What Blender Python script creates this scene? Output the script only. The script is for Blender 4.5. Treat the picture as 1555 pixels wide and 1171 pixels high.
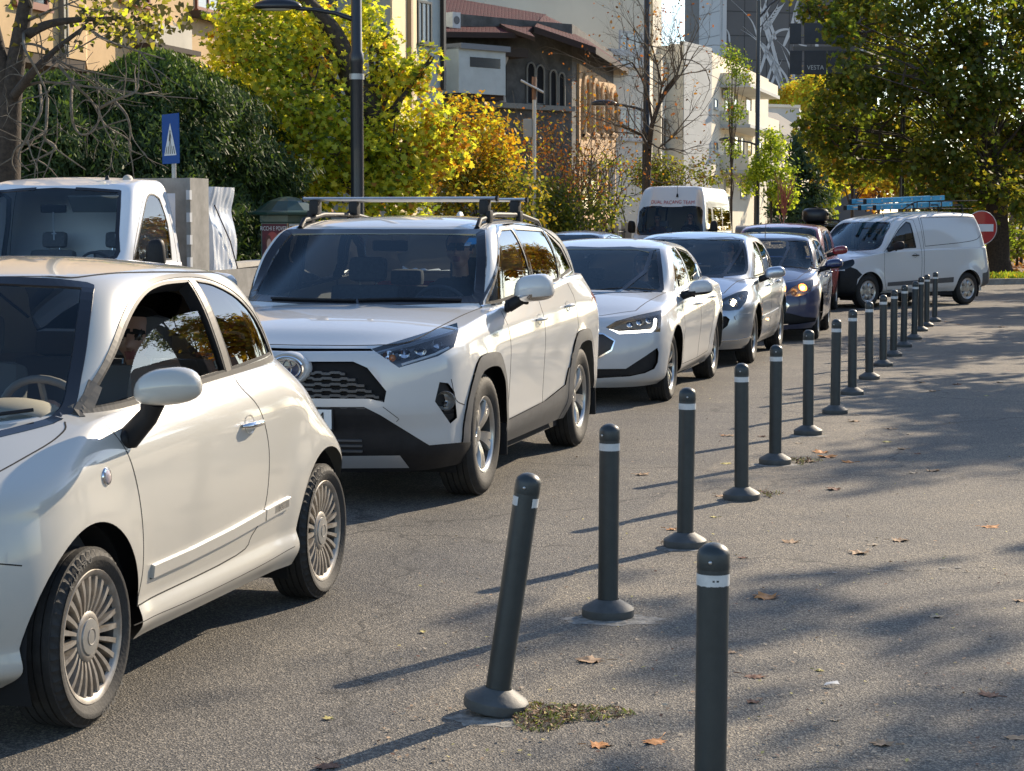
import bpy, bmesh, math, random
import numpy as np
from mathutils import Vector, Matrix
from mathutils.bvhtree import BVHTree
from mathutils.geometry import interpolate_bezier
for o in list(bpy.data.objects): bpy.data.objects.remove(o)
SC = bpy.context.scene
COL = SC.collection
# ------------------------------------------------------------------ camera
IW, IH, FPX, PITCH, CAMH = 1555.0, 1171.0, 3059.45, 0.08187, 1.6355
cam_d = bpy.data.cameras.new('camera'); cam = bpy.data.objects.new('camera', cam_d); COL.objects.link(cam)
cam.location = (0, 0, CAMH); cam.rotation_euler = (math.pi/2 - PITCH, 0, 0)
cam_d.sensor_width = 36.0; cam_d.lens = 36.0*FPX/IW; cam_d.clip_end = 3000; cam_d.clip_start = 0.2
cam_d.dof.use_dof = True; cam_d.dof.focus_distance = 14.0; cam_d.dof.aperture_fstop = 32.0
SC.camera = cam
SC.render.resolution_x = 1024; SC.render.resolution_y = 771
# ------------------------------------------------------------------ world, sun
SUN_AZ, SUN_EL = math.radians(39.0), math.radians(26.5)     # azimuth to the right of the view, elevation
wd = bpy.data.worlds.new('World'); SC.world = wd; wd.use_nodes = True
nt = wd.node_tree; nt.nodes.clear()
sky = nt.nodes.new('ShaderNodeTexSky'); sky.sky_type = 'NISHITA'; sky.sun_disc = False
sky.sun_elevation = SUN_EL; sky.sun_rotation = SUN_AZ; sky.air_density = 0.85; sky.dust_density = 0.25; sky.ozone_density = 1.1
bg = nt.nodes.new('ShaderNodeBackground'); bg.inputs['Strength'].default_value = 0.14
wo = nt.nodes.new('ShaderNodeOutputWorld')
nt.links.new(sky.outputs[0], bg.inputs[0]); nt.links.new(bg.outputs[0], wo.inputs[0])
sl = bpy.data.lights.new('sun', 'SUN'); sl.energy = 4.5; sl.angle = math.radians(0.55); sl.color = (1.0, 0.84, 0.63)
sun = bpy.data.objects.new('sun', sl); COL.objects.link(sun)
sd = Vector((math.sin(SUN_AZ)*math.cos(SUN_EL), math.cos(SUN_AZ)*math.cos(SUN_EL), math.sin(SUN_EL)))
sun.rotation_euler = sd.to_track_quat('Z', 'Y').to_euler(); sun.location = sd*50
SC.view_settings.view_transform = 'Standard'; SC.view_settings.look = 'None'
SC.view_settings.exposure = 0.84; SC.view_settings.gamma = 1.0
# ------------------------------------------------------------------ measuring helpers
CP, SP = math.cos(PITCH), math.sin(PITCH)
def ray(px, py):
    a = (px-IW/2)/FPX; b = -(py-IH/2)/FPX
    return Vector((a, CP+b*SP, -SP+b*CP))
def at(px, py, Y):                      # point at world depth Y seen at (px,py) of the photograph
    d = ray(px, py); return Vector((0, 0, CAMH)) + d*(Y/d.y)
def ground(px, py, z=0.0):
    d = ray(px, py); return Vector((0, 0, CAMH)) + d*((z-CAMH)/d.z)
def project(p):
    y = p.y; z = p.z-CAMH; d = y*CP - z*SP; u = z*CP + y*SP
    return (IW/2 + FPX*p.x/d, IH/2 - FPX*u/d)
TH = 0.243                              # street direction, to the right of the view
RD = Vector((math.sin(TH), math.cos(TH), 0)); RQ = Vector((math.cos(TH), -math.sin(TH), 0))
def street(m, Y):                       # point at lateral offset m from the camera, world depth Y
    return RQ*m + RD*((Y + m*math.sin(TH))/math.cos(TH))
# ------------------------------------------------------------------ materials
MATS = {}
def mat(name, col, rough=0.5, metal=0.0, coat=0.0, spec=0.5, emit=None, estr=1.0, var=0.0, vscale=8.0, col2=None, bump=0.0, bscale=60.0, trans=0.0, sss=0.0, coatr=0.03, thin=0.0):
    if name in MATS: return MATS[name]
    m = bpy.data.materials.new(name); m.use_nodes = True; n = m.node_tree.nodes; l = m.node_tree.links
    b = n['Principled BSDF']
    b.inputs['Base Color'].default_value = (*col, 1); b.inputs['Roughness'].default_value = rough
    b.inputs['Metallic'].default_value = metal; b.inputs['Specular IOR Level'].default_value = spec
    if coat: b.inputs['Coat Weight'].default_value = coat; b.inputs['Coat Roughness'].default_value = coatr
    if emit: b.inputs['Emission Color'].default_value = (*emit, 1); b.inputs['Emission Strength'].default_value = estr
    if var or col2 or bump:
        tc = n.new('ShaderNodeTexCoord')
    if var or col2:
        nz = n.new('ShaderNodeTexNoise'); nz.inputs['Scale'].default_value = vscale; nz.inputs['Detail'].default_value = 6; nz.inputs['Roughness'].default_value = .65
        l.new(tc.outputs['Object'], nz.inputs['Vector'])
        mr = n.new('ShaderNodeMapRange'); mr.inputs['From Min'].default_value = .35; mr.inputs['From Max'].default_value = .65
        l.new(nz.outputs['Fac'], mr.inputs['Value'])
        mx = n.new('ShaderNodeMix'); mx.data_type = 'RGBA'
        mx.inputs['A'].default_value = (*col, 1); c2 = col2 or tuple(c*(1-var) for c in col)
        mx.inputs['B'].default_value = (*c2, 1); l.new(mr.outputs['Result'], mx.inputs['Factor'])
        l.new(mx.outputs['Result'], b.inputs['Base Color'])
    if bump:
        n2 = n.new('ShaderNodeTexNoise'); n2.inputs['Scale'].default_value = bscale; n2.inputs['Detail'].default_value = 4
        l.new(tc.outputs['Object'], n2.inputs['Vector'])
        bp = n.new('ShaderNodeBump'); bp.inputs['Strength'].default_value = bump; bp.inputs['Distance'].default_value = 0.01
        l.new(n2.outputs['Fac'], bp.inputs['Height']); l.new(bp.outputs['Normal'], b.inputs['Normal'])
    MATS[name] = m; return m
def glass_mat(name, tint, refl=1.0, rough=0.0, ior=1.52, gain=1.35):     # thin tinted glazing: see-through plus mirror reflection
    if name in MATS: return MATS[name]
    m = bpy.data.materials.new(name); m.use_nodes = True; n = m.node_tree.nodes; l = m.node_tree.links
    n.clear(); o = n.new('ShaderNodeOutputMaterial'); t = n.new('ShaderNodeBsdfTransparent'); g = n.new('ShaderNodeBsdfGlossy')
    t.inputs[0].default_value = (*tint, 1); g.inputs['Roughness'].default_value = rough; g.inputs[0].default_value = (refl, refl, refl, 1) if not isinstance(refl, tuple) else (*refl, 1)
    f = n.new('ShaderNodeFresnel'); f.inputs[0].default_value = ior
    mu = n.new('ShaderNodeMath'); mu.operation = 'MULTIPLY'; mu.inputs[1].default_value = gain; mu.use_clamp = True
    x = n.new('ShaderNodeMixShader'); l.new(f.outputs[0], mu.inputs[0]); l.new(mu.outputs[0], x.inputs[0]); l.new(t.outputs[0], x.inputs[1]); l.new(g.outputs[0], x.inputs[2])
    l.new(x.outputs[0], o.inputs[0]); MATS[name] = m; return m
# ------------------------------------------------------------------ object helpers
def tag(o, label=None, cat=None, group=None, kind=None):
    if label: o['label'] = label
    if cat: o['category'] = cat
    if group: o['group'] = group
    if kind: o['kind'] = kind
    return o
def empty(name, loc=(0, 0, 0), rz=0.0, parent=None):
    o = bpy.data.objects.new(name, None); COL.objects.link(o); o.location = loc; o.rotation_euler = (0, 0, rz)
    o.empty_display_size = .2
    if parent: o.parent = parent
    return o
class MB:
    """collects shapes and links them as ONE mesh object"""
    def __init__(s): s.v = []; s.f = []; s.m = []; s.mats = []
    def mi(s, m):
        if m is None: return 0
        if m not in s.mats: s.mats.append(m)
        return s.mats.index(m)
    def add(s, vs, fs, m=None):
        k = len(s.v); s.v += [tuple(p) for p in vs]; i = s.mi(m)
        for f in fs: s.f.append(tuple(a+k for a in f)); s.m.append(i)
        return s
    def box(s, c, size, m=None, rot=None, bev=0.0):
        hx, hy, hz = size[0]/2, size[1]/2, size[2]/2
        if bev > 0:
            b = min(bev, hx*.9, hy*.9, hz*.9); bm = bmesh.new(); bmesh.ops.create_cube(bm, size=1)
            for v in bm.verts: v.co = Vector((v.co.x*size[0], v.co.y*size[1], v.co.z*size[2]))
            bmesh.ops.bevel(bm, geom=bm.edges[:], offset=b, segments=2, affect='EDGES', profile=.6)
            bm.verts.index_update(); vs = [v.co.copy() for v in bm.verts]; fs = [[v.index for v in f.verts] for f in bm.faces]; bm.free()
        else:
            vs = [Vector((x*hx, y*hy, z*hz)) for x in (-1, 1) for y in (-1, 1) for z in (-1, 1)]
            fs = [(0, 1, 3, 2), (4, 6, 7, 5), (0, 4, 5, 1), (2, 3, 7, 6), (0, 2, 6, 4), (1, 5, 7, 3)]
        c = Vector(c)
        vs = [(rot @ v if rot else v)+c for v in vs]
        return s.add(vs, fs, m)
    def tube(s, pts, r, m=None, n=10, cap=True, sy=1.0):
        pts = [Vector(p) for p in pts]; rs = r if isinstance(r, (list, tuple)) else [r]*len(pts)
        vs = []; fs = []; up = None
        for i, p in enumerate(pts):
            t = (pts[min(i+1, len(pts)-1)]-pts[max(i-1, 0)]).normalized()
            if up is None:
                a = Vector((0, 0, 1)) if abs(t.z) < .9 else Vector((1, 0, 0)); x = t.cross(a).normalized()
            else:
                x = (up - t*up.dot(t)).normalized()
            up = x; y = t.cross(x)
            for k in range(n):
                a = 2*math.pi*k/n; vs.append(p + x*math.cos(a)*rs[i] + y*math.sin(a)*rs[i]*sy)
        for i in range(len(pts)-1):
            for k in range(n):
                a = i*n+k; b = i*n+(k+1) % n; fs.append((a, b, b+n, a+n))
        if cap: fs.append(tuple(range(n))[::-1]); fs.append(tuple((len(pts)-1)*n+k for k in range(n)))
        return s.add(vs, fs, m)
    def lathe(s, prof, m=None, n=32, M=None, close=False):      # profile (r, h) turned about local Z
        vs = []; fs = []
        for (r, h) in prof:
            for k in range(n):
                a = 2*math.pi*k/n; vs.append(Vector((r*math.cos(a), r*math.sin(a), h)))
        for i in range(len(prof)-1):
            for k in range(n):
                a = i*n+k; b = i*n+(k+1) % n; fs.append((a, b, b+n, a+n))
        if M: vs = [M @ v for v in vs]
        return s.add(vs, fs, m)
    def prism(s, poly, h0, h1, m=None, M=None):                 # 2D polygon extruded from h0 to h1 along local Z
        n = len(poly); vs = [Vector((x, y, h0)) for x, y in poly]+[Vector((x, y, h1)) for x, y in poly]
        fs = [tuple(range(n))[::-1], tuple(range(n, 2*n))]+[(i, (i+1) % n, n+(i+1) % n, n+i) for i in range(n)]
        if M: vs = [M @ v for v in vs]
        return s.add(vs, fs, m)
    def ball(s, c, r, m=None, n=12, e=1.0):
        if not isinstance(r, (list, tuple)): r = (r, r, r)
        vs = []; fs = []; c = Vector(c); sg = lambda a, e: math.copysign(abs(a)**e, a)
        for i in range(n+1):
            t = math.pi*i/n
            for k in range(2*n):
                a = math.pi*k/n
                vs.append(c+Vector((r[0]*sg(math.sin(t), e)*sg(math.cos(a), e), r[1]*sg(math.sin(t), e)*sg(math.sin(a), e), r[2]*sg(math.cos(t), e))))
        for i in range(n):
            for k in range(2*n):
                a = i*2*n+k; b = i*2*n+(k+1) % (2*n); fs.append((a, a+2*n, b+2*n, b))
        return s.add(vs, fs, m)
    def build(s, name, m=None, parent=None, smooth=None, merge=False):
        me = bpy.data.meshes.new(name); me.from_pydata(s.v, [], s.f)
        ms = s.mats or ([m] if m else [])
        if m and m not in ms and not s.mats: ms = [m]
        for q in ms: me.materials.append(q)
        me.polygons.foreach_set('material_index', s.m)
        if merge or smooth:
            bm = bmesh.new(); bm.from_mesh(me)
            if merge: bmesh.ops.remove_doubles(bm, verts=bm.verts, dist=1e-5)
            bmesh.ops.recalc_face_normals(bm, faces=bm.faces); bm.to_mesh(me); bm.free()
        o = bpy.data.objects.new(name, me); COL.objects.link(o)
        if parent: o.parent = parent
        if smooth:
            me.polygons.foreach_set('use_smooth', [True]*len(me.polygons))
            me.set_sharp_from_angle(angle=math.radians(smooth))
        return o
def children(o): return [c for c in bpy.data.objects if c.parent == o]
def copy_tree(o, parent=None):
    c = o.copy(); COL.objects.link(c)
    if parent: c.parent = parent
    for ch in children(o): copy_tree(ch, c)
    return c
def pchip(pts):
    if not isinstance(pts, (list, tuple)): v = float(pts); return lambda x: np.full(np.shape(x), v) if np.ndim(x) else v
    X = np.array([p[0] for p in pts], float); Yv = np.array([p[1] for p in pts], float)
    if len(X) == 1: v = Yv[0]; return lambda x: np.full(np.shape(x), v) if np.ndim(x) else v
    h = np.diff(X); d = np.diff(Yv)/h; n = len(X); m = np.zeros(n)
    if n == 2: m[:] = d[0]
    else:
        for i in range(1, n-1):
            if d[i-1]*d[i] > 0:
                w1 = 2*h[i]+h[i-1]; w2 = h[i]+2*h[i-1]; m[i] = (w1+w2)/(w1/d[i-1]+w2/d[i])
        m[0] = d[0]; m[-1] = d[-1]
    def f(x):
        x = np.clip(np.asarray(x, float), X[0], X[-1]); i = np.clip(np.searchsorted(X, x)-1, 0, n-2)
        t = (x-X[i])/h[i]; t2 = t*t; t3 = t2*t
        return (2*t3-3*t2+1)*Yv[i]+(t3-2*t2+t)*h[i]*m[i]+(-2*t3+3*t2)*Yv[i+1]+(t3-t2)*h[i]*m[i+1]
    return f
# ================================================================== vehicle shells
# A shell is half a car body (y >= 0), made of plan-view loops stacked from sill to roof.  s runs rearwards from the
# front axle, y to the car's left, z up; local X = -s.
NF, NS, NR = 26, 64, 22
def row_curve(r):
    w, sf, sr = r['w'], r['sf'], r['sr']; af, ar = r.get('af', .6), r.get('ar', .5); nf, nr = r.get('nf', 2.6), r.get('nr', 3.0)
    ph = np.linspace(0, math.pi/2, NF+1); y1 = w*np.sin(ph)**(2/nf); s1 = sf+af*(1-np.cos(ph)**(2/nf))
    y1[0] = 0; s1[-1] = sf+af
    s2 = np.linspace(sf+af, sr-ar, NS+1)[1:-1]; y2 = np.full(len(s2), w)
    pr = np.linspace(math.pi/2, 0, NR+1); y3 = w*np.sin(pr)**(2/nr); s3 = sr-ar*(1-np.cos(pr)**(2/nr)); s3[0] = sr-ar; y3[-1] = 0
    s = np.concatenate([s1, s2, s3]); y = np.concatenate([y1, y2, y3])
    k = r.get('k', .02); mid = (sf+sr)/2; half = (sr-sf)/2; y = y*(1-k*((s-mid)/half)**2)
    if 'wy' in r: y = y*pchip(r['wy'])(s)
    z = pchip(r['z'])(s)
    if 'fz' in r: z = z + r['fz']*(1-np.clip(y/w, 0, 1)**2)*(s < mid)
    return np.stack([s, y, z], 1)
def side_weight():                      # 0 on the nose / tail, 1 on the flank
    a = np.linspace(0, 1, NF+1); b = np.linspace(1, 0, NR+1); sm = lambda t: np.clip((t-.45)/.45, 0, 1)
    wf = sm(a); wf = wf*wf*(3-2*wf); wr = sm(b); wr = wr*wr*(3-2*wr)
    return np.concatenate([wf, np.ones(NS-1), wr])
def catmull(P, sub, hard=()):
    out = []; n = len(P)
    for i in range(n-1):
        p1, p2 = P[i], P[i+1]
        p0 = P[i-1] if (i > 0 and i not in hard) else 2*p1-p2
        p3 = P[i+2] if (i+2 < n and (i+1) not in hard) else 2*p2-p1
        for k in range(sub):
            t = k/sub
            out.append(.5*((2*p1)+(-p0+p2)*t+(2*p0-5*p1+4*p2-p3)*t*t+(-p0+3*p1-3*p2+p3)*t**3))
    out.append(P[-1]); return np.array(out)
class Shell:
    def __init__(S, spec, pose):
        S.spec = spec; S.pose = pose
        o, th = pose; S.o = Vector((o[0], o[1], 0)); S.th = th
        S.Mw = Matrix.Translation(S.o) @ Matrix(((-math.sin(th), math.cos(th), 0, 0), (-math.cos(th), -math.sin(th), 0, 0), (0, 0, 1, 0), (0, 0, 0, 1)))
        S.Mi = S.Mw.inverted(); S.camL = S.Mi @ Vector((0, 0, CAMH))
        rows = [row_curve(r) for r in spec['rows']]; hard = spec.get('hard', ())
        low = catmull(np.array(rows), spec.get('sub', 6), hard)
        for (s0, z0, R, A, sg) in spec.get('flare', []):
            d = np.hypot(low[..., 0]-s0, low[..., 2]-z0); e = (d-R)/sg
            wgt = np.where(e > 0, np.exp(-e*e), 1.0)*np.clip((low[..., 1]-.55)/.15, 0, 1); low[..., 1] += A*wgt
        if 'disp' in spec: spec['disp'](low)
        belt = rows[-1] if 'disp' not in spec and not spec.get('flare') else low[-1]
        grids = [low]
        def cap(P, cr, nv=14, wref=None):
            wref = wref or P[:, 1].max(); out = []
            for v in [1, .985, .96, .92]+list(np.linspace(.86, 0, nv)):
                Q = P.copy(); Q[:, 1] *= v; Q[:, 2] += pchip(cr)(P[:, 0])*(P[:, 1]/wref)**2*(1-abs(v)**spec.get('cn', 2.2)); out.append(Q)
            return np.array(out)
        grids.append(cap(belt, spec['hood_crown'])); nlow = len(grids)
        if 'g0' in spec:
            P0 = row_curve(spec['g0']); P3 = row_curve(spec['g3']); sw = side_weight()[:, None]
            ps = spec.get('ps', [(0, 0), (.10, .3), (.27, .6), (.52, .85), (.76, .955), (1, 1)])
            pf = spec.get('pf', [(0, 0), (.28, .3), (.575, .6), (.83, .85), (.94, .95), (1, 1)])
            L = []
            for (a, b), (c, d) in zip(ps, pf):
                A = a*sw+c*(1-sw); B = b*sw+d*(1-sw); Q = P0.copy(); Q[:, :2] += A*(P3-P0)[:, :2]; Q[:, 2:] += B*(P3-P0)[:, 2:]; L.append(Q)
            G = catmull(np.array(L), 4); grids.append(G); grids.append(cap(P3, spec['roof_crown']))
            S.P0 = P0; S.P3 = P3
        vs = []; fs = []; reg = []
        for gi, G in enumerate(grids):
            k = len(vs); nr_, nc = G.shape[:2]
            vs += [Vector((-p[0], p[1], p[2])) for p in G.reshape(-1, 3)]
            for i in range(nr_-1):
                for j in range(nc-1):
                    a = k+i*nc+j; fs.append((a, a+1, a+nc+1, a+nc)); reg.append(gi)
        # reference surface (both halves) for normals and draping
        bm = bmesh.new(); bv = [bm.verts.new(v) for v in vs]+[bm.verts.new(Vector((v.x, -v.y, v.z))) for v in vs]; N = len(vs)
        for f in fs:
            try: bm.faces.new([bv[i] for i in f]); bm.faces.new([bv[i+N] for i in f][::-1])
            except ValueError: pass
        bmesh.ops.remove_doubles(bm, verts=bm.verts, dist=2e-5); bmesh.ops.dissolve_degenerate(bm, dist=1e-6, edges=bm.edges[:])
        bmesh.ops.recalc_face_normals(bm, faces=bm.faces); bmesh.ops.triangulate(bm, faces=bm.faces[:]); bm.normal_update()
        bm.verts.index_update(); bm.faces.index_update(); S.rv = [v.co.copy() for v in bm.verts]; S.rn = [v.normal.copy() for v in bm.verts]
        S.rf = [tuple(v.index for v in f.verts) for f in bm.faces]; S.bvh = BVHTree.FromPolygons(S.rv, S.rf)
        # make normals point outwards
        h = S.bvh.ray_cast(Vector((-1.2, 5, .6)), Vector((0, -1, 0)))
        S.flip = -1 if S.nrm(h[0]).y < 0 else 1
        bm.free()
        S.bm = bmesh.new(); bv = [S.bm.verts.new(v) for v in vs]; lay = S.bm.faces.layers.int.new('part'); S.lay = lay; rl = S.bm.faces.layers.int.new('reg'); S.rl = rl
        for f, r in zip(fs, reg):
            if len(set((round(vs[i].x, 6), round(vs[i].y, 6), round(vs[i].z, 6)) for i in f)) < 3: continue
            F = S.bm.faces.new([bv[i] for i in f]); F[rl] = r
        bmesh.ops.remove_doubles(S.bm, verts=S.bm.verts, dist=2e-5); bmesh.ops.dissolve_degenerate(S.bm, dist=1e-6, edges=S.bm.edges[:])
        S.bm.normal_update(); S.parts = ['body']
        # deck under the greenhouse is removed (the cabin is open to see in)
        if 'g0' in spec:
            P = S.P0; loop = [(p[0], p[1]) for p in P]; 
            ins = [(s + (0.03 if s < 1 else -.03), max(0, y-.03)) for s, y in loop]
            dl = [f for f in S.bm.faces if f[rl] == 1 and inside((-f.calc_center_median().x, abs(f.calc_center_median().y)), ins+[(ins[-1][0], -1), (ins[0][0], -1)])]
            bmesh.ops.delete(S.bm, geom=dl, context='FACES')
    def nrm(S, p):
        co, n, i, d = S.bvh.find_nearest(p)
        a, b, c = (S.rv[k] for k in S.rf[i]); na, nb, nc = (S.rn[k] for k in S.rf[i])
        v0 = b-a; v1 = c-a; v2 = co-a; d00 = v0.dot(v0); d01 = v0.dot(v1); d11 = v1.dot(v1); d20 = v2.dot(v0); d21 = v2.dot(v1); den = d00*d11-d01*d01
        if abs(den) < 1e-14: return n*getattr(S, 'flip', 1)
        v = (d11*d20-d01*d21)/den; w = (d00*d21-d01*d20)/den
        r = na*(1-v-w)+nb*v+nc*w
        return (r.normalized() if r.length > 1e-6 else n)*getattr(S, 'flip', 1)
    # views: 'side' (s,z), 'front' (y,z), 'rear' (y,z), 'top' (s,y), 'eye' (as measured on the photograph)
    def p2(S, view, v):
        if view == 'side': return (-v.x, v.z)
        if view in ('front', 'rear'): return (v.y, v.z)
        if view == 'top': return (-v.x, v.y)
        return project(S.Mw @ v)
    def cast(S, view, u, w):
        if view == 'side': o, d = Vector((-u, 5, w)), Vector((0, -1, 0))
        elif view == 'front': o, d = Vector((8, u, w)), Vector((-1, 0, 0))
        elif view == 'rear': o, d = Vector((-12, u, w)), Vector((1, 0, 0))
        elif view == 'top': o, d = Vector((-u, w, 5)), Vector((0, 0, -1))
        else: o = S.camL; d = (S.Mi.to_3x3() @ ray(u, w)).normalized()
        h = S.bvh.ray_cast(o, d)
        if h[0] is None:
            h = S.bvh.find_nearest(o + d*((o-Vector((-1, .8, .8))).length))
        return h[0]
    def plane(S, view, a, b):
        if view == 'side': p = Vector((-a[0], 0, a[1])); q = Vector((-b[0], 0, b[1])); ax = Vector((0, 1, 0))
        elif view in ('front', 'rear'): p = Vector((0, a[0], a[1])); q = Vector((0, b[0], b[1])); ax = Vector((1, 0, 0))
        elif view == 'top': p = Vector((-a[0], a[1], 0)); q = Vector((-b[0], b[1], 0)); ax = Vector((0, 0, 1))
        else:
            R = S.Mi.to_3x3(); d1 = R @ ray(*a); d2 = R @ ray(*b); return S.camL, d1.cross(d2).normalized()
        return p, (q-p).cross(ax).normalized()
    def facing(S, view, f):
        n = f.normal*S.nsign(f); c = f.calc_center_median()
        if view == 'side': return n.y > .12
        if view == 'front': return n.x > .10
        if view == 'rear': return n.x < -.10
        if view == 'top': return n.z > .1
        return n.dot(S.camL-c) > 0
    def nsign(S, f):
        c = f.calc_center_median(); return 1 if f.normal.dot(S.nrm(c)) > 0 else -1
    def cut(S, part, view, poly, regs=None, only=None):
        poly = [tuple(p) for p in poly]; xs = [p[0] for p in poly]; ys = [p[1] for p in poly]; bb = (min(xs), min(ys), max(xs), max(ys))
        tol = 30 if view == 'eye' else .12
        cand = []
        for f in S.bm.faces:
            if regs is not None and f[S.rl] not in regs: continue
            q = [S.p2(view, v.co) for v in f.verts]
            if max(a[0] for a in q) < bb[0] or min(a[0] for a in q) > bb[2] or max(a[1] for a in q) < bb[1] or min(a[1] for a in q) > bb[3]: continue
            if only is not None and S.parts[f[S.lay]] not in only: continue
            if S.facing(view, f): cand.append(f)
        n = len(poly)
        for i in range(n):
            a, b = poly[i], poly[(i+1) % n]
            if math.hypot(a[0]-b[0], a[1]-b[1]) < 1e-6: continue
            x0, x1 = min(a[0], b[0]), max(a[0], b[0]); y0, y1 = min(a[1], b[1]), max(a[1], b[1])
            near = []; far = []
            for f in cand:
                q = [S.p2(view, v.co) for v in f.verts]
                if max(t[0] for t in q) < x0 or min(t[0] for t in q) > x1 or max(t[1] for t in q) < y0 or min(t[1] for t in q) > y1: far.append(f)
                else:
                    sd_ = [(b[0]-a[0])*(t[1]-a[1])-(b[1]-a[1])*(t[0]-a[0]) for t in q]
                    (near if min(sd_) < 0 < max(sd_) else far).append(f)
            if not near: continue
            co, no = S.plane(view, a, b)
            ge = set(near)
            for f in near: ge.update(f.edges); ge.update(f.verts)
            r = bmesh.ops.bisect_plane(S.bm, geom=list(ge), plane_co=co, plane_no=no, dist=1e-6)
            new = [g for g in r['geom'] if isinstance(g, bmesh.types.BMFace)]
            cs = set(far); cs.update(new); cs.update(f for f in near if f.is_valid); cand = [f for f in cs if f.is_valid]
        if part not in S.parts: S.parts.append(part)
        k = S.parts.index(part); c = 0
        for f in cand:
            if inside(S.p2(view, f.calc_center_median()), poly): f[S.lay] = k; c += 1
        return c
    def paint(S, part, fn, regs=None):      # give whole faces to a part
        if part not in S.parts: S.parts.append(part)
        k = S.parts.index(part)
        for f in S.bm.faces:
            if regs is not None and f[S.rl] not in regs: continue
            c = f.calc_center_median()
            if fn(-c.x, c.y, c.z): f[S.lay] = k
    def drape(S, view, pts, closed=False, step=None):
        step = step or (3 if view == 'eye' else .02)
        P = list(pts)+([pts[0]] if closed else []); out = []
        for a, b in zip(P[:-1], P[1:]):
            n = max(1, int(math.hypot(a[0]-b[0], a[1]-b[1])/step))
            for i in range(n): out.append(S.cast(view, a[0]+(b[0]-a[0])*i/n, a[1]+(b[1]-a[1])*i/n))
        if not closed: out.append(S.cast(view, *P[-1]))
        return out
    def ribbon(S, mb, P, width, out, deep, m, closed=False, shift=0.0):
        n = len(P); vs = []; fs = []
        for i, p in enumerate(P):
            a = P[(i-1) % n] if closed else P[max(i-1, 0)]; b = P[(i+1) % n] if closed else P[min(i+1, n-1)]
            t = (b-a); t = t.normalized() if t.length > 1e-7 else Vector((1, 0, 0)); nn = S.nrm(p); x = nn.cross(t).normalized()
            c = p + x*shift
            vs += [c+x*width/2-nn*deep, c+x*width*.42+nn*out, c-x*width*.42+nn*out, c-x*width/2-nn*deep]
        k = n if closed else n-1
        for i in range(k):
            a = i*4; b = ((i+1) % n)*4
            for j in range(3): fs.append((a+j, a+j+1, b+j+1, b+j))
            fs.append((a+3, a, b, b+3))
        if not closed: fs += [(0, 1, 2, 3), ((n-1)*4+3, (n-1)*4+2, (n-1)*4+1, (n-1)*4)]
        mb.add(vs, fs, m); return mb
    def build(S, parent, mats, both=(), drop=(), offs={}, single=(), names={}):
        """part meshes: body etc. join both halves; the ones in both become a left and a right object"""
        S.bm.faces.ensure_lookup_table(); res = {}
        for k, pn in enumerate(S.parts):
            if pn in drop: continue
            F = [f for f in S.bm.faces if f[S.lay] == k]
            if not F: continue
            idx = {}; vs = []; fs = []
            for f in F:
                lp = []
                for v in f.verts:
                    if v.index not in idx or True:
                        key = v
                        if key not in idx: idx[key] = len(vs); vs.append(v.co.copy())
                        lp.append(idx[key])
                if S.nsign(f) < 0: lp = lp[::-1]
                fs.append(lp)
            ns = [S.nrm(v) for v in vs]; off = offs.get(pn, 0.0); vv = [v+n*off for v, n in zip(vs, ns)]
            def mk(vv, ns, fs, nm):
                me = bpy.data.meshes.new(nm); me.from_pydata(vv, [], fs); me.materials.append(mats[pn])
                me.polygons.foreach_set('use_smooth', [True]*len(me.polygons)); me.validate(); 
                if len(me.vertices) == len(ns): me.normals_split_custom_set_from_vertices([tuple(n) for n in ns])
                o = bpy.data.objects.new(nm, me); COL.objects.link(o); o.parent = parent; return o
            mv = [Vector((v.x, -v.y, v.z)) for v in vv]; mn = [Vector((n.x, -n.y, n.z)) for n in ns]; mf = [f[::-1] for f in fs]
            nm = names.get(pn, pn)
            if pn in both: res[pn] = [mk(vv, ns, fs, nm), mk(mv, mn, mf, nm)]
            elif pn in single: res[pn] = [mk(vv, ns, fs, nm)]
            else:
                N = len(vv); res[pn] = [mk(vv+mv, ns+mn, fs+[[a+N for a in f] for f in mf], nm)]
        return res
def inside(p, poly):
    x, y = p; c = False; n = len(poly); j = n-1
    for i in range(n):
        xi, yi = poly[i]; xj, yj = poly[j]
        if (yi > y) != (yj > y) and x < (xj-xi)*(y-yi)/(yj-yi+1e-15)+xi: c = not c
        j = i
    return c
def circ(cx, cy, r, a0=0, a1=360, n=40, ry=None):
    ry = ry or r
    return [(cx+r*math.cos(math.radians(a0+(a1-a0)*i/n)), cy+ry*math.sin(math.radians(a0+(a1-a0)*i/n))) for i in range(n+(0 if a1-a0 == 360 else 1))]
def smooth(pts, closed=True, n=5):       # Catmull-Rom curve through 2D points; a point given as (x,y,1) stays a corner
    P = [np.array(p[:2], float) for p in pts]; hard = [len(p) > 2 for p in pts]; N = len(P); out = []
    for i in range(N if closed else N-1):
        p1 = P[i]; p2 = P[(i+1) % N]
        p0 = P[(i-1) % N] if (closed or i > 0) and not hard[i] else 2*p1-p2
        p3 = P[(i+2) % N] if (closed or i+2 < N) and not hard[(i+1) % N] else 2*p2-p1
        for k in range(n):
            t = k/n; q = .5*((2*p1)+(-p0+p2)*t+(2*p0-5*p1+4*p2-p3)*t*t+(-p0+3*p1-3*p2+p3)*t**3); out.append((q[0], q[1]))
    if not closed: out.append(tuple(P[-1]))
    return out
def V(s, y, z): return Vector((-s, y, z))
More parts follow.
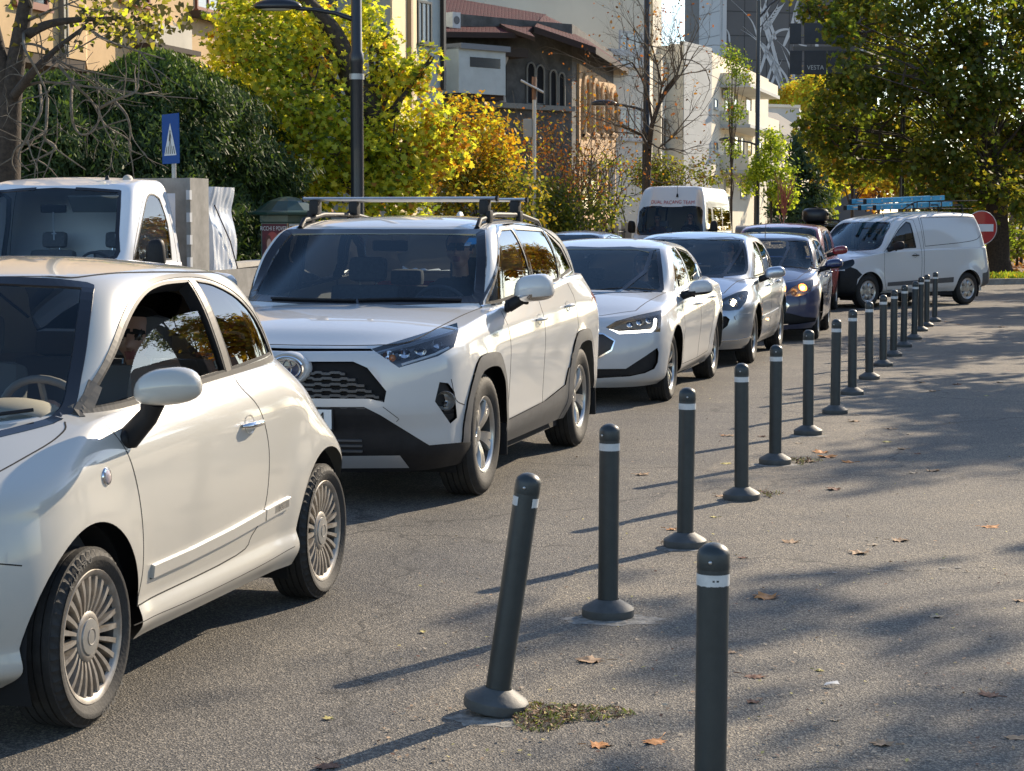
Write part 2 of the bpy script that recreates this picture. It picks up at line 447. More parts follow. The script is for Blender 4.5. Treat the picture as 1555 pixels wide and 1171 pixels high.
def mirror_obj(o):                       # right-hand twin of a left-hand part (mesh mirrored, so no negative scale)
    me = o.data.copy(); bm = bmesh.new(); bm.from_mesh(me)
    for v in bm.verts: v.co.y *= -1
    bmesh.ops.reverse_faces(bm, faces=bm.faces); bm.to_mesh(me); bm.free()
    c = bpy.data.objects.new(o.name.split('.')[0], me); COL.objects.link(c); c.parent = o.parent; c.location = (o.location.x, -o.location.y, o.location.z)
    return c
# ------------------------------------------------------------------ shared vehicle materials
def paint(name, col, dirt=.06, rough=.38, metal=0.0, flake=0):
    if name in MATS: return MATS[name]
    m = mat(name, col, rough, metal, 1.0, .5, coatr=.04)
    n = m.node_tree.nodes; l = m.node_tree.links; b = n['Principled BSDF']; tc = n.new('ShaderNodeTexCoord')
    # road grime: speckle everywhere and a dusty film that belongs to the sills
    sp = n.new('ShaderNodeSeparateXYZ'); l.new(tc.outputs['Object'], sp.inputs[0])
    nz = n.new('ShaderNodeTexNoise'); nz.inputs['Scale'].default_value = 5; nz.inputs['Detail'].default_value = 8; nz.inputs['Roughness'].default_value = .7; l.new(tc.outputs['Object'], nz.inputs['Vector'])
    mr = n.new('ShaderNodeMapRange'); mr.inputs['From Min'].default_value = .75; mr.inputs['From Max'].default_value = .15; mr.inputs['To Max'].default_value = .75; l.new(sp.outputs['Z'], mr.inputs['Value'])
    mu = n.new('ShaderNodeMath'); mu.operation = 'MULTIPLY'; l.new(mr.outputs[0], mu.inputs[0]); l.new(nz.outputs['Fac'], mu.inputs[1])
    ad = n.new('ShaderNodeMath'); ad.operation = 'ADD'; l.new(mu.outputs[0], ad.inputs[0])
    n2 = n.new('ShaderNodeTexNoise'); n2.inputs['Scale'].default_value = 2.2; n2.inputs['Detail'].default_value = 5; l.new(tc.outputs['Object'], n2.inputs['Vector'])
    m2 = n.new('ShaderNodeMath'); m2.operation = 'MULTIPLY'; m2.inputs[1].default_value = dirt*2; l.new(n2.outputs['Fac'], m2.inputs[0]); l.new(m2.outputs[0], ad.inputs[1])
    mx = n.new('ShaderNodeMix'); mx.data_type = 'RGBA'; mx.inputs['A'].default_value = (*col, 1); mx.inputs['B'].default_value = (.26, .22, .17, 1)
    sc = n.new('ShaderNodeMath'); sc.operation = 'MULTIPLY'; sc.inputs[1].default_value = .6; l.new(ad.outputs[0], sc.inputs[0])
    l.new(sc.outputs[0], mx.inputs['Factor']); l.new(mx.outputs['Result'], b.inputs['Base Color'])
    cr = n.new('ShaderNodeMapRange'); cr.inputs['To Min'].default_value = .02; cr.inputs['To Max'].default_value = .35; l.new(ad.outputs[0], cr.inputs['Value']); l.new(cr.outputs[0], b.inputs['Coat Roughness'])
    return m
BLACKP = mat('black_plastic', (.016, .016, .018), .55, spec=.3, var=.3, vscale=20)
GREYP = mat('grey_plastic', (.09, .09, .092), .5, var=.2, vscale=15)
GLOSSK = mat('gloss_black', (.01, .01, .012), .08, coat=.6)
RUBBER = mat('rubber', (.016, .015, .0145), .75, col2=(.032, .029, .026), vscale=14, bump=.2, bscale=90)
DARK = mat('dark_void', (.006, .006, .007), .9)
CHROME = mat('chrome', (.75, .75, .76), .08, 1.0)
ALLOY = mat('alloy', (.52, .51, .49), .28, .85, .3, var=.2, vscale=20)
ALLOYD = mat('alloy_dusty', (.36, .34, .31), .42, .5, col2=(.22, .19, .16), vscale=16)
LENS = glass_mat('lamp_lens', (.93, .95, .97), 1.0)
GLASS = glass_mat('window_glass', (.74, .79, .79))
GLASSD = glass_mat('privacy_glass', (.12, .12, .12))
WSG = glass_mat('windscreen_glass', (.84, .90, .92), (.78, .93, 1.0), gain=1.05)
MIRG = mat('mirror_glass', (.8, .85, .9), .02, 1.0)
REDL = mat('red_lens', (.35, .01, .015), .1, coat=1)
AMBER = mat('amber_lens', (.75, .22, .02), .15, coat=1)
CLOTH = mat('seat_cloth', (.13, .13, .14), .9, var=.3, vscale=40)
DASH = mat('dash_plastic', (.06, .062, .07), .7, var=.2)
BEIGE = mat('beige_trim', (.45, .40, .32), .7)
WHITEPL = mat('plate_white', (.75, .76, .75), .4); BLACKT = mat('plate_black', (.01, .01, .01), .5)
SEAM = mat('panel_gap', (.012, .011, .01), .9)
# ------------------------------------------------------------------ text as mesh
def text_mesh(txt, size, font=None, align='CENTER', extr=0.0):
    cu = bpy.data.curves.new('t', 'FONT'); cu.body = txt; cu.size = size; cu.align_x = align; cu.align_y = 'CENTER'; cu.extrude = extr
    o = bpy.data.objects.new('t', cu); me = bpy.data.meshes.new_from_object(o); vs = [v.co.copy() for v in me.vertices]; fs = [tuple(p.vertices) for p in me.polygons]
    bpy.data.objects.remove(o); bpy.data.curves.remove(cu); bpy.data.meshes.remove(me); return vs, fs
# ------------------------------------------------------------------ wheels
RYM = Matrix.Rotation(-math.pi/2, 4, 'X')     # local Z -> +Y (outward)
def wheel(parent, s, y, R, Wd, rr, style, steer=0.0, side=1, text=None):
    w = empty('wheel', V(s, y*side, R), 0, parent)
    w.rotation_euler = (0, random.uniform(0, 6) if False else 0, steer + (0 if side > 0 else math.pi))
    mb = MB(); h = Wd/2; g = .006
    prof = [(rr-.012, -h*.72), (rr+.004, -h*.86), (rr+(R-rr)*.45, -h*1.02), (R-.030, -h*.97), (R-.010, -h*.86)]
    x = -h*.80
    nb = 5
    for i in range(nb):
        x0 = -h*.80+i*(1.6*h/nb); x1 = x0+1.6*h/nb*.86; prof += [(R-.010, x0), (R-.001, x0+.001), (R-.001+.0, (x0+x1)/2), (R-.001, x1-.001), (R-.010, x1)]
    prof += [(R-.010, h*.86), (R-.030, h*.97), (rr+(R-rr)*.62, h*1.02), (rr+(R-rr)*.45, h*1.025), (rr+(R-rr)*.42, h*1.01), (rr+.012, h*.93), (rr+.004, h*.86), (rr-.012, h*.72)]
    n = 96; mb.lathe(prof, RUBBER, n, RYM)
    # shoulder notches of the tread
    P = len(prof)
    for i, (r_, h_) in enumerate(prof):
        if abs(abs(h_)-h*.86) < 1e-6 and r_ > R*.9 or abs(abs(h_)-h*.97) < 1e-6:
            for k in range(0, n, 2):
                vi = i*n+k; v = Vector(mb.v[vi]); f = (R-.018)/R if abs(abs(h_)-h*.86) < 1e-6 else .985; mb.v[vi] = (v.x*f, v.y, v.z*f)
    if text:
        rad = rr+(R-rr)*.62
        for rep in (0, 180):
            for i, ch in enumerate(text):
                vs, fs = text_mesh(ch, .034); a = math.radians(48+rep+i*8.2)
                Q = []
                for v in vs:
                    # letter centred on the sidewall, reading clockwise
                    aa = a + v.x/rad; rj = rad+v.y; Q.append(RYM @ Vector((rj*math.cos(aa), -rj*math.sin(aa), h*1.03+.0015)))
                mb.add(Q, fs, mat('tyre_lettering', (.13, .125, .115), .7))
    t = mb.build('tyre', None, w, smooth=40)
    rm = MB(); A = ALLOY if style != 'fiat' else ALLOYD
    rm.lathe([(rr-.022, h*.70), (rr-.016, h*.80), (rr-.010, h*.86), (rr+.003, h*.90), (rr+.006, h*.86)], A, 64, RYM)
    rm.lathe([(rr-.014, -h*.7), (rr-.03, -h*.3), (rr-.030, h*.4), (rr-.022, h*.70)], mat('rim_barrel', (.05, .048, .045), .5, .3), 64, RYM)  # barrel colour darkened as the shade behind the spokes
    hub = h*.72
    rm.lathe([(0, -h*.05), (rr-.03, -h*.05)], DARK, 40, RYM)                 # dark disc standing for the shade between the spokes
    rm.lathe([(.03, 0), (rr*.62, 0), (rr*.62, .01), (.05, .02), (.05, h*.5)], mat('brake_disc', (.07, .066, .06), .4, .8, var=.3), 40, RYM)
    def spoke(a0, r0, r1, w0, w1, d0, d1, m, th=.012, curve=0.0):
        vs = []; N_ = 6
        for i in range(N_+1):
            t = i/N_; r_ = r0+(r1-r0)*t; wv = w0+(w1-w0)*t; dv = d0+(d1-d0)*t+curve*math.sin(math.pi*t); a = a0
            for (q, e) in ((-1, -th), (-.75, 0), (.75, 0), (1, -th)):
                vs.append(RYM @ Vector((r_*math.cos(a)-q*wv/2*math.sin(a), r_*math.sin(a)+q*wv/2*math.cos(a), dv+e)))
        fs = [(i*4+j, i*4+j+1, i*4+j+5, i*4+j+4) for i in range(N_) for j in range(3)]
        rm.add(vs, fs, m)
    if style == 'fiat':
        for k in range(24):
            spoke(math.radians(15*k), rr*.34, rr-.016, .013, .024, h*.66, h*.80, A, .03, .006)
        rm.lathe([(rr*.40, h*.50), (rr*.385, h*.70), (rr*.34, h*.76), (rr*.29, h*.76), (rr*.285, h*.73)], A, 48, RYM)
        rm.lathe([(rr*.285, h*.73), (rr*.27, h*.80), (rr*.15, h*.83), (0, h*.84)], mat('hub_cap', (.30, .29, .27), .35, .4), 40, RYM)
        rm.lathe([(rr*.13, h*.838), (rr*.125, h*.855), (rr*.11, h*.842)], A, 30, RYM)
    elif style == 'rav':
        for k in range(5):
            for q in (-1, 1):
                spoke(math.radians(72*k+90+q*9), rr*.16, rr-.014, .042, .062, h*.50, h*.78, A, .03, .012)
            spoke(math.radians(72*k+90), rr*.2, rr-.016, .03, .035, h*.42, h*.66, mat('rim_dark', (.04, .04, .045), .3, .5), .02, 0)
        rm.lathe([(rr*.24, h*.40), (rr*.20, h*.56), (rr*.12, h*.60), (0, h*.61)], A, 32, RYM)
    elif style == 'multi':
        for k in range(10): spoke(math.radians(36*k), rr*.14, rr-.016, .03, .034, h*.5, h*.76, ALLOY, .022, .01)
        rm.lathe([(rr*.24, h*.40), (rr*.18, h*.56), (0, h*.6)], ALLOY, 32, RYM)
    elif style == 'cap':                     # wheel cover with six holes
        rm.lathe([(rr-.01, h*.80), (rr*.90, h*.86), (rr*.80, h*.80)], ALLOY, 48, RYM)
        for k in range(6): spoke(math.radians(60*k), rr*.2, rr*.84, .085, .13, h*.80, h*.82, ALLOY, .02, .012)
        rm.lathe([(rr*.40, h*.74), (rr*.34, h*.88), (rr*.16, h*.92), (0, h*.93)], ALLOY, 40, RYM)
    else:
        for k in range(5): spoke(math.radians(72*k+18), rr*.15, rr-.016, .07, .055, h*.45, h*.72, mat('rim_grey', (.16, .16, .17), .35, .6), .025, .01)
        rm.lathe([(rr*.26, h*.40), (rr*.2, h*.52), (0, h*.55)], mat('rim_grey', (.2, .2, .2)), 32, RYM)
    rm.build('rim', None, w, smooth=35)
    return w
def wheels(parent, wb, y, R, Wd, rr, style, steer=0.0, text=None):
    for s in (0, wb):
        for sd_ in (1, -1): wheel(parent, s, y, R, Wd, rr, style, steer if s == 0 else 0, sd_, text if sd_ > 0 else None)
# ------------------------------------------------------------------ pieces every car has
def underbody(parent, sf, sr, w, wb, R, top=.62):
    mb = MB()
    mb.box(V((0+wb)/2, 0, .24), (wb-2*R-.08, 2*w-.06, .10), DARK)
    mb.box(V((sf+.22-R)/2, 0, .33), (max(.04, -(sf)-R-.22), 2*w*.6, .12), DARK)
    mb.box(V(wb+R+(sr-wb-R)/2-.05, 0, .36), (max(.05, sr-wb-R-.1), 2*w*.8, .14), DARK)
    for s in (0, wb):                        # wheel housings: dark open arches over each wheel
        for sd_ in (-1, 1):
            vs = []; fs = []; N_ = 18; r_ = R+.075
            for yy in (w*sd_*.985, (w-.36)*sd_):
                for i in range(N_+1):
                    a = math.radians(-25+230*i/N_); vs.append(V(s+r_*math.cos(a), yy, R+r_*math.sin(a)))
            fs = [(i, i+1, i+N_+2, i+N_+1) for i in range(N_)]+[tuple(range(N_+1, 2*N_+2))]
            mb.add(vs, fs, DARK)
    mb.box(V(wb/2, 0, .20), (wb+.5, .3, .06), DARK)
    return mb.build('underbody', None, parent)
def seat(parent, s, y, z, m, hr=True, w=.50, bh=.58):
    mb = MB(); R1 = Matrix.Rotation(math.radians(-14), 3, 'Y').transposed()
    mb.box(V(s-.22, y, z-.02), (.50, w, .14), m, bev=.05)
    b = MB()
    mb.box(V(s+.10, y, z+bh/2), (.13, w, bh), m, Matrix.Rotation(math.radians(-12), 3, 'Y'), bev=.055)
    for q in (-1, 1): mb.box(V(s+.04, y+q*(w/2-.045), z+bh/2-.06), (.13, .08, bh*.8), m, Matrix.Rotation(math.radians(-12), 3, 'Y'), bev=.035)
    o = mb.build('seat', None, parent, smooth=50)
    if hr:
        h = MB(); h.box(V(s+.185, y, z+bh+.10), (.10, .27, .17), m, Matrix.Rotation(math.radians(-8), 3, 'Y'), bev=.045)
        for q in (-1, 1): h.tube([V(s+.17, y+q*.06, z+bh-.04), V(s+.18, y+q*.06, z+bh+.05)], .007, CHROME, 6)
        h.build('headrest', None, o, smooth=50)
    return o
def cabin(parent, s_dash, zb, w, s_seat, z_seat, m=None, dm=None, rear=None, wheel_m=None, sw=(.42,)):
    m = m or CLOTH; dm = dm or DASH
    mb = MB()
    poly = [(s_dash-.35, zb-.10), (s_dash-.02, zb+.0), (s_dash+.20, zb-.02), (s_dash+.27, zb-.10), (s_dash+.22, zb-.40), (s_dash-.2, zb-.45)]
    vs = [V(a, -w+.04, b) for a, b in poly]+[V(a, w-.04, b) for a, b in poly]; n = len(poly)
    mb.add(vs, [tuple(range(n)), tuple(range(n, 2*n))[::-1]]+[(i, (i+1) % n, n+(i+1) % n, n+i) for i in range(n)], dm)
    mb.ball(V(s_dash+.16, .36, zb-.01), (.15, .19, .07), dm, 10)
    mb.build('dashboard', None, parent, smooth=40)
    st = MB(); c = V(s_dash+.44, .36, zb-.06); ax = Vector((-math.cos(math.radians(24)), 0, math.sin(math.radians(24)))) ; u = Vector((0, 1, 0)); v = ax.cross(u).normalized()
    pts = [c+u*.185*math.cos(a)+v*.185*math.sin(a) for a in np.linspace(0, 2*math.pi, 33)]
    st.tube(pts, .015, wheel_m or DASH, 8, cap=False); st.ball(c-ax*.02, (.05, .075, .065), wheel_m or DASH, 8)
    for a in (0, math.pi, -math.pi/2): st.tube([c+u*.05*math.cos(a)+v*.05*math.sin(a), c+u*.18*math.cos(a)+v*.18*math.sin(a)], .013, wheel_m or DASH, 6)
    st.tube([c-ax*.02, c-ax*.28], .03, DASH, 8)
    st.build('steering_wheel', None, parent, smooth=50)
    for y in (-.36, .36): seat(parent, s_seat, y, z_seat, m)
    if rear:
        b = MB(); b.box(V(rear-.2, 0, z_seat-.02), (.5, 2*w-.25, .14), m, bev=.05); b.box(V(rear+.10, 0, z_seat+.27), (.13, 2*w-.2, .55), m, Matrix.Rotation(math.radians(-14), 3, 'Y'), bev=.05)
        o = b.build('rear_seat', None, parent, smooth=50)
        for y in (-.36, .36):
            h = MB(); h.box(V(rear+.2, y, z_seat+.60), (.09, .25, .12), m, bev=.04); h.build('headrest', None, o, smooth=50)
    fl = MB(); fl.box(V(s_seat+.2, 0, .30), (2.3, 2*w-.1, .03), DASH)
    for q in (-1, 1): fl.box(V(s_seat-.1, q*(w-.02), (.32+zb-.12)/2), (2.1, .03, zb-.12-.32), DASH)
    fl.build('cabin_lining', None, parent)
def handle(parent, S, s, z, m, L=.20, name='door_handle', rec=True):
    p = S.cast('side', s, z); n = S.nrm(p); mb = MB(); t = Vector((-1, 0, 0)); t = (t-n*t.dot(n)).normalized(); up = n.cross(t).normalized()
    if rec:
        k = 20; vs = [p+t*L*.30*math.cos(a)+up*.038*math.sin(a)+n*.0015 for a in np.linspace(0, 2*math.pi, k, endpoint=False)]; c = p-n*.012
        mb.add(vs+[c], [(i, (i+1) % k, k) for i in range(k)], m if m is not CHROME else mat('handle_recess', (.42, .39, .34), .4, coat=.8))
    pts = [p-t*L/2+n*.004, p-t*L*.42+n*.022, p-t*L*.2+n*.034, p+t*L*.2+n*.034, p+t*L*.42+n*.022, p+t*L/2+n*.004]
    mb.tube(pts, [.010, .015, .0165, .0165, .015, .010], m, 10, sy=.75)
    o = mb.build(name, None, parent, smooth=50); return [o, mirror_obj(o)]
def mirror_part(parent, c, size, m_shell, m_arm, base, e=.75, yaw=0.12, split=None):
    """door mirror: shell, arm, reflecting glass on its rear face"""
    mb = MB(); n = 12; rx, ry, rz = size; c = Vector(c)
    vs0 = len(mb.v); sg = lambda a, e: math.copysign(abs(a)**e, a); R = Matrix.Rotation(yaw, 3, 'Z')
    vs = []; fs = []
    for i in range(n+1):
        t = math.pi*i/n
        for k in range(2*n):
            a = math.pi*k/n; x = rx*sg(math.sin(t), e)*sg(math.cos(a), 1.0); 
            if x < 0: x *= .25                                 # rear face is nearly flat
            tz = sg(math.cos(t), e); yy = ry*sg(math.sin(t), e)*sg(math.sin(a), e)
            vs.append(c+R @ Vector((x, yy*(1-.10*tz) , rz*tz + .10*yy)))
    for i in range(n):
        for k in range(2*n):
            a = i*2*n+k; b = i*2*n+(k+1) % (2*n); fs.append((a, a+2*n, b+2*n, b))
    lowm = split or m_arm
    for f in fs:
        zc = sum(vs[q].z for q in f)/4
        mb.add([vs[q] for q in f], [(0, 1, 2, 3)], m_shell if zc > c.z-rz*.55 else lowm)
    o = mb.build('wing_mirror', None, parent, smooth=60, merge=True)
    g = MB(); gv = [c+R @ Vector((-rx*.25-.002, ry*.86*sg(math.sin(a), .8), rz*.80*sg(math.cos(a), .8))) for a in np.linspace(0, 2*math.pi, 24, endpoint=False)]
    g.add(gv, [tuple(range(24))], MIRG); g.build('mirror_glass', None, o)
    a = MB(); b0 = Vector(base); a.tube([b0, b0.lerp(c, .5)+Vector((0, 0, -.012)), c+R @ Vector((0, -ry*.45, -rz*.72))], [.032, .028, .036], m_arm, 10, sy=1.3); a.ball(b0, (.055, .02, .04), m_arm, 8); a.build('mirror_arm', None, o, smooth=50)
    for q in (o,):
        r = mirror_obj(q); 
        for ch in children(q):
            cc = mirror_obj(ch); cc.parent = r
    return o
def gap(S, mb, view, pts, closed=False, w=.006, n=5, sm=True):
    P = S.drape(view, smooth(pts, closed, n) if sm else pts, closed); S.ribbon(mb, P, w, .0009, .003, SEAM, closed)
def plate(parent, c, yaw, txt, pitch=0.0, off=0.0):
    mb = MB(); R = Matrix.Rotation(pitch, 3, 'Y') if pitch else None; c = Vector(c)
    mb.box(c, (.012, .54, .125), BLACKP, bev=.004); mb.box(c+Vector((.007, 0, .004)), (.004, .52, .11), WHITEPL, bev=.002)
    mb.box(c+Vector((.0095, -.242, .004)), (.002, .03, .105), mat('plate_blue', (.01, .05, .35), .4))
    vs, fs = text_mesh(txt, .105); M = Matrix(((0, 0, 1), (1, 0, 0), (0, 1, 0)))
    mb.add([c+Vector((.0115, .012+off, .004))+M @ Vector((v.x*.82, v.y, 0)) for v in vs], fs, BLACKT)
    return mb.build('licence_plate', None, parent)
def windows(S, parent, items, frame_mat, offs=-.004, fw=.022, inner=.03):
    """cut glazing; items: (part, view, polygon)"""
    for (pn, view, poly, closed_glass) in items: S.cut(pn, view, poly)
def frame(S, mb, view, poly, m, w=.02, out=.002, deep=.028, closed=True, shift=0.0):
    P = S.drape(view, poly, closed); S.ribbon(mb, P, w, out, deep, m, closed, shift)
# ================================================================== small white three-door car (nearest)
def small_car():
    pose = ((-2.1398, 6.6216), .2376); WB = 2.30
    R0 = dict(af=.56, ar=.46, nf=2.5, nr=2.7)
    spec = dict(
        rows=[
            dict(z=[(-.6, .20), (.3, .205), (1.9, .205), (2.8, .26)], w=.770, sf=-.60, sr=2.76, **R0, k=.03),
            dict(z=[(-.6, .25), (2.8, .29)], w=.808, sf=-.655, sr=2.83, **R0, k=.03),
            dict(z=[(-.6, .325), (2.8, .36)], w=.790, sf=-.672, sr=2.845, **R0, k=.03),
            dict(z=[(-.6, .45), (2.8, .48)], w=.808, sf=-.685, sr=2.855, **R0, k=.03),
            dict(z=[(-.6, .58), (2.8, .63)], w=.818, sf=-.675, sr=2.835, **R0, k=.03),
            dict(z=[(-.6, .69), (0, .73), (2.8, .80)], w=.818, sf=-.645, sr=2.79, af=.56, ar=.70, nf=2.5, nr=2.3, k=.03),
            dict(z=[(-.6, .755), (-.3, .80), (.1, .86), (2.8, .93)], w=.806, sf=-.605, sr=2.74, af=.56, ar=.85, nf=2.5, nr=2.2, k=.03),
            dict(z=[(-.55, .785), (-.3, .85), (0, .925), (.2, .975), (.8, 1.01), (1.4, 1.035), (1.9, 1.05), (2.4, 1.045), (2.7, 1.02)], w=.752, sf=-.545, sr=2.62, af=.85, ar=.92, nf=2.3, nr=2.05, k=.05),
        ], hard=(2,), sub=6,
        flare=[(0, .292, .36, .012, .10), (2.30, .292, .37, .022, .13)],
        hood_crown=[(-.55, .02), (-.3, .07), (0, .085), (.3, .07), (2, .03)],
        g0=dict(z=[(-.2, .96), (.2, .975), (.8, 1.01), (1.4, 1.035), (1.9, 1.05), (2.4, 1.045), (2.7, 1.02)], w=.742, sf=-.10, sr=2.58, af=.62, ar=.86, nf=2.3, nr=2.05, k=.03),
        g3=dict(z=[(.3, 1.425), (.7, 1.445), (1.1, 1.455), (1.5, 1.445), (1.9, 1.405), (2.2, 1.345)], w=.555, sf=.47, sr=2.16, af=.42, ar=.6, nf=2.6, nr=2.2, k=.03),
        ps=[(0, 0), (.13, .3), (.32, .6), (.56, .83), (.78, .945), (1, 1)],
        roof_crown=[(.4, .03), (1.2, .045), (2.2, .03)])
    S = Shell(spec, pose)
    WH = paint('cream_white_paint', (.50, .485, .44), .09)
    root = empty('small_car', S.o, 0); root.rotation_euler = S.Mw.to_euler()
    tag(root, 'small rounded cream-white three-door hatchback nearest the camera with half lowered driver window', 'car')
    # ---- openings
    arch_f = [(-.375, .10)]+circ(0, .292, .372, 190, -10, 40)+[(.375, .10)]
    arch_r = [(WB-.372, .10)]+circ(WB, .292, .368, 190, -10, 40)+[(WB+.372, .10)]
    arch_f = [(x, z) for x, z in arch_f]
    S.cut('hole', 'side', arch_f); S.cut('hole', 'side', arch_r)
    win_d = smooth([(.255, 1.005, 1), (.40, 1.135), (.60, 1.28), (.80, 1.365), (1.00, 1.400), (1.265, 1.405, 1), (1.30, 1.22), (1.345, 1.055, 1), (.80, 1.032)], True, 5)
    win_q = smooth([(1.335, 1.405, 1), (1.50, 1.385), (1.68, 1.325), (1.82, 1.22), (1.91, 1.09, 1), (1.66, 1.075), (1.415, 1.06, 1), (1.37, 1.22)], True, 5)
    S.cut('hole', 'side', win_d, regs=(2, 3)); S.cut('quarter_window', 'side', win_q, regs=(2, 3))
    glass = smooth([(.48, 1.015, 1), (.53, 1.09), (.63, 1.175), (.79, 1.242), (1.0, 1.282), (1.16, 1.293), (1.278, 1.295, 1), (1.30, 1.22), (1.345, 1.055, 1), (.80, 1.032)], True, 5)
    ws = smooth([(0, .90, 1), (.40, .93), (.575, .965), (.63, 1.0), (.62, 1.12), (.595, 1.25), (.55, 1.385), (.50, 1.412), (.22, 1.428), (0, 1.43, 1)], True, 4)
    S.cut('windscreen', 'front', ws, regs=(2, 3))
    rw = smooth([(0, 1.12, 1), (.42, 1.12), (.50, 1.15), (.46, 1.30), (.40, 1.37), (0, 1.38, 1)], True, 4)
    S.cut('rear_window', 'rear', rw, regs=(2, 3))
    door = [(.215, .99)]+smooth([(.215, .99, 1), (.29, .86), (.345, .74), (.378, .60), (.385, .45), (.36, .325, 1)], False, 4)+smooth([(.36, .325, 1), (1.30, .345), (1.45, .40), (1.56, .48), (1.60, .62), (1.595, .76), (1.52, .90), (1.42, .985), (1.395, 1.04, 1)], False, 4)
    S.cut('door', 'side', door+[(1.36, 1.06), (.8, 1.04)], regs=(0,))
    S.cut('door', 'side', [(.20, .985), (.8, 1.0), (1.38, 1.02), (1.375, 1.055), (.8, 1.032), (.24, 1.003)], regs=(1, 2), only=('body',))
    hood = smooth([(-.62, .0, 1), (-.605, .20), (-.54, .40), (-.36, .575), (-.10, .665), (.06, .685), (.125, .66), (.10, .55), (.0, .33), (-.03, 0, 1)], True, 5)
    S.cut('bonnet', 'top', hood, regs=(0, 1))
    lamp = circ(.505, .70, .098, n=30); S.cut('headlight', 'front', lamp, regs=(0, 1))
    lamp2 = circ(.50, .49, .05, n=24); S.cut('lower_lamp', 'front', lamp2, regs=(0,))
    S.cut('grille', 'front', smooth([(0, .27, 1), (.40, .27), (.47, .30), (.47, .36), (.40, .38), (0, .385, 1)], True, 3), regs=(0,))
    S.cut('tail_light', 'rear', smooth([(.60, .70), (.68, .72), (.70, .80), (.69, .90), (.61, .92), (.57, .82)], True, 4), regs=(0,))
    M = dict(body=WH, quarter_window=GLASSD, windscreen=WSG, rear_window=GLASS, door=WH, bonnet=WH, headlight=LENS, lower_lamp=LENS, grille=BLACKP, tail_light=REDL)
    P = S.build(root, M, both=('door', 'quarter_window', 'headlight', 'lower_lamp', 'tail_light'), drop=('hole',), offs=dict(windscreen=-.003, quarter_window=-.004, grille=-.015))
    body = P['body'][0]; dr = P['door'][0]
    # door glass, half lowered
    for f in list(S.bm.faces):
        if S.parts[f[S.lay]] == 'hole' and f[S.rl] >= 2: f[S.lay] = 0
    S.cut('door_window', 'side', glass, regs=(2, 3)); 
    keep = S.parts.index('door_window')
    for f in S.bm.faces:
        if f[S.lay] != keep: f[S.lay] = S.parts.index('hole')
    S.build(root, dict(door_window=GLASS), both=('door_window',), drop=('hole',), offs=dict(door_window=-.012))
    # ---- trim, frames, gaps
    TR = mat('window_trim_grey', (.075, .068, .058), .5)
    t = MB()
    frame(S, t, 'side', win_d, BLACKP, .016, .001, .05); frame(S, t, 'side', win_q, BLACKP, .014, .001, .03)
    frame(S, t, 'side', smooth([(.20, .985, 1), (.36, 1.115), (.58, 1.29), (.80, 1.383), (1.02, 1.418), (1.30, 1.424), (1.52, 1.402), (1.70, 1.34), (1.85, 1.225), (1.945, 1.075, 1)], False, 6), TR, .024, .003, .02, False)
    frame(S, t, 'side', [(.20, .992), (.8, 1.018), (1.38, 1.043), (1.66, 1.056), (1.945, 1.07)], TR, .026, .004, .01, False)
    # B pillar between the panes
    bp = [(1.272, 1.41), (1.328, 1.41), (1.365, 1.22), (1.41, 1.06), (1.345, 1.055), (1.30, 1.22)]
    bp = [(1.272, 1.41), (1.30, 1.22), (1.345, 1.055)]
    Pp = S.drape('side', [(1.300, 1.41), (1.333, 1.22), (1.378, 1.05)], False, .02); S.ribbon(t, Pp, .062, .003, .02, mat('pillar_taupe', (.17, .15, .125), .45))
    Pp = S.drape('side', [(.205, .995), (.262, 1.01), (.33, 1.085)], False, .01); S.ribbon(t, Pp, .065, .002, .02, TR)
    # windscreen surround
    frame(S, t, 'front', [p for p in ws if p[0] > .01], GLOSSK, .05, .002, .006, False)
    o = t.build('window_trim', None, body); m = mirror_obj(o)
    g = MB()
    gap(S, g, 'side', door, False, .006, sm=False)
    gap(S, g, 'top', [(.125, .66), (.06, .685), (-.10, .665), (-.36, .575), (-.54, .40), (-.605, .20), (-.62, 0)], False, .007)
    gap(S, g, 'side', [(-.375, .585), (-.44, .60), (-.55, .625)], False, .005)
    gap(S, g, 'top', [(.47, 0), (.49, .20), (.56, .40), (.64, .50), (.90, .565), (1.4, .585), (1.9, .56), (2.15, .50)], False, .012)
    gap(S, g, 'side', [(.30, .27), (.9, .262), (1.6, .27), (1.88, .29)], False, .003)
    for (sx, zx) in ((1.78, .83),):
        pass
    o = g.build('panel_gap', None, body); mirror_obj(o)
    # roof antenna + wiper
    a = MB(); a.tube([V(.74, 0, 1.485), V(.90, 0, 1.66)], [.004, .002], BLACKP, 6); a.ball(V(.73, 0, 1.48), (.03, .012, .012), BLACKP, 6); a.build('aerial', None, root)
    a = MB(); q = S.drape('front', [(.55, 1.005), (.30, .975), (.02, .955)], False, .03); a.tube([p+S.nrm(p)*.014 for p in q], .007, BLACKP, 6); a.build('wiper', None, root)
    # rubbing strip
    st = MB(); q = S.drape('side', [(.47, .425), (.8, .43), (1.2, .445), (1.55, .465)], False, .03); S.ribbon(st, q, .052, .014, .004, WH)
    q2 = S.drape('side', [(.47, .400), (.8, .405), (1.2, .42), (1.55, .44)], False, .03); S.ribbon(st, q2, .006, .004, .004, SEAM)
    st.build('rubbing_strip', None, root, smooth=50)
    st = MB(); q = S.drape('side', [(1.565, .466), (1.70, .474), (1.83, .482)], False, .03); S.ribbon(st, q, .052, .014, .004, WH)
    q = S.drape('side', [(1.66, .474), (1.81, .483)], False, .03); S.ribbon(st, q, .036, .0145, .004, mat('badge_grey', (.28, .27, .25), .3, .5))
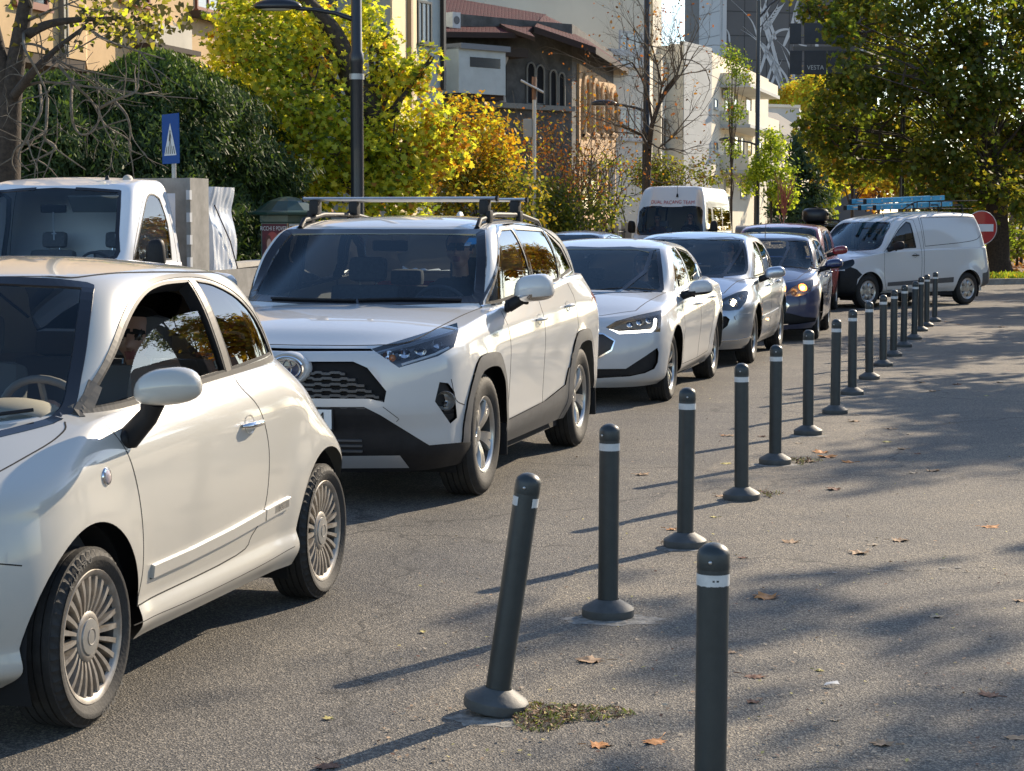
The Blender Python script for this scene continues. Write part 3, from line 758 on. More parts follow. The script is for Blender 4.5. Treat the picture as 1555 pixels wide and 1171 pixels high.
    vs, fs = text_mesh('500', .034); p = S.cast('side', 1.735, .478); n = S.nrm(p); tx = Vector((-1, 0, .0)); tx = -(tx-n*tx.dot(n)).normalized(); ty = n.cross(tx)*-1
    ty = Vector((0, 0, 1)); ty = (ty-n*ty.dot(n)).normalized(); tx = ty.cross(n).normalized()
    st.add([p+tx*v.x*1.25+ty*v.y+n*.0175 for v in vs], fs, CHROME)
    st.build('side_badge', None, root)
    o = handle(root, S, 1.40, .845, CHROME, .18)
    # side repeater
    r = MB(); p = S.cast('side', .115, .80); n = S.nrm(p); MM = Matrix.Translation(p) @ n.to_track_quat('Z', 'Y').to_matrix().to_4x4()
    r.lathe([(.030, 0), (.028, .006), (.022, .008)], CHROME, 24, MM); r.lathe([(.022, .007), (.012, .012), (0, .013)], mat('clear_lens', (.5, .42, .42), .05, coat=1), 24, MM); r.build('side_repeater', None, root, smooth=50)
    # lamps
    for nm, yy, zz, rr_ in (('headlight', .505, .70, .098), ('lower_lamp', .50, .49, .05)):
        for i, q in enumerate((1, -1)):
            p = S.cast('front', yy, zz); n = S.nrm(p); p = Vector((p.x, p.y*q, p.z)); n = Vector((n.x, n.y*q, n.z)); mb = MB()
            MM = Matrix.Translation(p-n*.05) @ n.to_track_quat('Z', 'Y').to_matrix().to_4x4()
            mb.lathe([(rr_*1.03, .052), (rr_*.98, .045), (rr_*.5, .01), (0, 0)], CHROME, 28, MM); mb.build('reflector', None, P[nm][i], smooth=60)
            rg = MB(); rg.lathe([(rr_*1.08, .046), (rr_*1.05, .056), (rr_*.98, .057), (rr_*.97, .048)], CHROME, 36, MM); rg.build('lamp_ring', None, P[nm][i], smooth=60)
    # mirror: measured at s .33..  body-colour shell on a black stalk
    mirror_part(root, V(.29, .955, 1.085), (.072, .117, .063), WH, BLACKP, V(.33, .79, .90), .8, .1, WH)
    wheels(root, WB, .725, .292, .185, .214, 'fiat', 0.0, 'KUMHO')
    underbody(root, -.6, 2.75, .77, WB, .292)
    lt = mat('seat_cream', (.30, .27, .22), .8)
    cabin(root, .18, .97, .66, 1.20, .50, mat('seat_grey', (.16, .15, .14), .9), mat('dash_cream', (.50, .45, .36), .5), 2.0, mat('wheel_cream', (.22, .20, .17), .6))
    mm = MB(); mm.box(V(.52, 0, 1.335), (.03, .22, .06), BLACKP, bev=.02); mm.build('rear_view_mirror', None, root)
    return S, root
small_car_S, small_car_root = small_car()
# ================================================================== the other vehicles
def E3(p): return [(360+x/2.439, 290+y/2.439) + tuple(r) for x, y, *r in p]
def E4(p): return [(840+x/3.445, 280+y/3.445) + tuple(r) for x, y, *r in p]
def E5(p): return [(1130+x/3.659, 260+y/3.659) + tuple(r) for x, y, *r in p]
def arch(s, R, r, flat=1.0):
    return [(s-r-.0, .08)]+[(x, z) for x, z in circ(s, R, r, 192, -12, 36)]+[(s+r, .08)]
def common(S, root, sp):
    pass
def lamp_guts(S, parent, view, pts, depth=.07, m=None, ball=None, emit=None):
    """housing behind a lens: a recessed dish following the outline, bulbs as reflector bowls"""
    P = S.drape(view, pts, True, 4 if view == 'eye' else .02); ns = [S.nrm(p) for p in P]; c = sum(P, Vector())/len(P); nn = sum(ns, Vector()).normalized()
    mb = MB(); n = len(P)
    vs = [p-q*.004 for p, q in zip(P, ns)]+[p.lerp(c, .12)-nn*depth for p in P]+[c-nn*depth]
    mb.add(vs, [(i, (i+1) % n, n+(i+1) % n, n+i) for i in range(n)]+[(n+i, n+(i+1) % n, 2*n) for i in range(n)], m or CHROME)
    return mb, c, nn
def bowl(mb, c, n, r, m=CHROME, bulb=None):
    MM = Matrix.Translation(c) @ n.to_track_quat('Z', 'Y').to_matrix().to_4x4()
    mb.lathe([(r, .028), (r*.97, .03), (r*.92, .02), (r*.6, -.005), (0, -.015)], m, 24, MM)
    if bulb: mb.ball(c+n*.012, r*.42, bulb, 8)
def suv():
    pose = ((-1.035, 12.1798), .2451); WB = 2.69; R0 = dict(af=.62, ar=.45, nf=3.1, nr=3.4)
    spec = dict(rows=[
        dict(z=[(-.8, .21), (.4, .25), (2.3, .25), (3.6, .33)], w=.855, sf=-.80, sr=3.55, **R0, k=.02),
        dict(z=[(-.8, .33), (3.6, .40)], w=.905, sf=-.885, sr=3.64, **R0, k=.02),
        dict(z=[(-.8, .47), (3.6, .52)], w=.912, sf=-.905, sr=3.67, **R0, k=.02),
        dict(z=[(-.8, .56), (3.6, .66)], w=.918, sf=-.93, sr=3.67, **R0, k=.02),
        dict(z=[(-.8, .82), (.3, .84), (3.6, .90)], w=.930, sf=-.915, sr=3.63, **R0, k=.02),
        dict(z=[(-.8, .91), (0, .96), (3.6, 1.06)], w=.915, sf=-.885, sr=3.58, **R0, k=.02, fz=-.02),
        dict(z=[(-.8, .965), (-.3, 1.02), (.2, 1.07), (.6, 1.10), (1.9, 1.185), (2.6, 1.23), (3.3, 1.24), (3.6, 1.2)], w=.865, sf=-.82, sr=3.48, af=.7, ar=.5, nf=3.2, nr=3.0, k=.02, fz=-.045, wy=[(1.5, 1), (2.5, .99), (3.4, .945)])],
        hard=(2, 3, 5), sub=5, flare=[(0, .362, .42, .015, .07), (WB, .362, .42, .022, .07)],
        hood_crown=[(-.8, .0), (-.6, .05), (0, .06), (.5, .05), (3, .03)], cn=2.6,
        g0=dict(z=[(.1, 1.09), (.6, 1.10), (1.9, 1.185), (2.6, 1.23), (3.3, 1.24), (3.6, 1.2)], w=.845, sf=.12, sr=3.42, af=.62, ar=.5, nf=2.6, nr=3.0, k=.02, wy=[(1.3, 1), (2.3, .985), (3.3, .93)]),
        g3=dict(z=[(.9, 1.585), (1.3, 1.625), (1.9, 1.635), (2.5, 1.60), (2.9, 1.56)], w=.60, sf=.93, sr=2.86, af=.40, ar=.35, nf=2.6, nr=3, k=.03, wy=[(1.3, 1), (2.2, .95), (2.9, .86)]),
        ps=[(0, 0), (.09, .3), (.22, .6), (.44, .86), (.70, .965), (1, 1)], roof_crown=[(.9, .02), (1.6, .035), (3.3, .03)])
    S = Shell(spec, pose); WH = paint('suv_white_paint', (.55, .555, .55), .07)
    root = empty('suv', S.o); root.rotation_euler = S.Mw.to_euler()
    tag(root, 'white hybrid SUV with silver roof bars and black wheel arch cladding, second in the queue', 'car')
    def octo(s, r, a=.08):
        return [(s-r*1.03, .08), (s-r*1.04, .36), (s-r*.93, .60), (s-r*.58, .362+r*.93), (s-r*.25, .362+r*1.02), (s+r*.25, .362+r*1.02), (s+r*.60, .362+r*.93), (s+r*.95, .60), (s+r*1.04, .36), (s+r*1.03, .08)]
    for s_, nm in ((0, 'wheel_arch_trim'), (WB, 'wheel_arch_trim')):
        S.cut('wheel_arch_trim' if s_ == 0 else 'rear_arch_trim', 'side', smooth(octo(s_, .475), True, 3), regs=(0,))
    S.cut('sill_trim', 'side', [(.38, .1), (2.30, .1), (2.32, .62), (2.22, .60), (2.14, .49), (1.5, .43), (.50, .40), (.38, .42)], regs=(0,), only=('body',))
    S.cut('hole', 'side', smooth(octo(0, .395), True, 3), regs=(0,)); S.cut('hole', 'side', smooth(octo(WB, .395), True, 3), regs=(0,))
    S.cut('lower_trim', 'eye', E3([(60, 800), (470, 800), (530, 830), (712, 942), (870, 928), (900, 1000), (860, 1120), (60, 1120)]), regs=(0,))
    S.cut('skid_plate', 'eye', E3([(60, 985), (603, 980), (638, 1026), (60, 1030)]), regs=(0,))
    S.cut('grille', 'eye', E3([(60, 632), (430, 632), (482, 655), (553, 742), (545, 783), (490, 770), (60, 768)]), regs=(0,))
    S.cut('grille', 'eye', E3([(60, 583), (495, 584), (505, 593), (60, 595)]), regs=(0, 1))
    hl = E3([(497, 585), (630, 545), (815, 488), (820, 520), (803, 578), (745, 612), (600, 655)]); S.cut('headlight', 'eye', hl, regs=(0, 1))
    fog = E3([(750, 708), (782, 712), (806, 745), (815, 840), (790, 862), (733, 780)]); S.cut('fog_bezel', 'eye', fog, regs=(0,))
    ws = E3([(-60, 168), (240, 158), (600, 150), (903, 152, 1), (905, 250), (897, 385), (883, 402, 1), (560, 414), (60, 412), (-60, 410, 1)])
    wsp = smooth(ws, True, 3); S.cut('windscreen', 'eye', wsp, regs=(2, 3))
    w1 = [(.47, 1.125), (1.42, 1.175), (1.46, 1.30), (1.36, 1.58), (1.10, 1.575), (.93, 1.53)]
    w2 = [(1.52, 1.18), (2.30, 1.225), (2.36, 1.32), (2.24, 1.565), (1.44, 1.58), (1.54, 1.30)]
    w3 = [(2.37, 1.235), (2.86, 1.28), (2.66, 1.44), (2.38, 1.545), (2.33, 1.55), (2.43, 1.33)]
    for nm, w in (('side_window', w1), ('rear_door_window', w2), ('quarter_window', w3)): S.cut(nm, 'side', w, regs=(2, 3))
    S.cut('rear_window', 'rear', [(0, 1.22), (.62, 1.22), (.60, 1.52), (0, 1.54)], regs=(2, 3))
    d1 = [(.50, 1.10)]+smooth([(.50, 1.10, 1), (.53, .95), (.54, .60), (.52, .33, 1)], False, 3)+[(1.46, .33), (1.47, .9), (1.47, 1.18)]
    d2 = [(1.47, 1.18), (1.47, .33), (2.15, .34), (2.22, .55), (2.36, .76), (2.52, .88), (2.52, 1.10), (2.40, 1.23)]
    S.cut('door', 'side', d1+[(.9, 1.12)], regs=(0,), only=('body',)); S.cut('rear_door', 'side', d2, regs=(0,), only=('body',))
    S.cut('tail_light', 'side', [(3.05, 1.02), (3.7, 1.0), (3.7, 1.16), (3.30, 1.17)], regs=(0,))
    hd = [(-.80, .0), (-.785, .45), (-.70, .66), (-.4, .735), (0, .755), (.40, .77), (.47, .76), (.38, .6), (.2, .3), (.15, 0)]
    S.cut('bonnet', 'top', hd, regs=(1, 0), only=('body',))
    M = dict(body=WH, wheel_arch_trim=GREYP, rear_arch_trim=GREYP, sill_trim=GREYP, lower_trim=BLACKP, skid_plate=mat('skid_silver', (.45, .46, .48), .35, .5), grille=DARK, headlight=LENS, fog_bezel=BLACKP, windscreen=WSG, side_window=GLASS, rear_door_window=GLASSD, quarter_window=GLASSD, rear_window=GLASS, door=WH, rear_door=WH, tail_light=REDL, bonnet=WH)
    P = S.build(root, M, both=('wheel_arch_trim', 'rear_arch_trim', 'sill_trim', 'side_window', 'rear_door_window', 'quarter_window', 'door', 'rear_door', 'headlight', 'fog_bezel', 'tail_light'), drop=('hole',),
                offs=dict(windscreen=-.003, side_window=-.004, rear_door_window=-.004, quarter_window=-.004, grille=-.03, wheel_arch_trim=.012, rear_arch_trim=.012, sill_trim=.010, fog_bezel=-.02, lower_trim=-.004), names=dict(side_window='door_window', rear_arch_trim='wheel_arch_trim'))
    body = P['body'][0]; t = MB()
    for w in (w1, w2, w3): frame(S, t, 'side', w, BLACKP, .022, .001, .028)
    frame(S, t, 'side', [(.42, 1.108), (1.45, 1.163), (2.40, 1.215), (2.92, 1.26)], CHROME, .012, .006, .01, False)
    frame(S, t, 'side', [(.42, 1.115), (.72, 1.36), (.95, 1.555), (1.14, 1.60), (1.6, 1.61), (2.30, 1.585), (2.70, 1.47), (2.92, 1.27)], GLOSSK, .022, .003, .01, False)
    for a, b in (((1.42, 1.58), (1.49, 1.18)), ((2.28, 1.56), (2.37, 1.235))):
        q = S.drape('side', [a, ((a[0]+b[0])/2+.03, (a[1]+b[1])/2), b], False); S.ribbon(t, q, .07, .002, .02, GLOSSK)
    frame(S, t, 'eye', E3([(528, 151), (600, 150), (903, 152), (906, 250), (897, 385), (883, 402), (560, 414), (300, 414)]), GLOSSK, .07, .003, .006, False)
    o = t.build('window_trim', None, body); mirror_obj(o)
    g = MB(); gap(S, g, 'side', d1, False, .007, sm=False); gap(S, g, 'side', d2[1:], False, .007, sm=False); gap(S, g, 'side', [(-.63, .74), (-.58, .62), (-.47, .58)], False, .006)
    gap(S, g, 'top', [(.47, .76), (.40, .77), (0, .755), (-.4, .735), (-.70, .66), (-.785, .45), (-.80, 0)], False, .010)
    gap(S, g, 'eye', E3([(540, 800), (600, 845), (590, 855)]), False, .004, sm=False)
    o = g.build('panel_gap', None, body); mirror_obj(o)
    # grille bars with hexagon openings
    gb = MB()
    for k in range(7):
        z = .590+.032*k; ymax = [.55, .55, .53, .49, .45, .40, .34][k]
        pts = []
        for i in range(int(ymax/.01)):
            yy = i*.01; up = .006*(1 if (int((yy+(.05 if k % 2 else 0))/.05) % 2) else -1)
            pts.append((yy, z+up*.6))
        q = S.drape('front', pts, False, .012); S.ribbon(gb, [p+Vector((-.012, 0, 0)) for p in q], .017, .008, .02, mat('grille_grey', (.065, .068, .072), .4, .3))
    o = gb.build('grille_bars', None, P['grille'][0]); mirror_obj(o)
    em = MB(); c = Vector((S.cast('front', 0, .80).x+.014, -.03, .805)); MX = Matrix(((0, 0, 1, c.x), (1, 0, 0, 0), (0, 1, 0, c.z), (0, 0, 0, 1)))
    sc = Matrix.Diagonal((1.06, .76, 1, 1))
    em.lathe([(.126, -.05), (.122, .002), (.112, .012), (.10, .0)], WH, 40, MX @ sc); em.lathe([(.10, 0), (.095, .012), (.088, .014), (.084, .006)], CHROME, 40, MX @ sc); em.lathe([(.086, .006), (0, .010)], mat('emblem_navy', (.02, .035, .09), .12, coat=1), 40, MX @ sc)
    def ring(rx, ry, cy, w):
        em.tube([MX @ Vector((rx*math.cos(a), cy+ry*math.sin(a), .014)) for a in np.linspace(0, 2*math.pi, 40)], w, CHROME, 6, cap=False)
    ring(.078, .054, 0, .005); ring(.027, .050, -.002, .0045); ring(.054, .019, .029, .0045)
    em.build('emblem', None, root, smooth=50)
    lt = mat('lamp_reflection', (.8, .82, .85), .06, 1.0)
    for i, q in enumerate((1, -1)):
        mb, c, nn = lamp_guts(S, None, 'eye', hl, .09, mat('lamp_dark', (.20, .205, .21), .22, .7))
        for (x, y, r) in ((560, 606, .035), (620, 595, .036), (680, 585, .038), (745, 560, .040)):
            p = S.cast('eye', *E3([(x, y)])[0]); bowl(mb, p-S.nrm(p)*.045, S.nrm(p), r)
        q2 = S.drape('eye', E3([(515, 590), (640, 556), (800, 508)]), False, 6); S.ribbon(mb, [p-S.nrm(p)*.02 for p in q2], .016, .004, .01, mat('lamp_white', (.7, .72, .75), .2))
        q2 = S.drape('eye', E3([(610, 643), (740, 600), (790, 575)]), False, 6); S.ribbon(mb, [p-S.nrm(p)*.015 for p in q2], .014, .004, .01, mat('lamp_white', (.7, .72, .75), .2))
        p = S.cast('eye', *E3([(575, 610)])[0]); mb.ball(p-S.nrm(p)*.03, .022, AMBER, 8)
        o = mb.build('lamp_unit', None, P['headlight'][0], smooth=30)
        if i: m_ = mirror_obj(o); m_.parent = P['headlight'][1]; bpy.data.objects.remove(o)
        fb = MB(); p = S.cast('eye', *E3([(776, 776)])[0]); bowl(fb, p-S.nrm(p)*.01, Vector((.93, .3, 0)).normalized(), .055, mat('fog_glass', (.35, .33, .30), .08, .5, coat=1)); 
        for yy in (800, 815, 830, 845):
            qq = S.drape('eye', E3([(770, yy-14), (808, yy-18)]), False, 4); S.ribbon(fb, [p-S.nrm(p)*.012 for p in qq], .008, .004, .01, BLACKP)
        o = fb.build('fog_lamp', None, P['fog_bezel'][0], smooth=40)
        if i: m_ = mirror_obj(o); m_.parent = P['fog_bezel'][1]; bpy.data.objects.remove(o)
    lw = MB()
    for z in (.345, .375, .405):
        q = S.drape('front', [(0, z), (.42, z)], False, .05); S.ribbon(lw, q, .012, .012, .01, GREYP)
    o = lw.build('intake_bars', None, P['lower_trim'][0]); mirror_obj(o)
    # plate: only its right end shows past the small car
    pc = S.cast('front', 0, .50); plate(root, (pc.x+.012, -.0, .52), 0, 'M', off=.175)
    for s_, z_ in ((1.34, .985), (2.24, 1.035)): handle(root, S, s_, z_, WH, .19)
    vs, fs = text_mesh('HYBRID', .036); b = MB(); p = S.cast('side', .20, .945); n = S.nrm(p); ty = Vector((0, 0, 1)); ty = (ty-n*ty.dot(n)).normalized(); tx = ty.cross(n).normalized()
    b.add([p+tx*v.x+ty*v.y+n*.003 for v in vs], fs, BLACKP); b.build('badge', None, root)
    mirror_part(root, V(.66, 1.045, 1.215), (.10, .125, .085), WH, BLACKP, V(.60, .89, 1.10), .62, .10, CHROME)
    rl = MB(); q = [S.cast('top', s_, .60)+Vector((0, 0, h)) for s_, h in ((.95, .0), (1.02, .035), (1.4, .045), (2.1, .045), (2.6, .035), (2.7, .0))]; rl.tube(q, .018, BLACKP, 8)
    q = S.drape('top', [(.93, .60), (2.7, .55)], False, .05); S.ribbon(rl, q, .05, .004, .01, BLACKP)
    o = rl.build('roof_rail', None, root, smooth=50); mirror_obj(o)
    for s_ in (1.20, 2.02):
        b = MB(); zz = 1.775; b.tube([V(s_, -.66, zz), V(s_, .66, zz)], .022, ALLOY, 12, sy=.0 or 1.0)
        for i_, v in enumerate(b.v): b.v[i_] = (v[0]+(v[0]+s_)*1.0, v[1], zz+(v[2]-zz)*.62)
        b.tube([V(s_, .66, zz), V(s_, .675, zz)], .02, BLACKP, 10); b.tube([V(s_, -.66, zz), V(s_, -.675, zz)], .02, BLACKP, 10)
        for q in (-1, 1): b.box(V(s_, .585*q, zz-.055), (.085, .07, .10), BLACKP, bev=.02); b.box(V(s_, .615*q, zz-.115), (.08, .035, .08), BLACKP, bev=.012)
        b.build('roof_bar', None, root, smooth=45)
    a = MB(); a.ball(V(2.7, 0, 1.65), (.07, .025, .05), WH, 10); a.build('shark_fin_aerial', None, root, smooth=60)
    a = MB(); q = S.drape('eye', E3([(830, 408), (600, 405), (450, 408)]), False, 6); a.tube([p+S.nrm(p)*.012 for p in q], .008, BLACKP, 6)
    q = S.drape('eye', E3([(440, 410), (250, 406), (130, 402)]), False, 6); a.tube([p+S.nrm(p)*.012 for p in q], .008, BLACKP, 6); a.build('wiper', None, root)
    st = MB(); q = S.cast('eye', *E3([(870, 183)])[0]); n = S.nrm(q); u_ = Vector((0, 0, 1)).cross(n).normalized(); v_ = n.cross(u_)
    for (x0, y0, w_, h_, cc) in ((0, 0, .05, .03, (.05, .35, .6)), (-.02, -.028, .025, .016, (.7, .7, .72))):
        st.add([q-n*.006+u_*(x0+a_*w_)+v_*(y0+b_*h_) for a_, b_ in ((-1, -1), (1, -1), (1, 1), (-1, 1))], [(0, 1, 2, 3)], mat('sticker%.2f' % cc[0], cc, .5))
    st.build('windscreen_sticker', None, root)
    wheels(root, WB, .80, .362, .225, .225, 'rav', 0.0)
    for s_ in (.43, WB+.43):
        for q in (-1, 1): mf = MB(); mf.box(V(s_, .83*q, .29), (.012, .20, .20), BLACKP, bev=.005); mf.build('mud_flap', None, root)
    underbody(root, -.8, 3.55, .85, WB, .362)
    cabin(root, .52, 1.10, .78, 1.45, .62, rear=2.35)
    mm = MB(); mm.box(V(1.0, 0, 1.47), (.03, .24, .07), BLACKP, bev=.02); mm.build('rear_view_mirror', None, root)
    return S, root
suv_S, suv_root = suv()
def car(name, label, pose, WB, spec, paintm, R, Wd, rr, style, C, cabin_args=None, handles=(), mirror=None, uw=.8, doors=(), sidewin=(), eyewin=None, extra=None, glass=GLASS, wheel_y=None, cat='car', trim=BLACKP, arch_r=.06, glass2=None, rearwin=None, view='side', lamp=None, bonnet=None):
    S = Shell(spec, pose); root = empty(name, S.o); root.rotation_euler = S.Mw.to_euler(); tag(root, label, cat)
    M = dict(body=paintm); both = set(); offs = {}
    for s_ in (0, WB): S.cut('hole', 'side', arch(s_, R, R+arch_r), regs=(0,))
    for (pn, vw, poly, m, off, bt) in C:
        S.cut(pn, vw, poly, regs=(0, 1)); M[pn] = m; offs[pn] = off
        if bt: both.add(pn)
    S.cut('windscreen', eyewin[0], eyewin[1], regs=(2, 3)); M['windscreen'] = WSG; offs['windscreen'] = -.003
    for k, (vw, w) in enumerate(sidewin):
        nm = ['door_window', 'rear_door_window', 'quarter_window'][k]; S.cut(nm, vw, w, regs=(2, 3)); M[nm] = glass if k == 0 else (glass2 or glass); both.add(nm); offs[nm] = -.004
    if rearwin: S.cut('rear_window', 'rear', rearwin, regs=(2, 3)); M['rear_window'] = glass
    for k, d in enumerate(doors):
        nm = ['door', 'rear_door', 'side_door'][k]; S.cut(nm, 'side', d, regs=(0,), only=('body',)); M[nm] = paintm; both.add(nm)
    if bonnet: S.cut('bonnet', 'top', bonnet, regs=(0, 1), only=('body',)); M['bonnet'] = paintm
    P = S.build(root, M, both=tuple(both), drop=('hole',), offs=offs)
    body = P['body'][0]; t = MB()
    for vw, w in sidewin: frame(S, t, vw, w, trim, .022, .001, .028)
    fp = eyewin[1] if eyewin[0] == 'eye' else [p for p in eyewin[1] if p[0] > .01]
    frame(S, t, eyewin[0], fp, GLOSSK, .045, .003, .004, eyewin[0] == 'eye')
    vv = [v for v in t.v]; 
    o = t.build('window_trim', None, body); mirror_obj(o)
    g = MB()
    for d in doors: gap(S, g, 'side', d, True, .007, sm=False)
    if bonnet: gap(S, g, 'top', bonnet, True, .009, sm=False)
    if doors or bonnet: o = g.build('panel_gap', None, body); mirror_obj(o)
    for s_, z_ in handles: handle(root, S, s_, z_, paintm if name != 'panel_van' else BLACKP, .18)
    if mirror: mirror_part(root, *mirror)
    wheels(root, WB, wheel_y or uw-.085, R, Wd, rr, style, 0.0)
    fr = spec['rows'][1]; underbody(root, fr['sf']+.05, fr['sr']-.1, uw-.02, WB, R)
    if cabin_args: cabin(root, **cabin_args)
    return S, root, P
# ---------------- white hatchback with angular lit headlight
def hatch():
    R0 = dict(af=.62, ar=.45, nf=2.9, nr=3.0)
    spec = dict(rows=[
        dict(z=[(-.8, .17), (.4, .20), (2.3, .20), (3.4, .28)], w=.80, sf=-.80, sr=3.38, **R0, k=.03),
        dict(z=[(-.8, .25), (3.4, .33)], w=.875, sf=-.865, sr=3.46, **R0, k=.03),
        dict(z=[(-.8, .40), (3.4, .50)], w=.895, sf=-.885, sr=3.49, **R0, k=.03),
        dict(z=[(-.8, .56), (3.4, .66)], w=.912, sf=-.875, sr=3.47, **R0, k=.03),
        dict(z=[(-.8, .68), (0, .72), (3.4, .84)], w=.912, sf=-.84, sr=3.43, **R0, k=.03),
        dict(z=[(-.8, .745), (-.3, .82), (.4, .88), (3.4, .98)], w=.885, sf=-.78, sr=3.38, **R0, k=.03),
        dict(z=[(-.75, .775), (-.4, .85), (0, .91), (.5, .96), (1.4, 1.00), (2.4, 1.04), (3.3, 1.06)], w=.83, sf=-.73, sr=3.24, af=.75, ar=.6, nf=2.8, nr=2.6, k=.03, wy=[(1.5, 1), (2.4, .985), (3.2, .93)])],
        hard=(5,), sub=5, flare=[(0, .316, .37, .015, .09), (2.7, .316, .37, .025, .10)], hood_crown=[(-.7, .01), (-.4, .045), (.2, .07), (.6, .05), (3, .03)], cn=2.4,
        g0=dict(z=[(0, .955), (.5, .965), (1.4, 1.00), (2.4, 1.04), (3.3, 1.06)], w=.81, sf=.10, sr=3.16, af=.62, ar=.6, nf=2.5, nr=2.5, k=.03, wy=[(1.3, 1), (2.2, .97), (3.0, .90)]),
        g3=dict(wy=[(1.3, 1), (2.0, .95), (2.7, .84)], z=[(.9, 1.375), (1.5, 1.425), (1.9, 1.415), (2.3, 1.37), (2.7, 1.29)], w=.55, sf=.92, sr=2.62, af=.42, ar=.4, nf=2.6, nr=2.8, k=.03), roof_crown=[(.9, .02), (1.6, .035), (3.1, .03)])
    WH = paint('hatch_white_paint', (.51, .52, .53), .07)
    hl = E4([(275, 748), (330, 715), (440, 685), (565, 658), (566, 700), (560, 772), (530, 772), (440, 778), (345, 783)])
    C = [('headlight', 'eye', hl, LENS, -.002, True), ('grille', 'eye', E4([(-60, 778), (260, 785), (318, 820), (300, 865), (232, 905), (-60, 925)]), mat('mesh_black', (.015, .015, .017), .4), -.02, False),
         ('lower_grille', 'eye', E4([(-60, 968), (380, 965), (480, 900), (545, 855), (552, 880), (548, 930), (530, 965), (480, 988), (400, 1005), (-60, 1032)]), BLACKP, -.025, False)]
    w1 = [(.60, .99), (1.40, 1.022), (1.32, 1.37), (1.12, 1.355), (.86, 1.25)]; w2 = [(1.45, 1.025), (2.24, 1.055), (2.24, 1.20), (2.00, 1.315), (1.38, 1.37)]; w3 = [(2.30, 1.06), (2.64, 1.08), (2.46, 1.17), (2.30, 1.20)]
    d1 = [(.42, .95), (.47, .60), (.44, .30), (1.42, .30), (1.45, .65), (1.42, 1.0)]; d2 = [(1.42, 1.0), (1.45, .65), (1.42, .30), (2.15, .32), (2.28, .62), (2.46, .78), (2.50, .95), (2.42, 1.03)]
    S, root, P = car('hatchback', 'white five-door hatchback with angular bright running lights between the SUV and the silver car', ((.614, 18.4745), .2418), 2.7, spec, WH, .316, .205, .215, 'multi', C,
        dict(s_dash=.50, zb=.95, w=.74, s_seat=1.35, z_seat=.48, rear=2.2), [(1.28, .83), (2.26, .86)], (V(.62, 1.03, 1.01), (.08, .115, .07), WH, BLACKP, V(.60, .86, .93), .7, .1, BLACKP), .85, [d1, d2], [('side', w1), ('side', w2), ('side', w3)],
        ('eye', smooth(E4([(-40, 350), (250, 335), (548, 340, 1), (560, 440), (570, 545, 1), (552, 562, 1), (200, 566), (-40, 560)]), True, 2)), trim=CHROME, rearwin=[(0, 1.08), (.6, 1.08), (.5, 1.28), (0, 1.30)], bonnet=[(-.70, 0), (-.66, .35), (-.5, .62), (0, .70), (.40, .74), (.30, .55), (.13, 0)])
    hm = MATS.setdefault('drl_white', None) or None
    del MATS['drl_white']; DRL = mat('drl_white', (.9, .9, .9), .3, emit=(1, .93, .80), estr=2.6)
    mb, c, nn = lamp_guts(S, None, 'eye', hl, .07, mat('lamp_gold', (.20, .17, .12), .25, .7))
    q = S.drape('eye', E4([(292, 760), (345, 774), (520, 764), (536, 745), (541, 700)]), False, 3); S.ribbon(mb, [p-S.nrm(p)*.012 for p in q], .026, .004, .01, DRL)
    for x, y in ((400, 730), (450, 718), (500, 708)): p = S.cast('eye', *E4([(x, y)])[0]); bowl(mb, p-S.nrm(p)*.04, S.nrm(p), .03)
    o = mb.build('lamp_unit', None, P['headlight'][0], smooth=30); m_ = mirror_obj(o); m_.parent = P['headlight'][1]
    g = MB()
    for k in range(8):
        q = S.drape('front', [(0, .60+k*.016), (.52, .60+k*.016)], False, .05)
    q = S.drape('eye', E4([(26, 775), (262, 782), (322, 819), (304, 868), (234, 908), (26, 930)]), False, 3); S.ribbon(g, q, .016, .006, .01, CHROME)
    o = g.build('grille_frame', None, P['grille'][0]); mirror_obj(o)
    return S, root
hatch_S, hatch_root = hatch()
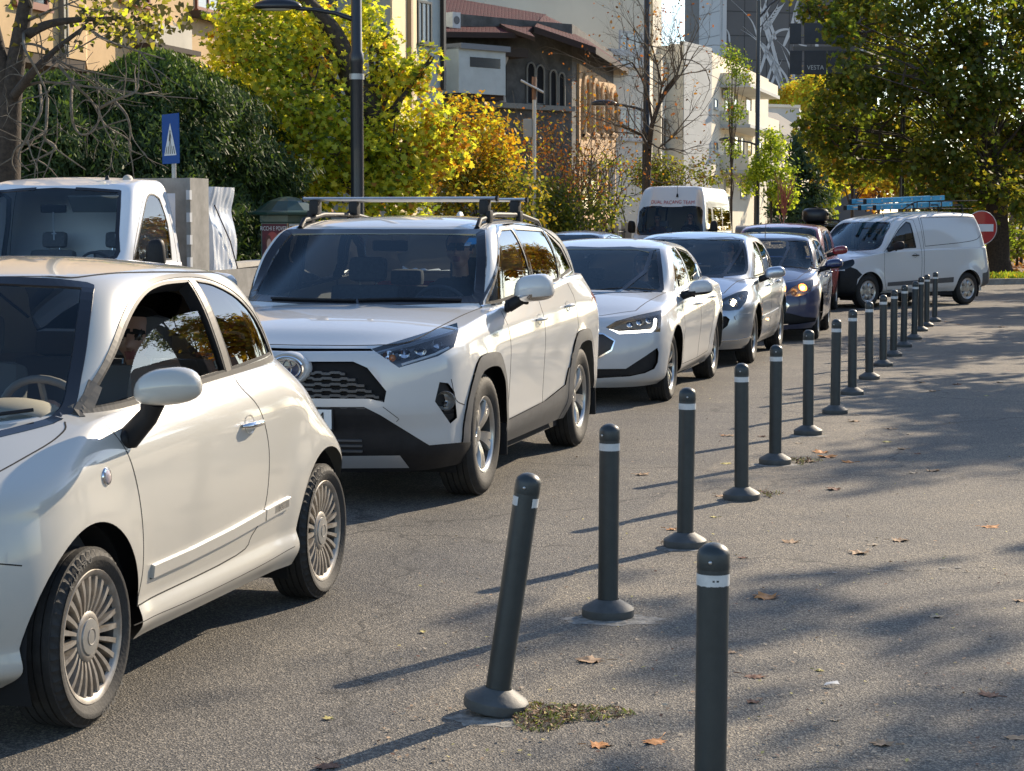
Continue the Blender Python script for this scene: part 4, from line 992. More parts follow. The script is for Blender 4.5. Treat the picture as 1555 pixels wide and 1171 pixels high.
# ---------------- silver hatchback
def silver():
    R0 = dict(af=.66, ar=.45, nf=2.6, nr=3.0)
    spec = dict(rows=[
        dict(z=[(-.8, .19), (.4, .20), (2.3, .20), (3.3, .28)], w=.78, sf=-.80, sr=3.24, **R0, k=.03),
        dict(z=[(-.8, .28), (3.3, .33)], w=.840, sf=-.84, sr=3.32, **R0, k=.03),
        dict(z=[(-.8, .42), (3.3, .50)], w=.862, sf=-.86, sr=3.34, **R0, k=.03),
        dict(z=[(-.8, .56), (3.3, .66)], w=.872, sf=-.845, sr=3.33, **R0, k=.03),
        dict(z=[(-.8, .66), (0, .74), (3.3, .84)], w=.870, sf=-.80, sr=3.29, **R0, k=.03),
        dict(z=[(-.75, .73), (-.4, .84), (0, .92), (1.4, 1.0), (2.4, 1.04), (3.2, 1.04)], w=.80, sf=-.74, sr=3.12, af=.80, ar=.6, nf=2.4, nr=2.6, k=.03, wy=[(1.5, 1), (2.4, .985), (3.1, .93)])],
        hard=(), sub=6, flare=[(0, .316, .37, .015, .10), (2.608, .316, .37, .015, .10)], hood_crown=[(-.7, .01), (-.4, .05), (.1, .085), (.6, .05), (3, .03)],
        g0=dict(z=[(-.2, .96), (.3, .965), (1.4, 1.0), (2.4, 1.04), (3.2, 1.04)], w=.79, sf=-.14, sr=3.05, af=.75, ar=.6, nf=2.3, nr=2.5, k=.03, wy=[(1.2, 1), (2.1, .97), (2.9, .90)]),
        g3=dict(wy=[(1.1, 1), (1.8, .95), (2.5, .85)], z=[(.7, 1.41), (1.2, 1.465), (1.7, 1.46), (2.1, 1.42), (2.5, 1.35)], w=.55, sf=.68, sr=2.50, af=.42, ar=.4, nf=2.6, nr=2.8, k=.03), roof_crown=[(.7, .02), (1.4, .035), (2.9, .03)])
    SV = paint('silver_paint', (.42, .47, .54), .05, .3, .75)
    hl = E4([(870, 610), (905, 590), (960, 566), (1012, 552), (1026, 562), (1012, 610), (975, 655), (920, 662), (878, 660)])
    C = [('headlight', 'eye', hl, LENS, -.001, True), ('grille', 'eye', E4([(560, 692), (905, 690), (924, 706), (912, 740), (880, 765), (560, 780)]), DARK, -.03, False)]
    w1 = [(.42, .985), (1.22, 1.005), (1.16, 1.39), (.98, 1.375), (.68, 1.22)]; w2 = [(1.28, 1.01), (2.02, 1.04), (2.06, 1.20), (1.86, 1.34), (1.22, 1.395)]; w3 = [(2.09, 1.045), (2.42, 1.06), (2.28, 1.17), (2.11, 1.21)]
    d1 = [(.34, .93), (.40, .60), (.40, .30), (1.26, .30), (1.27, .65), (1.24, 1.0)]; d2 = [(1.24, 1.0), (1.27, .65), (1.26, .30), (2.06, .32), (2.20, .62), (2.36, .78), (2.38, .95), (2.25, 1.03)]
    S, root, P = car('hatchback', 'silver five-door hatchback with one round headlight lit, behind the white hatchback', ((1.9768, 23.3075), .2472), 2.608, spec, SV, .316, .195, .20, 'dark', C,
        dict(s_dash=.30, zb=.98, w=.72, s_seat=1.15, z_seat=.52, rear=2.05), [(1.12, .86), (2.08, .88)], (V(.50, 1.0, 1.03), (.085, .12, .068), SV, BLACKP, V(.48, .83, .95), .7, .1, SV), .82, [d1, d2], [('side', w1), ('side', w2), ('side', w3)],
        ('eye', smooth(E4([(480, 290), (750, 286), (985, 290, 1), (1004, 350), (1013, 430), (1004, 460, 1), (960, 470), (800, 480), (480, 480, 1)]), True, 3)), rearwin=[(0, 1.06), (.6, 1.06), (.5, 1.34), (0, 1.36)], bonnet=[(-.70, 0), (-.66, .30), (-.5, .55), (0, .66), (.15, .70), (.0, .5), (-.11, 0)])
    mb, c, nn = lamp_guts(S, None, 'eye', hl, .07, mat('lamp_grey', (.42, .41, .40), .25, .7))
    on = mat('beam_lit', (1, .9, .7), .3, emit=(1, .74, .42), estr=9)
    p = S.cast('eye', *E4([(940, 622)])[0]); bowl(mb, p-S.nrm(p)*.02, S.nrm(p), .06, CHROME); mb.ball(p-S.nrm(p)*.005, .020, on, 10)
    p = S.cast('eye', *E4([(985, 590)])[0]); bowl(mb, p-S.nrm(p)*.03, S.nrm(p), .045); mb.ball(p-S.nrm(p)*.03, .02, AMBER, 6)
    o = mb.build('lamp_unit', None, P['headlight'][0], smooth=30); m_ = mirror_obj(o); m_.parent = P['headlight'][1]
    g = MB(); q = S.drape('eye', E4([(950, 700), (975, 690), (1030, 683)]), False, 3); S.ribbon(g, q, .05, .012, .01, SV); mirror_obj(g.build('bumper_strip', None, root, smooth=40)); g = MB(); q = S.drape('side', [(.45, .50), (1.3, .51), (2.1, .53)], False); S.ribbon(g, q, .05, .012, .01, SV); mirror_obj(g.build('rubbing_strip', None, root, smooth=40)); g = MB()
    q = S.drape('eye', E4([(880, 820), (960, 815), (1035, 800)]), False, 3); S.ribbon(g, q, .02, .006, .01, mat('silver_trim', (.6, .6, .6), .2, .9))
    o = g.build('lower_trim', None, root, smooth=40); mirror_obj(o)
    b = MB(); p = S.cast('side', .95, .46); b.ball(p+S.nrm(p)*.01, (.03, .01, .015), mat('indicator_lit', (1, .6, .3), .3, emit=(1, .6, .25), estr=3), 8); b.build('side_repeater', None, root)
    return S, root
silver_S, silver_root = silver()
# ---------------- dark blue small hatchback, indicator on
def navy():
    R0 = dict(af=.62, ar=.45, nf=2.6, nr=3.0)
    spec = dict(rows=[
        dict(z=[(-.8, .17), (3.2, .24)], w=.78, sf=-.74, sr=3.05, **R0, k=.03),
        dict(z=[(-.8, .28), (3.2, .33)], w=.835, sf=-.79, sr=3.14, **R0, k=.03),
        dict(z=[(-.8, .45), (3.2, .50)], w=.855, sf=-.80, sr=3.17, **R0, k=.03),
        dict(z=[(-.8, .58), (3.2, .68)], w=.862, sf=-.785, sr=3.15, **R0, k=.03),
        dict(z=[(-.8, .70), (0, .78), (3.2, .88)], w=.855, sf=-.73, sr=3.10, **R0, k=.03),
        dict(z=[(-.7, .77), (-.3, .86), (.2, .93), (1.4, 1.0), (2.4, 1.06), (3.0, 1.06)], w=.79, sf=-.66, sr=3.02, af=.75, ar=.5, nf=2.4, nr=3, k=.03)],
        hard=(), sub=6, flare=[(0, .30, .35, .015, .10), (2.489, .30, .35, .015, .10)], hood_crown=[(-.7, .01), (-.4, .05), (.1, .08), (.6, .05), (3, .03)],
        g0=dict(z=[(-.2, .95), (.4, .965), (1.4, 1.0), (2.4, 1.06), (3.0, 1.06)], w=.775, sf=-.02, sr=2.98, af=.70, ar=.5, nf=2.4, nr=2.8, k=.03),
        g3=dict(z=[(.7, 1.38), (1.2, 1.42), (1.8, 1.43), (2.4, 1.39), (2.8, 1.33)], w=.53, sf=.72, sr=2.72, af=.42, ar=.4, nf=2.6, nr=2.8, k=.03), roof_crown=[(.7, .02), (1.4, .035), (2.9, .03)])
    NV = paint('navy_paint', (.008, .020, .085), .02, .3)
    hl = E5([(232, 680), (262, 650), (310, 620), (385, 600), (386, 630), (372, 660), (335, 688), (285, 697), (240, 694)])
    C = [('headlight', 'eye', hl, LENS, -.001, True), ('lower_grille', 'eye', E5([(0, 770), (250, 790), (330, 810), (400, 815), (395, 835), (300, 850), (0, 870)]), BLACKP, -.02, False), ('fog_bezel', 'eye', E5([(215, 715), (252, 745), (232, 778), (210, 775)]), CHROME, .003, True)]
    w1 = [(.50, .985), (1.22, 1.01), (1.15, 1.36), (.95, 1.34), (.72, 1.20)]; w2 = [(1.28, 1.015), (2.05, 1.06), (2.02, 1.28), (1.85, 1.34), (1.22, 1.37)]
    d1 = [(.38, .93), (.42, .60), (.40, .30), (1.22, .30), (1.26, .65), (1.24, 1.0)]; d2 = [(1.24, 1.0), (1.26, .65), (1.22, .30), (1.95, .32), (2.10, .62), (2.24, .78), (2.26, .95), (2.2, 1.05)]
    S, root, P = car('hatchback', 'dark navy blue hatchback with orange indicator glowing in its headlight, behind the silver car', ((3.4206, 27.90), .2128), 2.489, spec, NV, .30, .195, .20, 'dark', C,
        dict(s_dash=.40, zb=.97, w=.71, s_seat=1.15, z_seat=.50, rear=2.0), [(1.1, .84), (2.0, .87)], (V(.52, .99, 1.03), (.085, .125, .068), NV, BLACKP, V(.50, .81, .95), .7, .1, BLACKP), .81, [d1, d2], [('side', w1), ('side', w2)],
        ('eye', smooth(E5([(-20, 392), (200, 384), (352, 388, 1), (372, 460), (382, 528, 1), (362, 548, 1), (180, 548), (-20, 548, 1)]), True, 3)), rearwin=[(0, 1.06), (.6, 1.06), (.5, 1.30), (0, 1.32)], bonnet=[(-.63, 0), (-.6, .30), (-.45, .55), (0, .66), (.28, .70), (.15, .5), (0, 0)])
    mb, c, nn = lamp_guts(S, None, 'eye', hl, .06, mat('lamp_grey', (.30, .29, .28)))
    p = S.cast('eye', *E5([(325, 648)])[0]); bowl(mb, p-S.nrm(p)*.02, S.nrm(p), .06, mat('indicator_bowl', (.9, .4, .08), .2, .6, emit=(1, .42, .08), estr=1.2)); mb.ball(p-S.nrm(p)*.005, .03, mat('indicator_on', (1, .6, .2), .3, emit=(1, .55, .16), estr=7), 10)
    p = S.cast('eye', *E5([(275, 678)])[0]); bowl(mb, p-S.nrm(p)*.02, S.nrm(p), .04, mat('lamp_orange', (.8, .4, .15), .2, .6))
    o = mb.build('lamp_unit', None, P['headlight'][0], smooth=30); m_ = mirror_obj(o); m_.parent = P['headlight'][1]
    a = MB(); q = S.cast('top', .85, -.0); a.tube([q, q+V(.12, 0, .22)], [.006, .003], BLACKP, 6); a.build('aerial', None, root)
    return S, root
navy_S, navy_root = navy()
# ---------------- taller dark red car behind it
def redcar():
    R0 = dict(af=.6, ar=.4, nf=2.6, nr=3.2)
    spec = dict(rows=[
        dict(z=[(-.8, .2), (3.3, .26)], w=.80, sf=-.74, sr=3.22, **R0), dict(z=[(-.8, .30), (3.3, .36)], w=.86, sf=-.80, sr=3.30, **R0), dict(z=[(-.8, .55), (3.3, .6)], w=.885, sf=-.83, sr=3.34, **R0),
        dict(z=[(-.8, .74), (0, .82), (3.3, .92)], w=.875, sf=-.76, sr=3.3, **R0), dict(z=[(-.7, .84), (-.2, .94), (.3, 1.0), (1.4, 1.06), (3.2, 1.12)], w=.81, sf=-.68, sr=3.22, af=.7, ar=.45, nf=2.5, nr=3)],
        hard=(), sub=6, flare=[(0, .32, .37, .015, .10), (2.6, .32, .37, .015, .10)], hood_crown=[(-.7, .01), (-.4, .05), (.1, .07), (3, .03)],
        g0=dict(z=[(-.2, 1.0), (.4, 1.02), (1.4, 1.06), (3.2, 1.12)], w=.80, sf=-.05, sr=3.18, af=.7, ar=.45, nf=2.4, nr=3), g3=dict(z=[(.7, 1.50), (1.3, 1.545), (2.2, 1.54), (3, 1.47)], w=.58, sf=.72, sr=2.95, af=.42, ar=.4, nf=2.6, nr=2.8), roof_crown=[(.7, .02), (1.4, .04), (2.9, .03)])
    RD_ = paint('red_paint', (.20, .012, .02), .03, .3)
    w1 = [(.52, 1.05), (1.30, 1.08), (1.22, 1.45), (1.0, 1.43), (.74, 1.28)]; w2 = [(1.36, 1.08), (2.2, 1.12), (2.2, 1.40), (2.0, 1.46), (1.3, 1.46)]
    d1 = [(.38, 1.0), (.42, .60), (.40, .32), (1.30, .32), (1.33, .65), (1.32, 1.07)]; d2 = [(1.32, 1.07), (1.33, .65), (1.30, .32), (2.05, .33), (2.20, .65), (2.34, .8), (2.36, 1.0), (2.3, 1.12)]
    p = ground(1190, 496); C = [('headlight', 'front', smooth([(.50, .66), (.78, .72), (.80, .84), (.62, .82)], True, 3), LENS, 0, True), ('grille', 'front', [(0, .34), (.5, .34), (.5, .52), (0, .52)], BLACKP, -.01, False)]
    S, root, P = car('hatchback', 'tall dark red five-door car with a red wing mirror, half hidden by the navy hatchback', ((4.52, 34.6), .232), 2.6, spec, RD_, .32, .205, .21, 'dark', C,
        dict(s_dash=.42, zb=1.04, w=.73, s_seat=1.2, z_seat=.56, rear=2.1), [(1.16, .90), (2.12, .93)], (V(.56, 1.05, 1.12), (.09, .13, .075), RD_, BLACKP, V(.52, .84, 1.03), .7, .1, RD_), .84, [d1, d2], [('side', w1), ('side', w2)],
        ('front', smooth([(0, 1.04, 1), (.5, 1.06), (.68, 1.10), (.62, 1.35), (.54, 1.485), (0, 1.52, 1)], True, 3)), bonnet=[(-.66, 0), (-.6, .35), (-.4, .58), (.3, .72), (.1, .5), (-.02, 0)])
    return S, root
red_S, red_root = redcar()
# ---------------- white panel van crossing behind, ladders on its rack
def panelvan():
    R0 = dict(af=.62, ar=.30, nf=2.7, nr=4.5)
    spec = dict(rows=[
        dict(z=[(-.8, .22), (.5, .27), (2.4, .27), (3.5, .36)], w=.80, sf=-.74, sr=3.50, **R0, k=.01), dict(z=[(-.8, .32), (3.5, .42)], w=.865, sf=-.80, sr=3.56, **R0, k=.01), dict(z=[(-.8, .55), (3.5, .62)], w=.885, sf=-.82, sr=3.55, **R0, k=.01),
        dict(z=[(-.8, .74), (0, .84), (3.5, .90)], w=.88, sf=-.76, sr=3.50, **R0, k=.01), dict(z=[(-.7, .80), (-.35, .92), (0, .98), (.35, 1.03), (1.4, 1.08), (3.4, 1.12)], w=.865, sf=-.67, sr=3.46, af=.62, ar=.3, nf=2.6, nr=4.5, k=.01)],
        hard=(), sub=6, flare=[(0, .31, .36, .02, .09), (2.81, .31, .36, .02, .09)], hood_crown=[(-.7, .01), (-.4, .05), (.1, .07), (3, .03)],
        g0=dict(z=[(.1, 1.03), (.45, 1.035), (1.4, 1.08), (3.4, 1.12)], w=.86, sf=.05, sr=3.44, af=.55, ar=.3, nf=2.5, nr=4.5, k=.01), g3=dict(z=[(.85, 1.60), (1.25, 1.69), (1.8, 1.76), (2.5, 1.785), (3.2, 1.76)], w=.62, sf=.90, sr=3.24, af=.4, ar=.35, nf=2.6, nr=4, k=.01), roof_crown=[(.8, .02), (1.4, .03), (3.3, .03)],
        ps=[(0, 0), (.14, .3), (.32, .6), (.55, .86), (.75, .96), (1, 1)])
    WH = paint('van_white_paint', (.66, .66, .65), .06)
    C = [('bumper', 'eye', E5([(560, 545), (590, 532), (625, 545), (655, 575), (630, 600), (610, 730), (560, 730)]), BLACKP, .006, True), ('bumper', 'side', [(-.9, .18), (-.42, .18), (-.42, .45), (-.40, .64), (-.56, .70), (-.9, .72)], BLACKP, .006, True),
         ('headlight', 'side', smooth([(-.74, .76), (-.60, .72), (-.40, .80), (-.36, .90), (-.44, .93), (-.62, .86)], True, 3), LENS, 0, True),
         ('rear_bumper', 'side', [(3.22, .28), (3.7, .28), (3.7, .62), (3.44, .76), (3.36, .62), (3.22, .60)], GREYP, .008, True), ('side_strip', 'side', [(.50, .40), (2.36, .44), (2.36, .54), (.50, .47)], GREYP, .006, True), ('tail_light', 'side', [(3.38, .80), (3.47, .78), (3.50, 1.12), (3.44, 1.12)], REDL, .003, True)]
    w1 = [(.50, 1.09), (1.30, 1.12), (1.24, 1.58), (1.14, 1.60), (.90, 1.46), (.62, 1.22)]
    d1 = smooth([(.42, 1.03, 1), (.40, .75), (.42, .46), (.50, .32, 1), (1.40, .34, 1), (1.44, .7), (1.44, 1.1), (1.34, 1.64, 1), (1.14, 1.64), (.84, 1.45), (.55, 1.15)], True, 3)
    S, root, P = car('panel_van', 'white panel van carrying blue ladders on its roof, crossing beyond the queue', ((6.1256, 38.26), .9196), 2.81, spec, WH, .31, .185, .20, 'cap', C,
        dict(s_dash=.45, zb=1.08, w=.78, s_seat=1.2, z_seat=.62), [(1.26, .97)], (V(.62, 1.04, 1.16), (.08, .12, .08), BLACKP, BLACKP, V(.52, .89, 1.08), .6, .1, BLACKP), .85, [d1], [('side', w1)],
        ('front', smooth([(0, 1.06, 1), (.55, 1.08), (.74, 1.13), (.70, 1.35), (.60, 1.57), (0, 1.60, 1)], True, 3)))
    S.bm.normal_update()
    g = MB(); gap(S, g, 'side', smooth([(1.56, 1.68, 1), (2.9, 1.70), (3.18, 1.66), (3.26, 1.50), (3.16, 1.30), (2.8, 1.22), (1.9, 1.16), (1.56, 1.14, 1)], True, 3), True, .012, sm=False); gap(S, g, 'side', [(1.5, 1.70), (1.52, 1.1), (1.5, .4)], False, .01, sm=False)
    gap(S, g, 'side', d1, True, .008, sm=False)
    o = g.build('panel_gap', None, P['body'][0]); mirror_obj(o)
    rk = MB()
    for s_ in (1.5, 2.2, 2.9):
        z = 1.93; rk.tube([V(s_, -.62, 1.80), V(s_, -.60, z), V(s_, .60, z), V(s_, .62, 1.80)], .014, BLACKP, 6)
    for y in (-.60, .60):
        rk.tube([V(1.2, y, 1.84), V(1.45, y, 1.95), V(1.6, y, 1.99), V(3.35, y, 2.02)], .013, BLACKP, 6); rk.tube([V(1.5, y, 1.86), V(3.2, y, 1.86)], .013, BLACKP, 6)
        for s_ in (1.6, 1.95, 2.3): rk.tube([V(s_, y, 1.86), V(s_, y, 1.99)], .01, BLACKP, 6)
    rk.tube([V(3.35, -.6, 2.02), V(3.35, .6, 2.02)], .013, BLACKP, 6); rk.build('roof_rack', None, root, smooth=50)
    a = MB(); a.tube([V(1.0, .3, 1.70), V(.92, .3, 1.86)], .006, BLACKP, 6); a.build('aerial', None, root)
    # the ladder stack on the rack, tilted slightly
    LB = mat('ladder_blue', (.09, .42, .66), .5, var=.3, vscale=6); AL = mat('ladder_aluminium', (.55, .56, .56), .4, .7)
    for k, (dy, dz) in enumerate(((-.20, .0), (.22, .0), (.02, .12))):
        ld = empty('ladder', S.Mw @ V(.05, dy, 1.80+dz)); ld.rotation_euler = (S.Mw.to_3x3() @ Matrix.Rotation(math.radians(-2.2), 3, 'Y').transposed()).to_euler()
        tag(ld, ['blue ladder lying on the van roof rack, far side of the stack', 'blue ladder lying on the van roof rack, side nearest the road', 'blue ladder lying on top of the two others on the van'][k], 'ladder', 'ladders on the van roof')
        L0, L1 = .60-.05*k, 2.78
        for q in (-1, 1):
            b = MB(); b.box(V((L0+L1)/2, q*.19, .05), (L1-L0, .03, .09), LB, bev=.006); b.box(V(L0+.02, q*.19, .05), (.06, .045, .10), BLACKP, bev=.01)
            for i in range(8): b.lathe([(.022, 0), (.022, .006), (0, .006)], AL, 10, Matrix.Translation(V(L0+.2+i*.28, q*.205, .05)) @ Matrix.Rotation(-q*math.pi/2, 4, 'X'))
            b.build('rail', None, ld)
        for i in range(8): b = MB(); b.tube([V(L0+.2+i*.28, -.18, .05), V(L0+.2+i*.28, .18, .05)], .014, AL, 8); b.build('rung', None, ld)
    return S, root
van_S, van_root = panelvan()
# ================================================================== ground
def asphalt(name, base, light, warm):
    m = bpy.data.materials.new(name); m.use_nodes = True; n = m.node_tree.nodes; l = m.node_tree.links; b = n['Principled BSDF']; b.inputs['Roughness'].default_value = .82
    g = n.new('ShaderNodeNewGeometry')
    v = n.new('ShaderNodeTexVoronoi'); v.inputs['Scale'].default_value = 150; l.new(g.outputs['Position'], v.inputs['Vector'])
    n1 = n.new('ShaderNodeTexNoise'); n1.inputs['Scale'].default_value = 260; n1.inputs['Detail'].default_value = 3; l.new(g.outputs['Position'], n1.inputs['Vector'])
    n2 = n.new('ShaderNodeTexNoise'); n2.inputs['Scale'].default_value = .9; n2.inputs['Detail'].default_value = 8; n2.inputs['Roughness'].default_value = .65; l.new(g.outputs['Position'], n2.inputs['Vector'])
    cr = n.new('ShaderNodeValToRGB'); cr.color_ramp.elements[0].position = .1; cr.color_ramp.elements[0].color = (*[c*.38 for c in base], 1); cr.color_ramp.elements[1].position = .95; cr.color_ramp.elements[1].color = (*light, 1)
    e = cr.color_ramp.elements.new(.62); e.color = (*base, 1)
    sp = n.new('ShaderNodeSeparateColor'); l.new(v.outputs['Color'], sp.inputs[0]); ad = n.new('ShaderNodeMath'); ad.operation = 'MULTIPLY_ADD'; ad.inputs[1].default_value = .75; l.new(sp.outputs[0], ad.inputs[0])
    m2 = n.new('ShaderNodeMath'); m2.operation = 'MULTIPLY'; m2.inputs[1].default_value = .35; l.new(n1.outputs['Fac'], m2.inputs[0]); l.new(m2.outputs[0], ad.inputs[2]); l.new(ad.outputs[0], cr.inputs[0])
    mx = n.new('ShaderNodeMix'); mx.data_type = 'RGBA'; mx.blend_type = 'MULTIPLY'; mx.inputs['Factor'].default_value = 1
    r2 = n.new('ShaderNodeValToRGB'); r2.color_ramp.elements[0].position = .32; r2.color_ramp.elements[0].color = (.66, .66, .68, 1); r2.color_ramp.elements[1].position = .68; r2.color_ramp.elements[1].color = (*warm, 1)
    l.new(n2.outputs['Fac'], r2.inputs[0]); l.new(cr.outputs[0], mx.inputs['A']); l.new(r2.outputs[0], mx.inputs['B'])
    # cracks / sealed seams
    v2 = n.new('ShaderNodeTexVoronoi'); v2.feature = 'DISTANCE_TO_EDGE'; v2.inputs['Scale'].default_value = .28
    n3 = n.new('ShaderNodeTexNoise'); n3.inputs['Scale'].default_value = 2.5; n3.inputs['Detail'].default_value = 5; l.new(g.outputs['Position'], n3.inputs['Vector'])
    va = n.new('ShaderNodeVectorMath'); va.operation = 'MULTIPLY_ADD'; va.inputs[1].default_value = (.7, .7, 0); l.new(n3.outputs['Color'], va.inputs[0]); l.new(g.outputs['Position'], va.inputs[2]); l.new(va.outputs[0], v2.inputs['Vector'])
    cs = n.new('ShaderNodeMapRange'); cs.inputs['From Max'].default_value = .006; cs.inputs['To Min'].default_value = .42; l.new(v2.outputs['Distance'], cs.inputs['Value'])
    m3 = n.new('ShaderNodeMix'); m3.data_type = 'RGBA'; m3.blend_type = 'MULTIPLY'; m3.inputs['Factor'].default_value = 1; l.new(mx.outputs['Result'], m3.inputs['A']); l.new(cs.outputs[0], m3.inputs['B'])
    l.new(m3.outputs['Result'], b.inputs['Base Color'])
    # wheel tracks polished and darkened along the lane, oil drips between them
    dt = n.new('ShaderNodeVectorMath'); dt.operation = 'DOT_PRODUCT'; dt.inputs[1].default_value = (math.cos(TH), -math.sin(TH), 0); l.new(va.outputs[0], dt.inputs[0])
    def mth(op, a, b=None):
        q = n.new('ShaderNodeMath'); q.operation = op; l.new(a, q.inputs[0]); 
        if b is not None: q.inputs[1].default_value = b
        return q.outputs[0]
    dx = mth('ABSOLUTE', mth('SUBTRACT', mth('ABSOLUTE', mth('ADD', dt.outputs['Value'], 3.45)), .75)); tr = n.new('ShaderNodeMapRange'); tr.interpolation_type = 'SMOOTHSTEP'; tr.inputs['From Min'].default_value = .05; tr.inputs['From Max'].default_value = .5; tr.inputs['To Min'].default_value = .80; l.new(dx, tr.inputs['Value'])
    n4 = n.new('ShaderNodeTexNoise'); n4.inputs['Scale'].default_value = 1.7; n4.inputs['Detail'].default_value = 4; l.new(g.outputs['Position'], n4.inputs['Vector']); st = n.new('ShaderNodeMapRange'); st.inputs['From Min'].default_value = .66; st.inputs['From Max'].default_value = .74; st.inputs['To Min'].default_value = 1; st.inputs['To Max'].default_value = .68; l.new(n4.outputs['Fac'], st.inputs['Value'])
    pm = n.new('ShaderNodeMath'); pm.operation = 'MULTIPLY'; l.new(tr.outputs[0], pm.inputs[0]); l.new(st.outputs[0], pm.inputs[1]); m4 = n.new('ShaderNodeMix'); m4.data_type = 'RGBA'; m4.blend_type = 'MULTIPLY'; m4.inputs['Factor'].default_value = 1; l.new(m3.outputs['Result'], m4.inputs['A']); l.new(pm.outputs[0], m4.inputs['B']); l.new(m4.outputs['Result'], b.inputs['Base Color'])
    bp = n.new('ShaderNodeBump'); bp.inputs['Strength'].default_value = .75; bp.inputs['Distance'].default_value = .006; l.new(v.outputs['Distance'], bp.inputs['Height']); l.new(bp.outputs[0], b.inputs['Normal'])
    return m
def sheet(name, pts, z, m, zb=None, kind='structure'):
    mb = MB(); n = len(pts); P = [Vector((p[0], p[1], z)) for p in pts]
    if zb is None: mb.add(P, [tuple(range(n))], m)
    else: mb.prism([(p[0], p[1]) for p in pts], zb, z, m)
    o = mb.build(name, None, None, smooth=None); 
    if zb is not None:
        bm = bmesh.new(); bm.from_mesh(o.data); bmesh.ops.recalc_face_normals(bm, faces=bm.faces); bm.to_mesh(o.data); bm.free()
    return tag(o, kind=kind)
ROADM = asphalt('road_asphalt', (.112, .106, .097), (.34, .31, .26), (1.15, 1.09, 1.0))
PLAZA = asphalt('plaza_asphalt', (.150, .138, .120), (.38, .34, .27), (1.16, 1.09, .98))
sheet('ground', [(-400, -60), (500, -60), (500, 1500), (-400, 1500)], -.006, mat('earth', (.10, .09, .07), .95, var=.3))
sheet('road', [tuple(street(-11.2, -20))[:2], tuple(street(60, -20))[:2], tuple(street(60, 400))[:2], tuple(street(-11.2, 400))[:2]], 0.0, ROADM)
pl = [ground(x, y) for x, y in ((640, 1171), (1085, 800), (1232, 640), (1345, 535), (1425, 470))]
pl = [street(-1.95, -5)]+[street(-1.95+.05*math.sin(y), y) for y in range(3, 34)]
sheet('plaza', [(p.x, p.y) for p in pl]+[tuple(street(40, 40))[:2], tuple(street(40, -5))[:2]], .004, PLAZA)
# left footway with a kerb, right park bed behind a kerb
KERB = mat('kerb_stone', (.34, .32, .28), .85, var=.35, vscale=6); PAVE = mat('footway_paving', (.24, .225, .20), .9, var=.3, vscale=3)
sheet('sidewalk', [tuple(street(-11.35, -10))[:2], tuple(street(-11.35, 330))[:2], tuple(street(-60, 330))[:2], tuple(street(-60, -10))[:2]], .13, PAVE, -.05)
sheet('kerb', [tuple(street(-11.2, -10))[:2], tuple(street(-11.2, 330))[:2], tuple(street(-11.347, 330))[:2], tuple(street(-11.347, -10))[:2]], .14, KERB, -.05)
k0, k1 = ground(1440, 434), ground(1640, 430)
kd = (k1-k0).normalized(); kn = Vector((-kd.y, kd.x, 0)); K0 = k0-kd*1.5; K1 = k0+kd*70; far0 = K0+RD*150
sheet('kerb', [(K0.x, K0.y), (K1.x, K1.y), ((K1+kn*.16).x, (K1+kn*.16).y), ((K0+kn*.16).x, (K0+kn*.16).y)], .15, KERB, -.05)
sheet('kerb', [((K0+kn*.165).x, (K0+kn*.165).y), (far0.x, far0.y), ((far0+RQ*.16).x, far0.y), ((K0+kn*.165+RQ*.16).x, (K0+kn*.165).y)], .15, KERB, -.05)
Q0 = K0+kn*.17+RQ*.17
sheet('park_ground', [(Q0.x, Q0.y), ((K1+kn*.17).x, (K1+kn*.17).y), ((K1+RD*150).x, (K1+RD*150).y), ((far0+RQ*.17).x, far0.y)], .12, mat('leafy_soil', (.12, .075, .035), .95, col2=(.28, .15, .05), vscale=5, bump=.5, bscale=25), -.05)
def dashes():
    mb = MB()
    a, b = ground(1175, 876), ground(1500, 862)
    for i in range(26):
        if i % 5 in (1, 3, 4): continue
        p = a.lerp(b, i/26); q = a.lerp(b, (i+.55+.3*random.random())/26); w = .006+.008*random.random()
        mb.add([(p.x, p.y-w, .0085), (q.x, q.y-w, .0085), (q.x, q.y+w*.4, .0085), (p.x, p.y+w, .0085)], [(0, 1, 2, 3)])
    o = mb.build('worn_road_marking', mat('worn_paint', (.30, .29, .27), .8, col2=(.12, .115, .105), vscale=40)); tag(o, kind='structure')
    mb = MB(); a, b = ground(1150, 458.5), ground(1600, 457)
    d = (b-a).normalized()*1; nn = Vector((-d.y, d.x, 0))*.06
    for k in range(5):
        p = a+d*(k*2.2); q = p+d*1.9; mb.add([p-nn+Vector((0, 0, .0085)), q-nn+Vector((0, 0, .0085)), q+nn+Vector((0, 0, .0085)), p+nn+Vector((0, 0, .0085))], [(0, 1, 2, 3)])
    tag(mb.build('road_marking', mat('marking', (.55, .54, .5), .7, col2=(.2, .2, .19), vscale=12)), kind='structure')
random.seed(3); dashes()
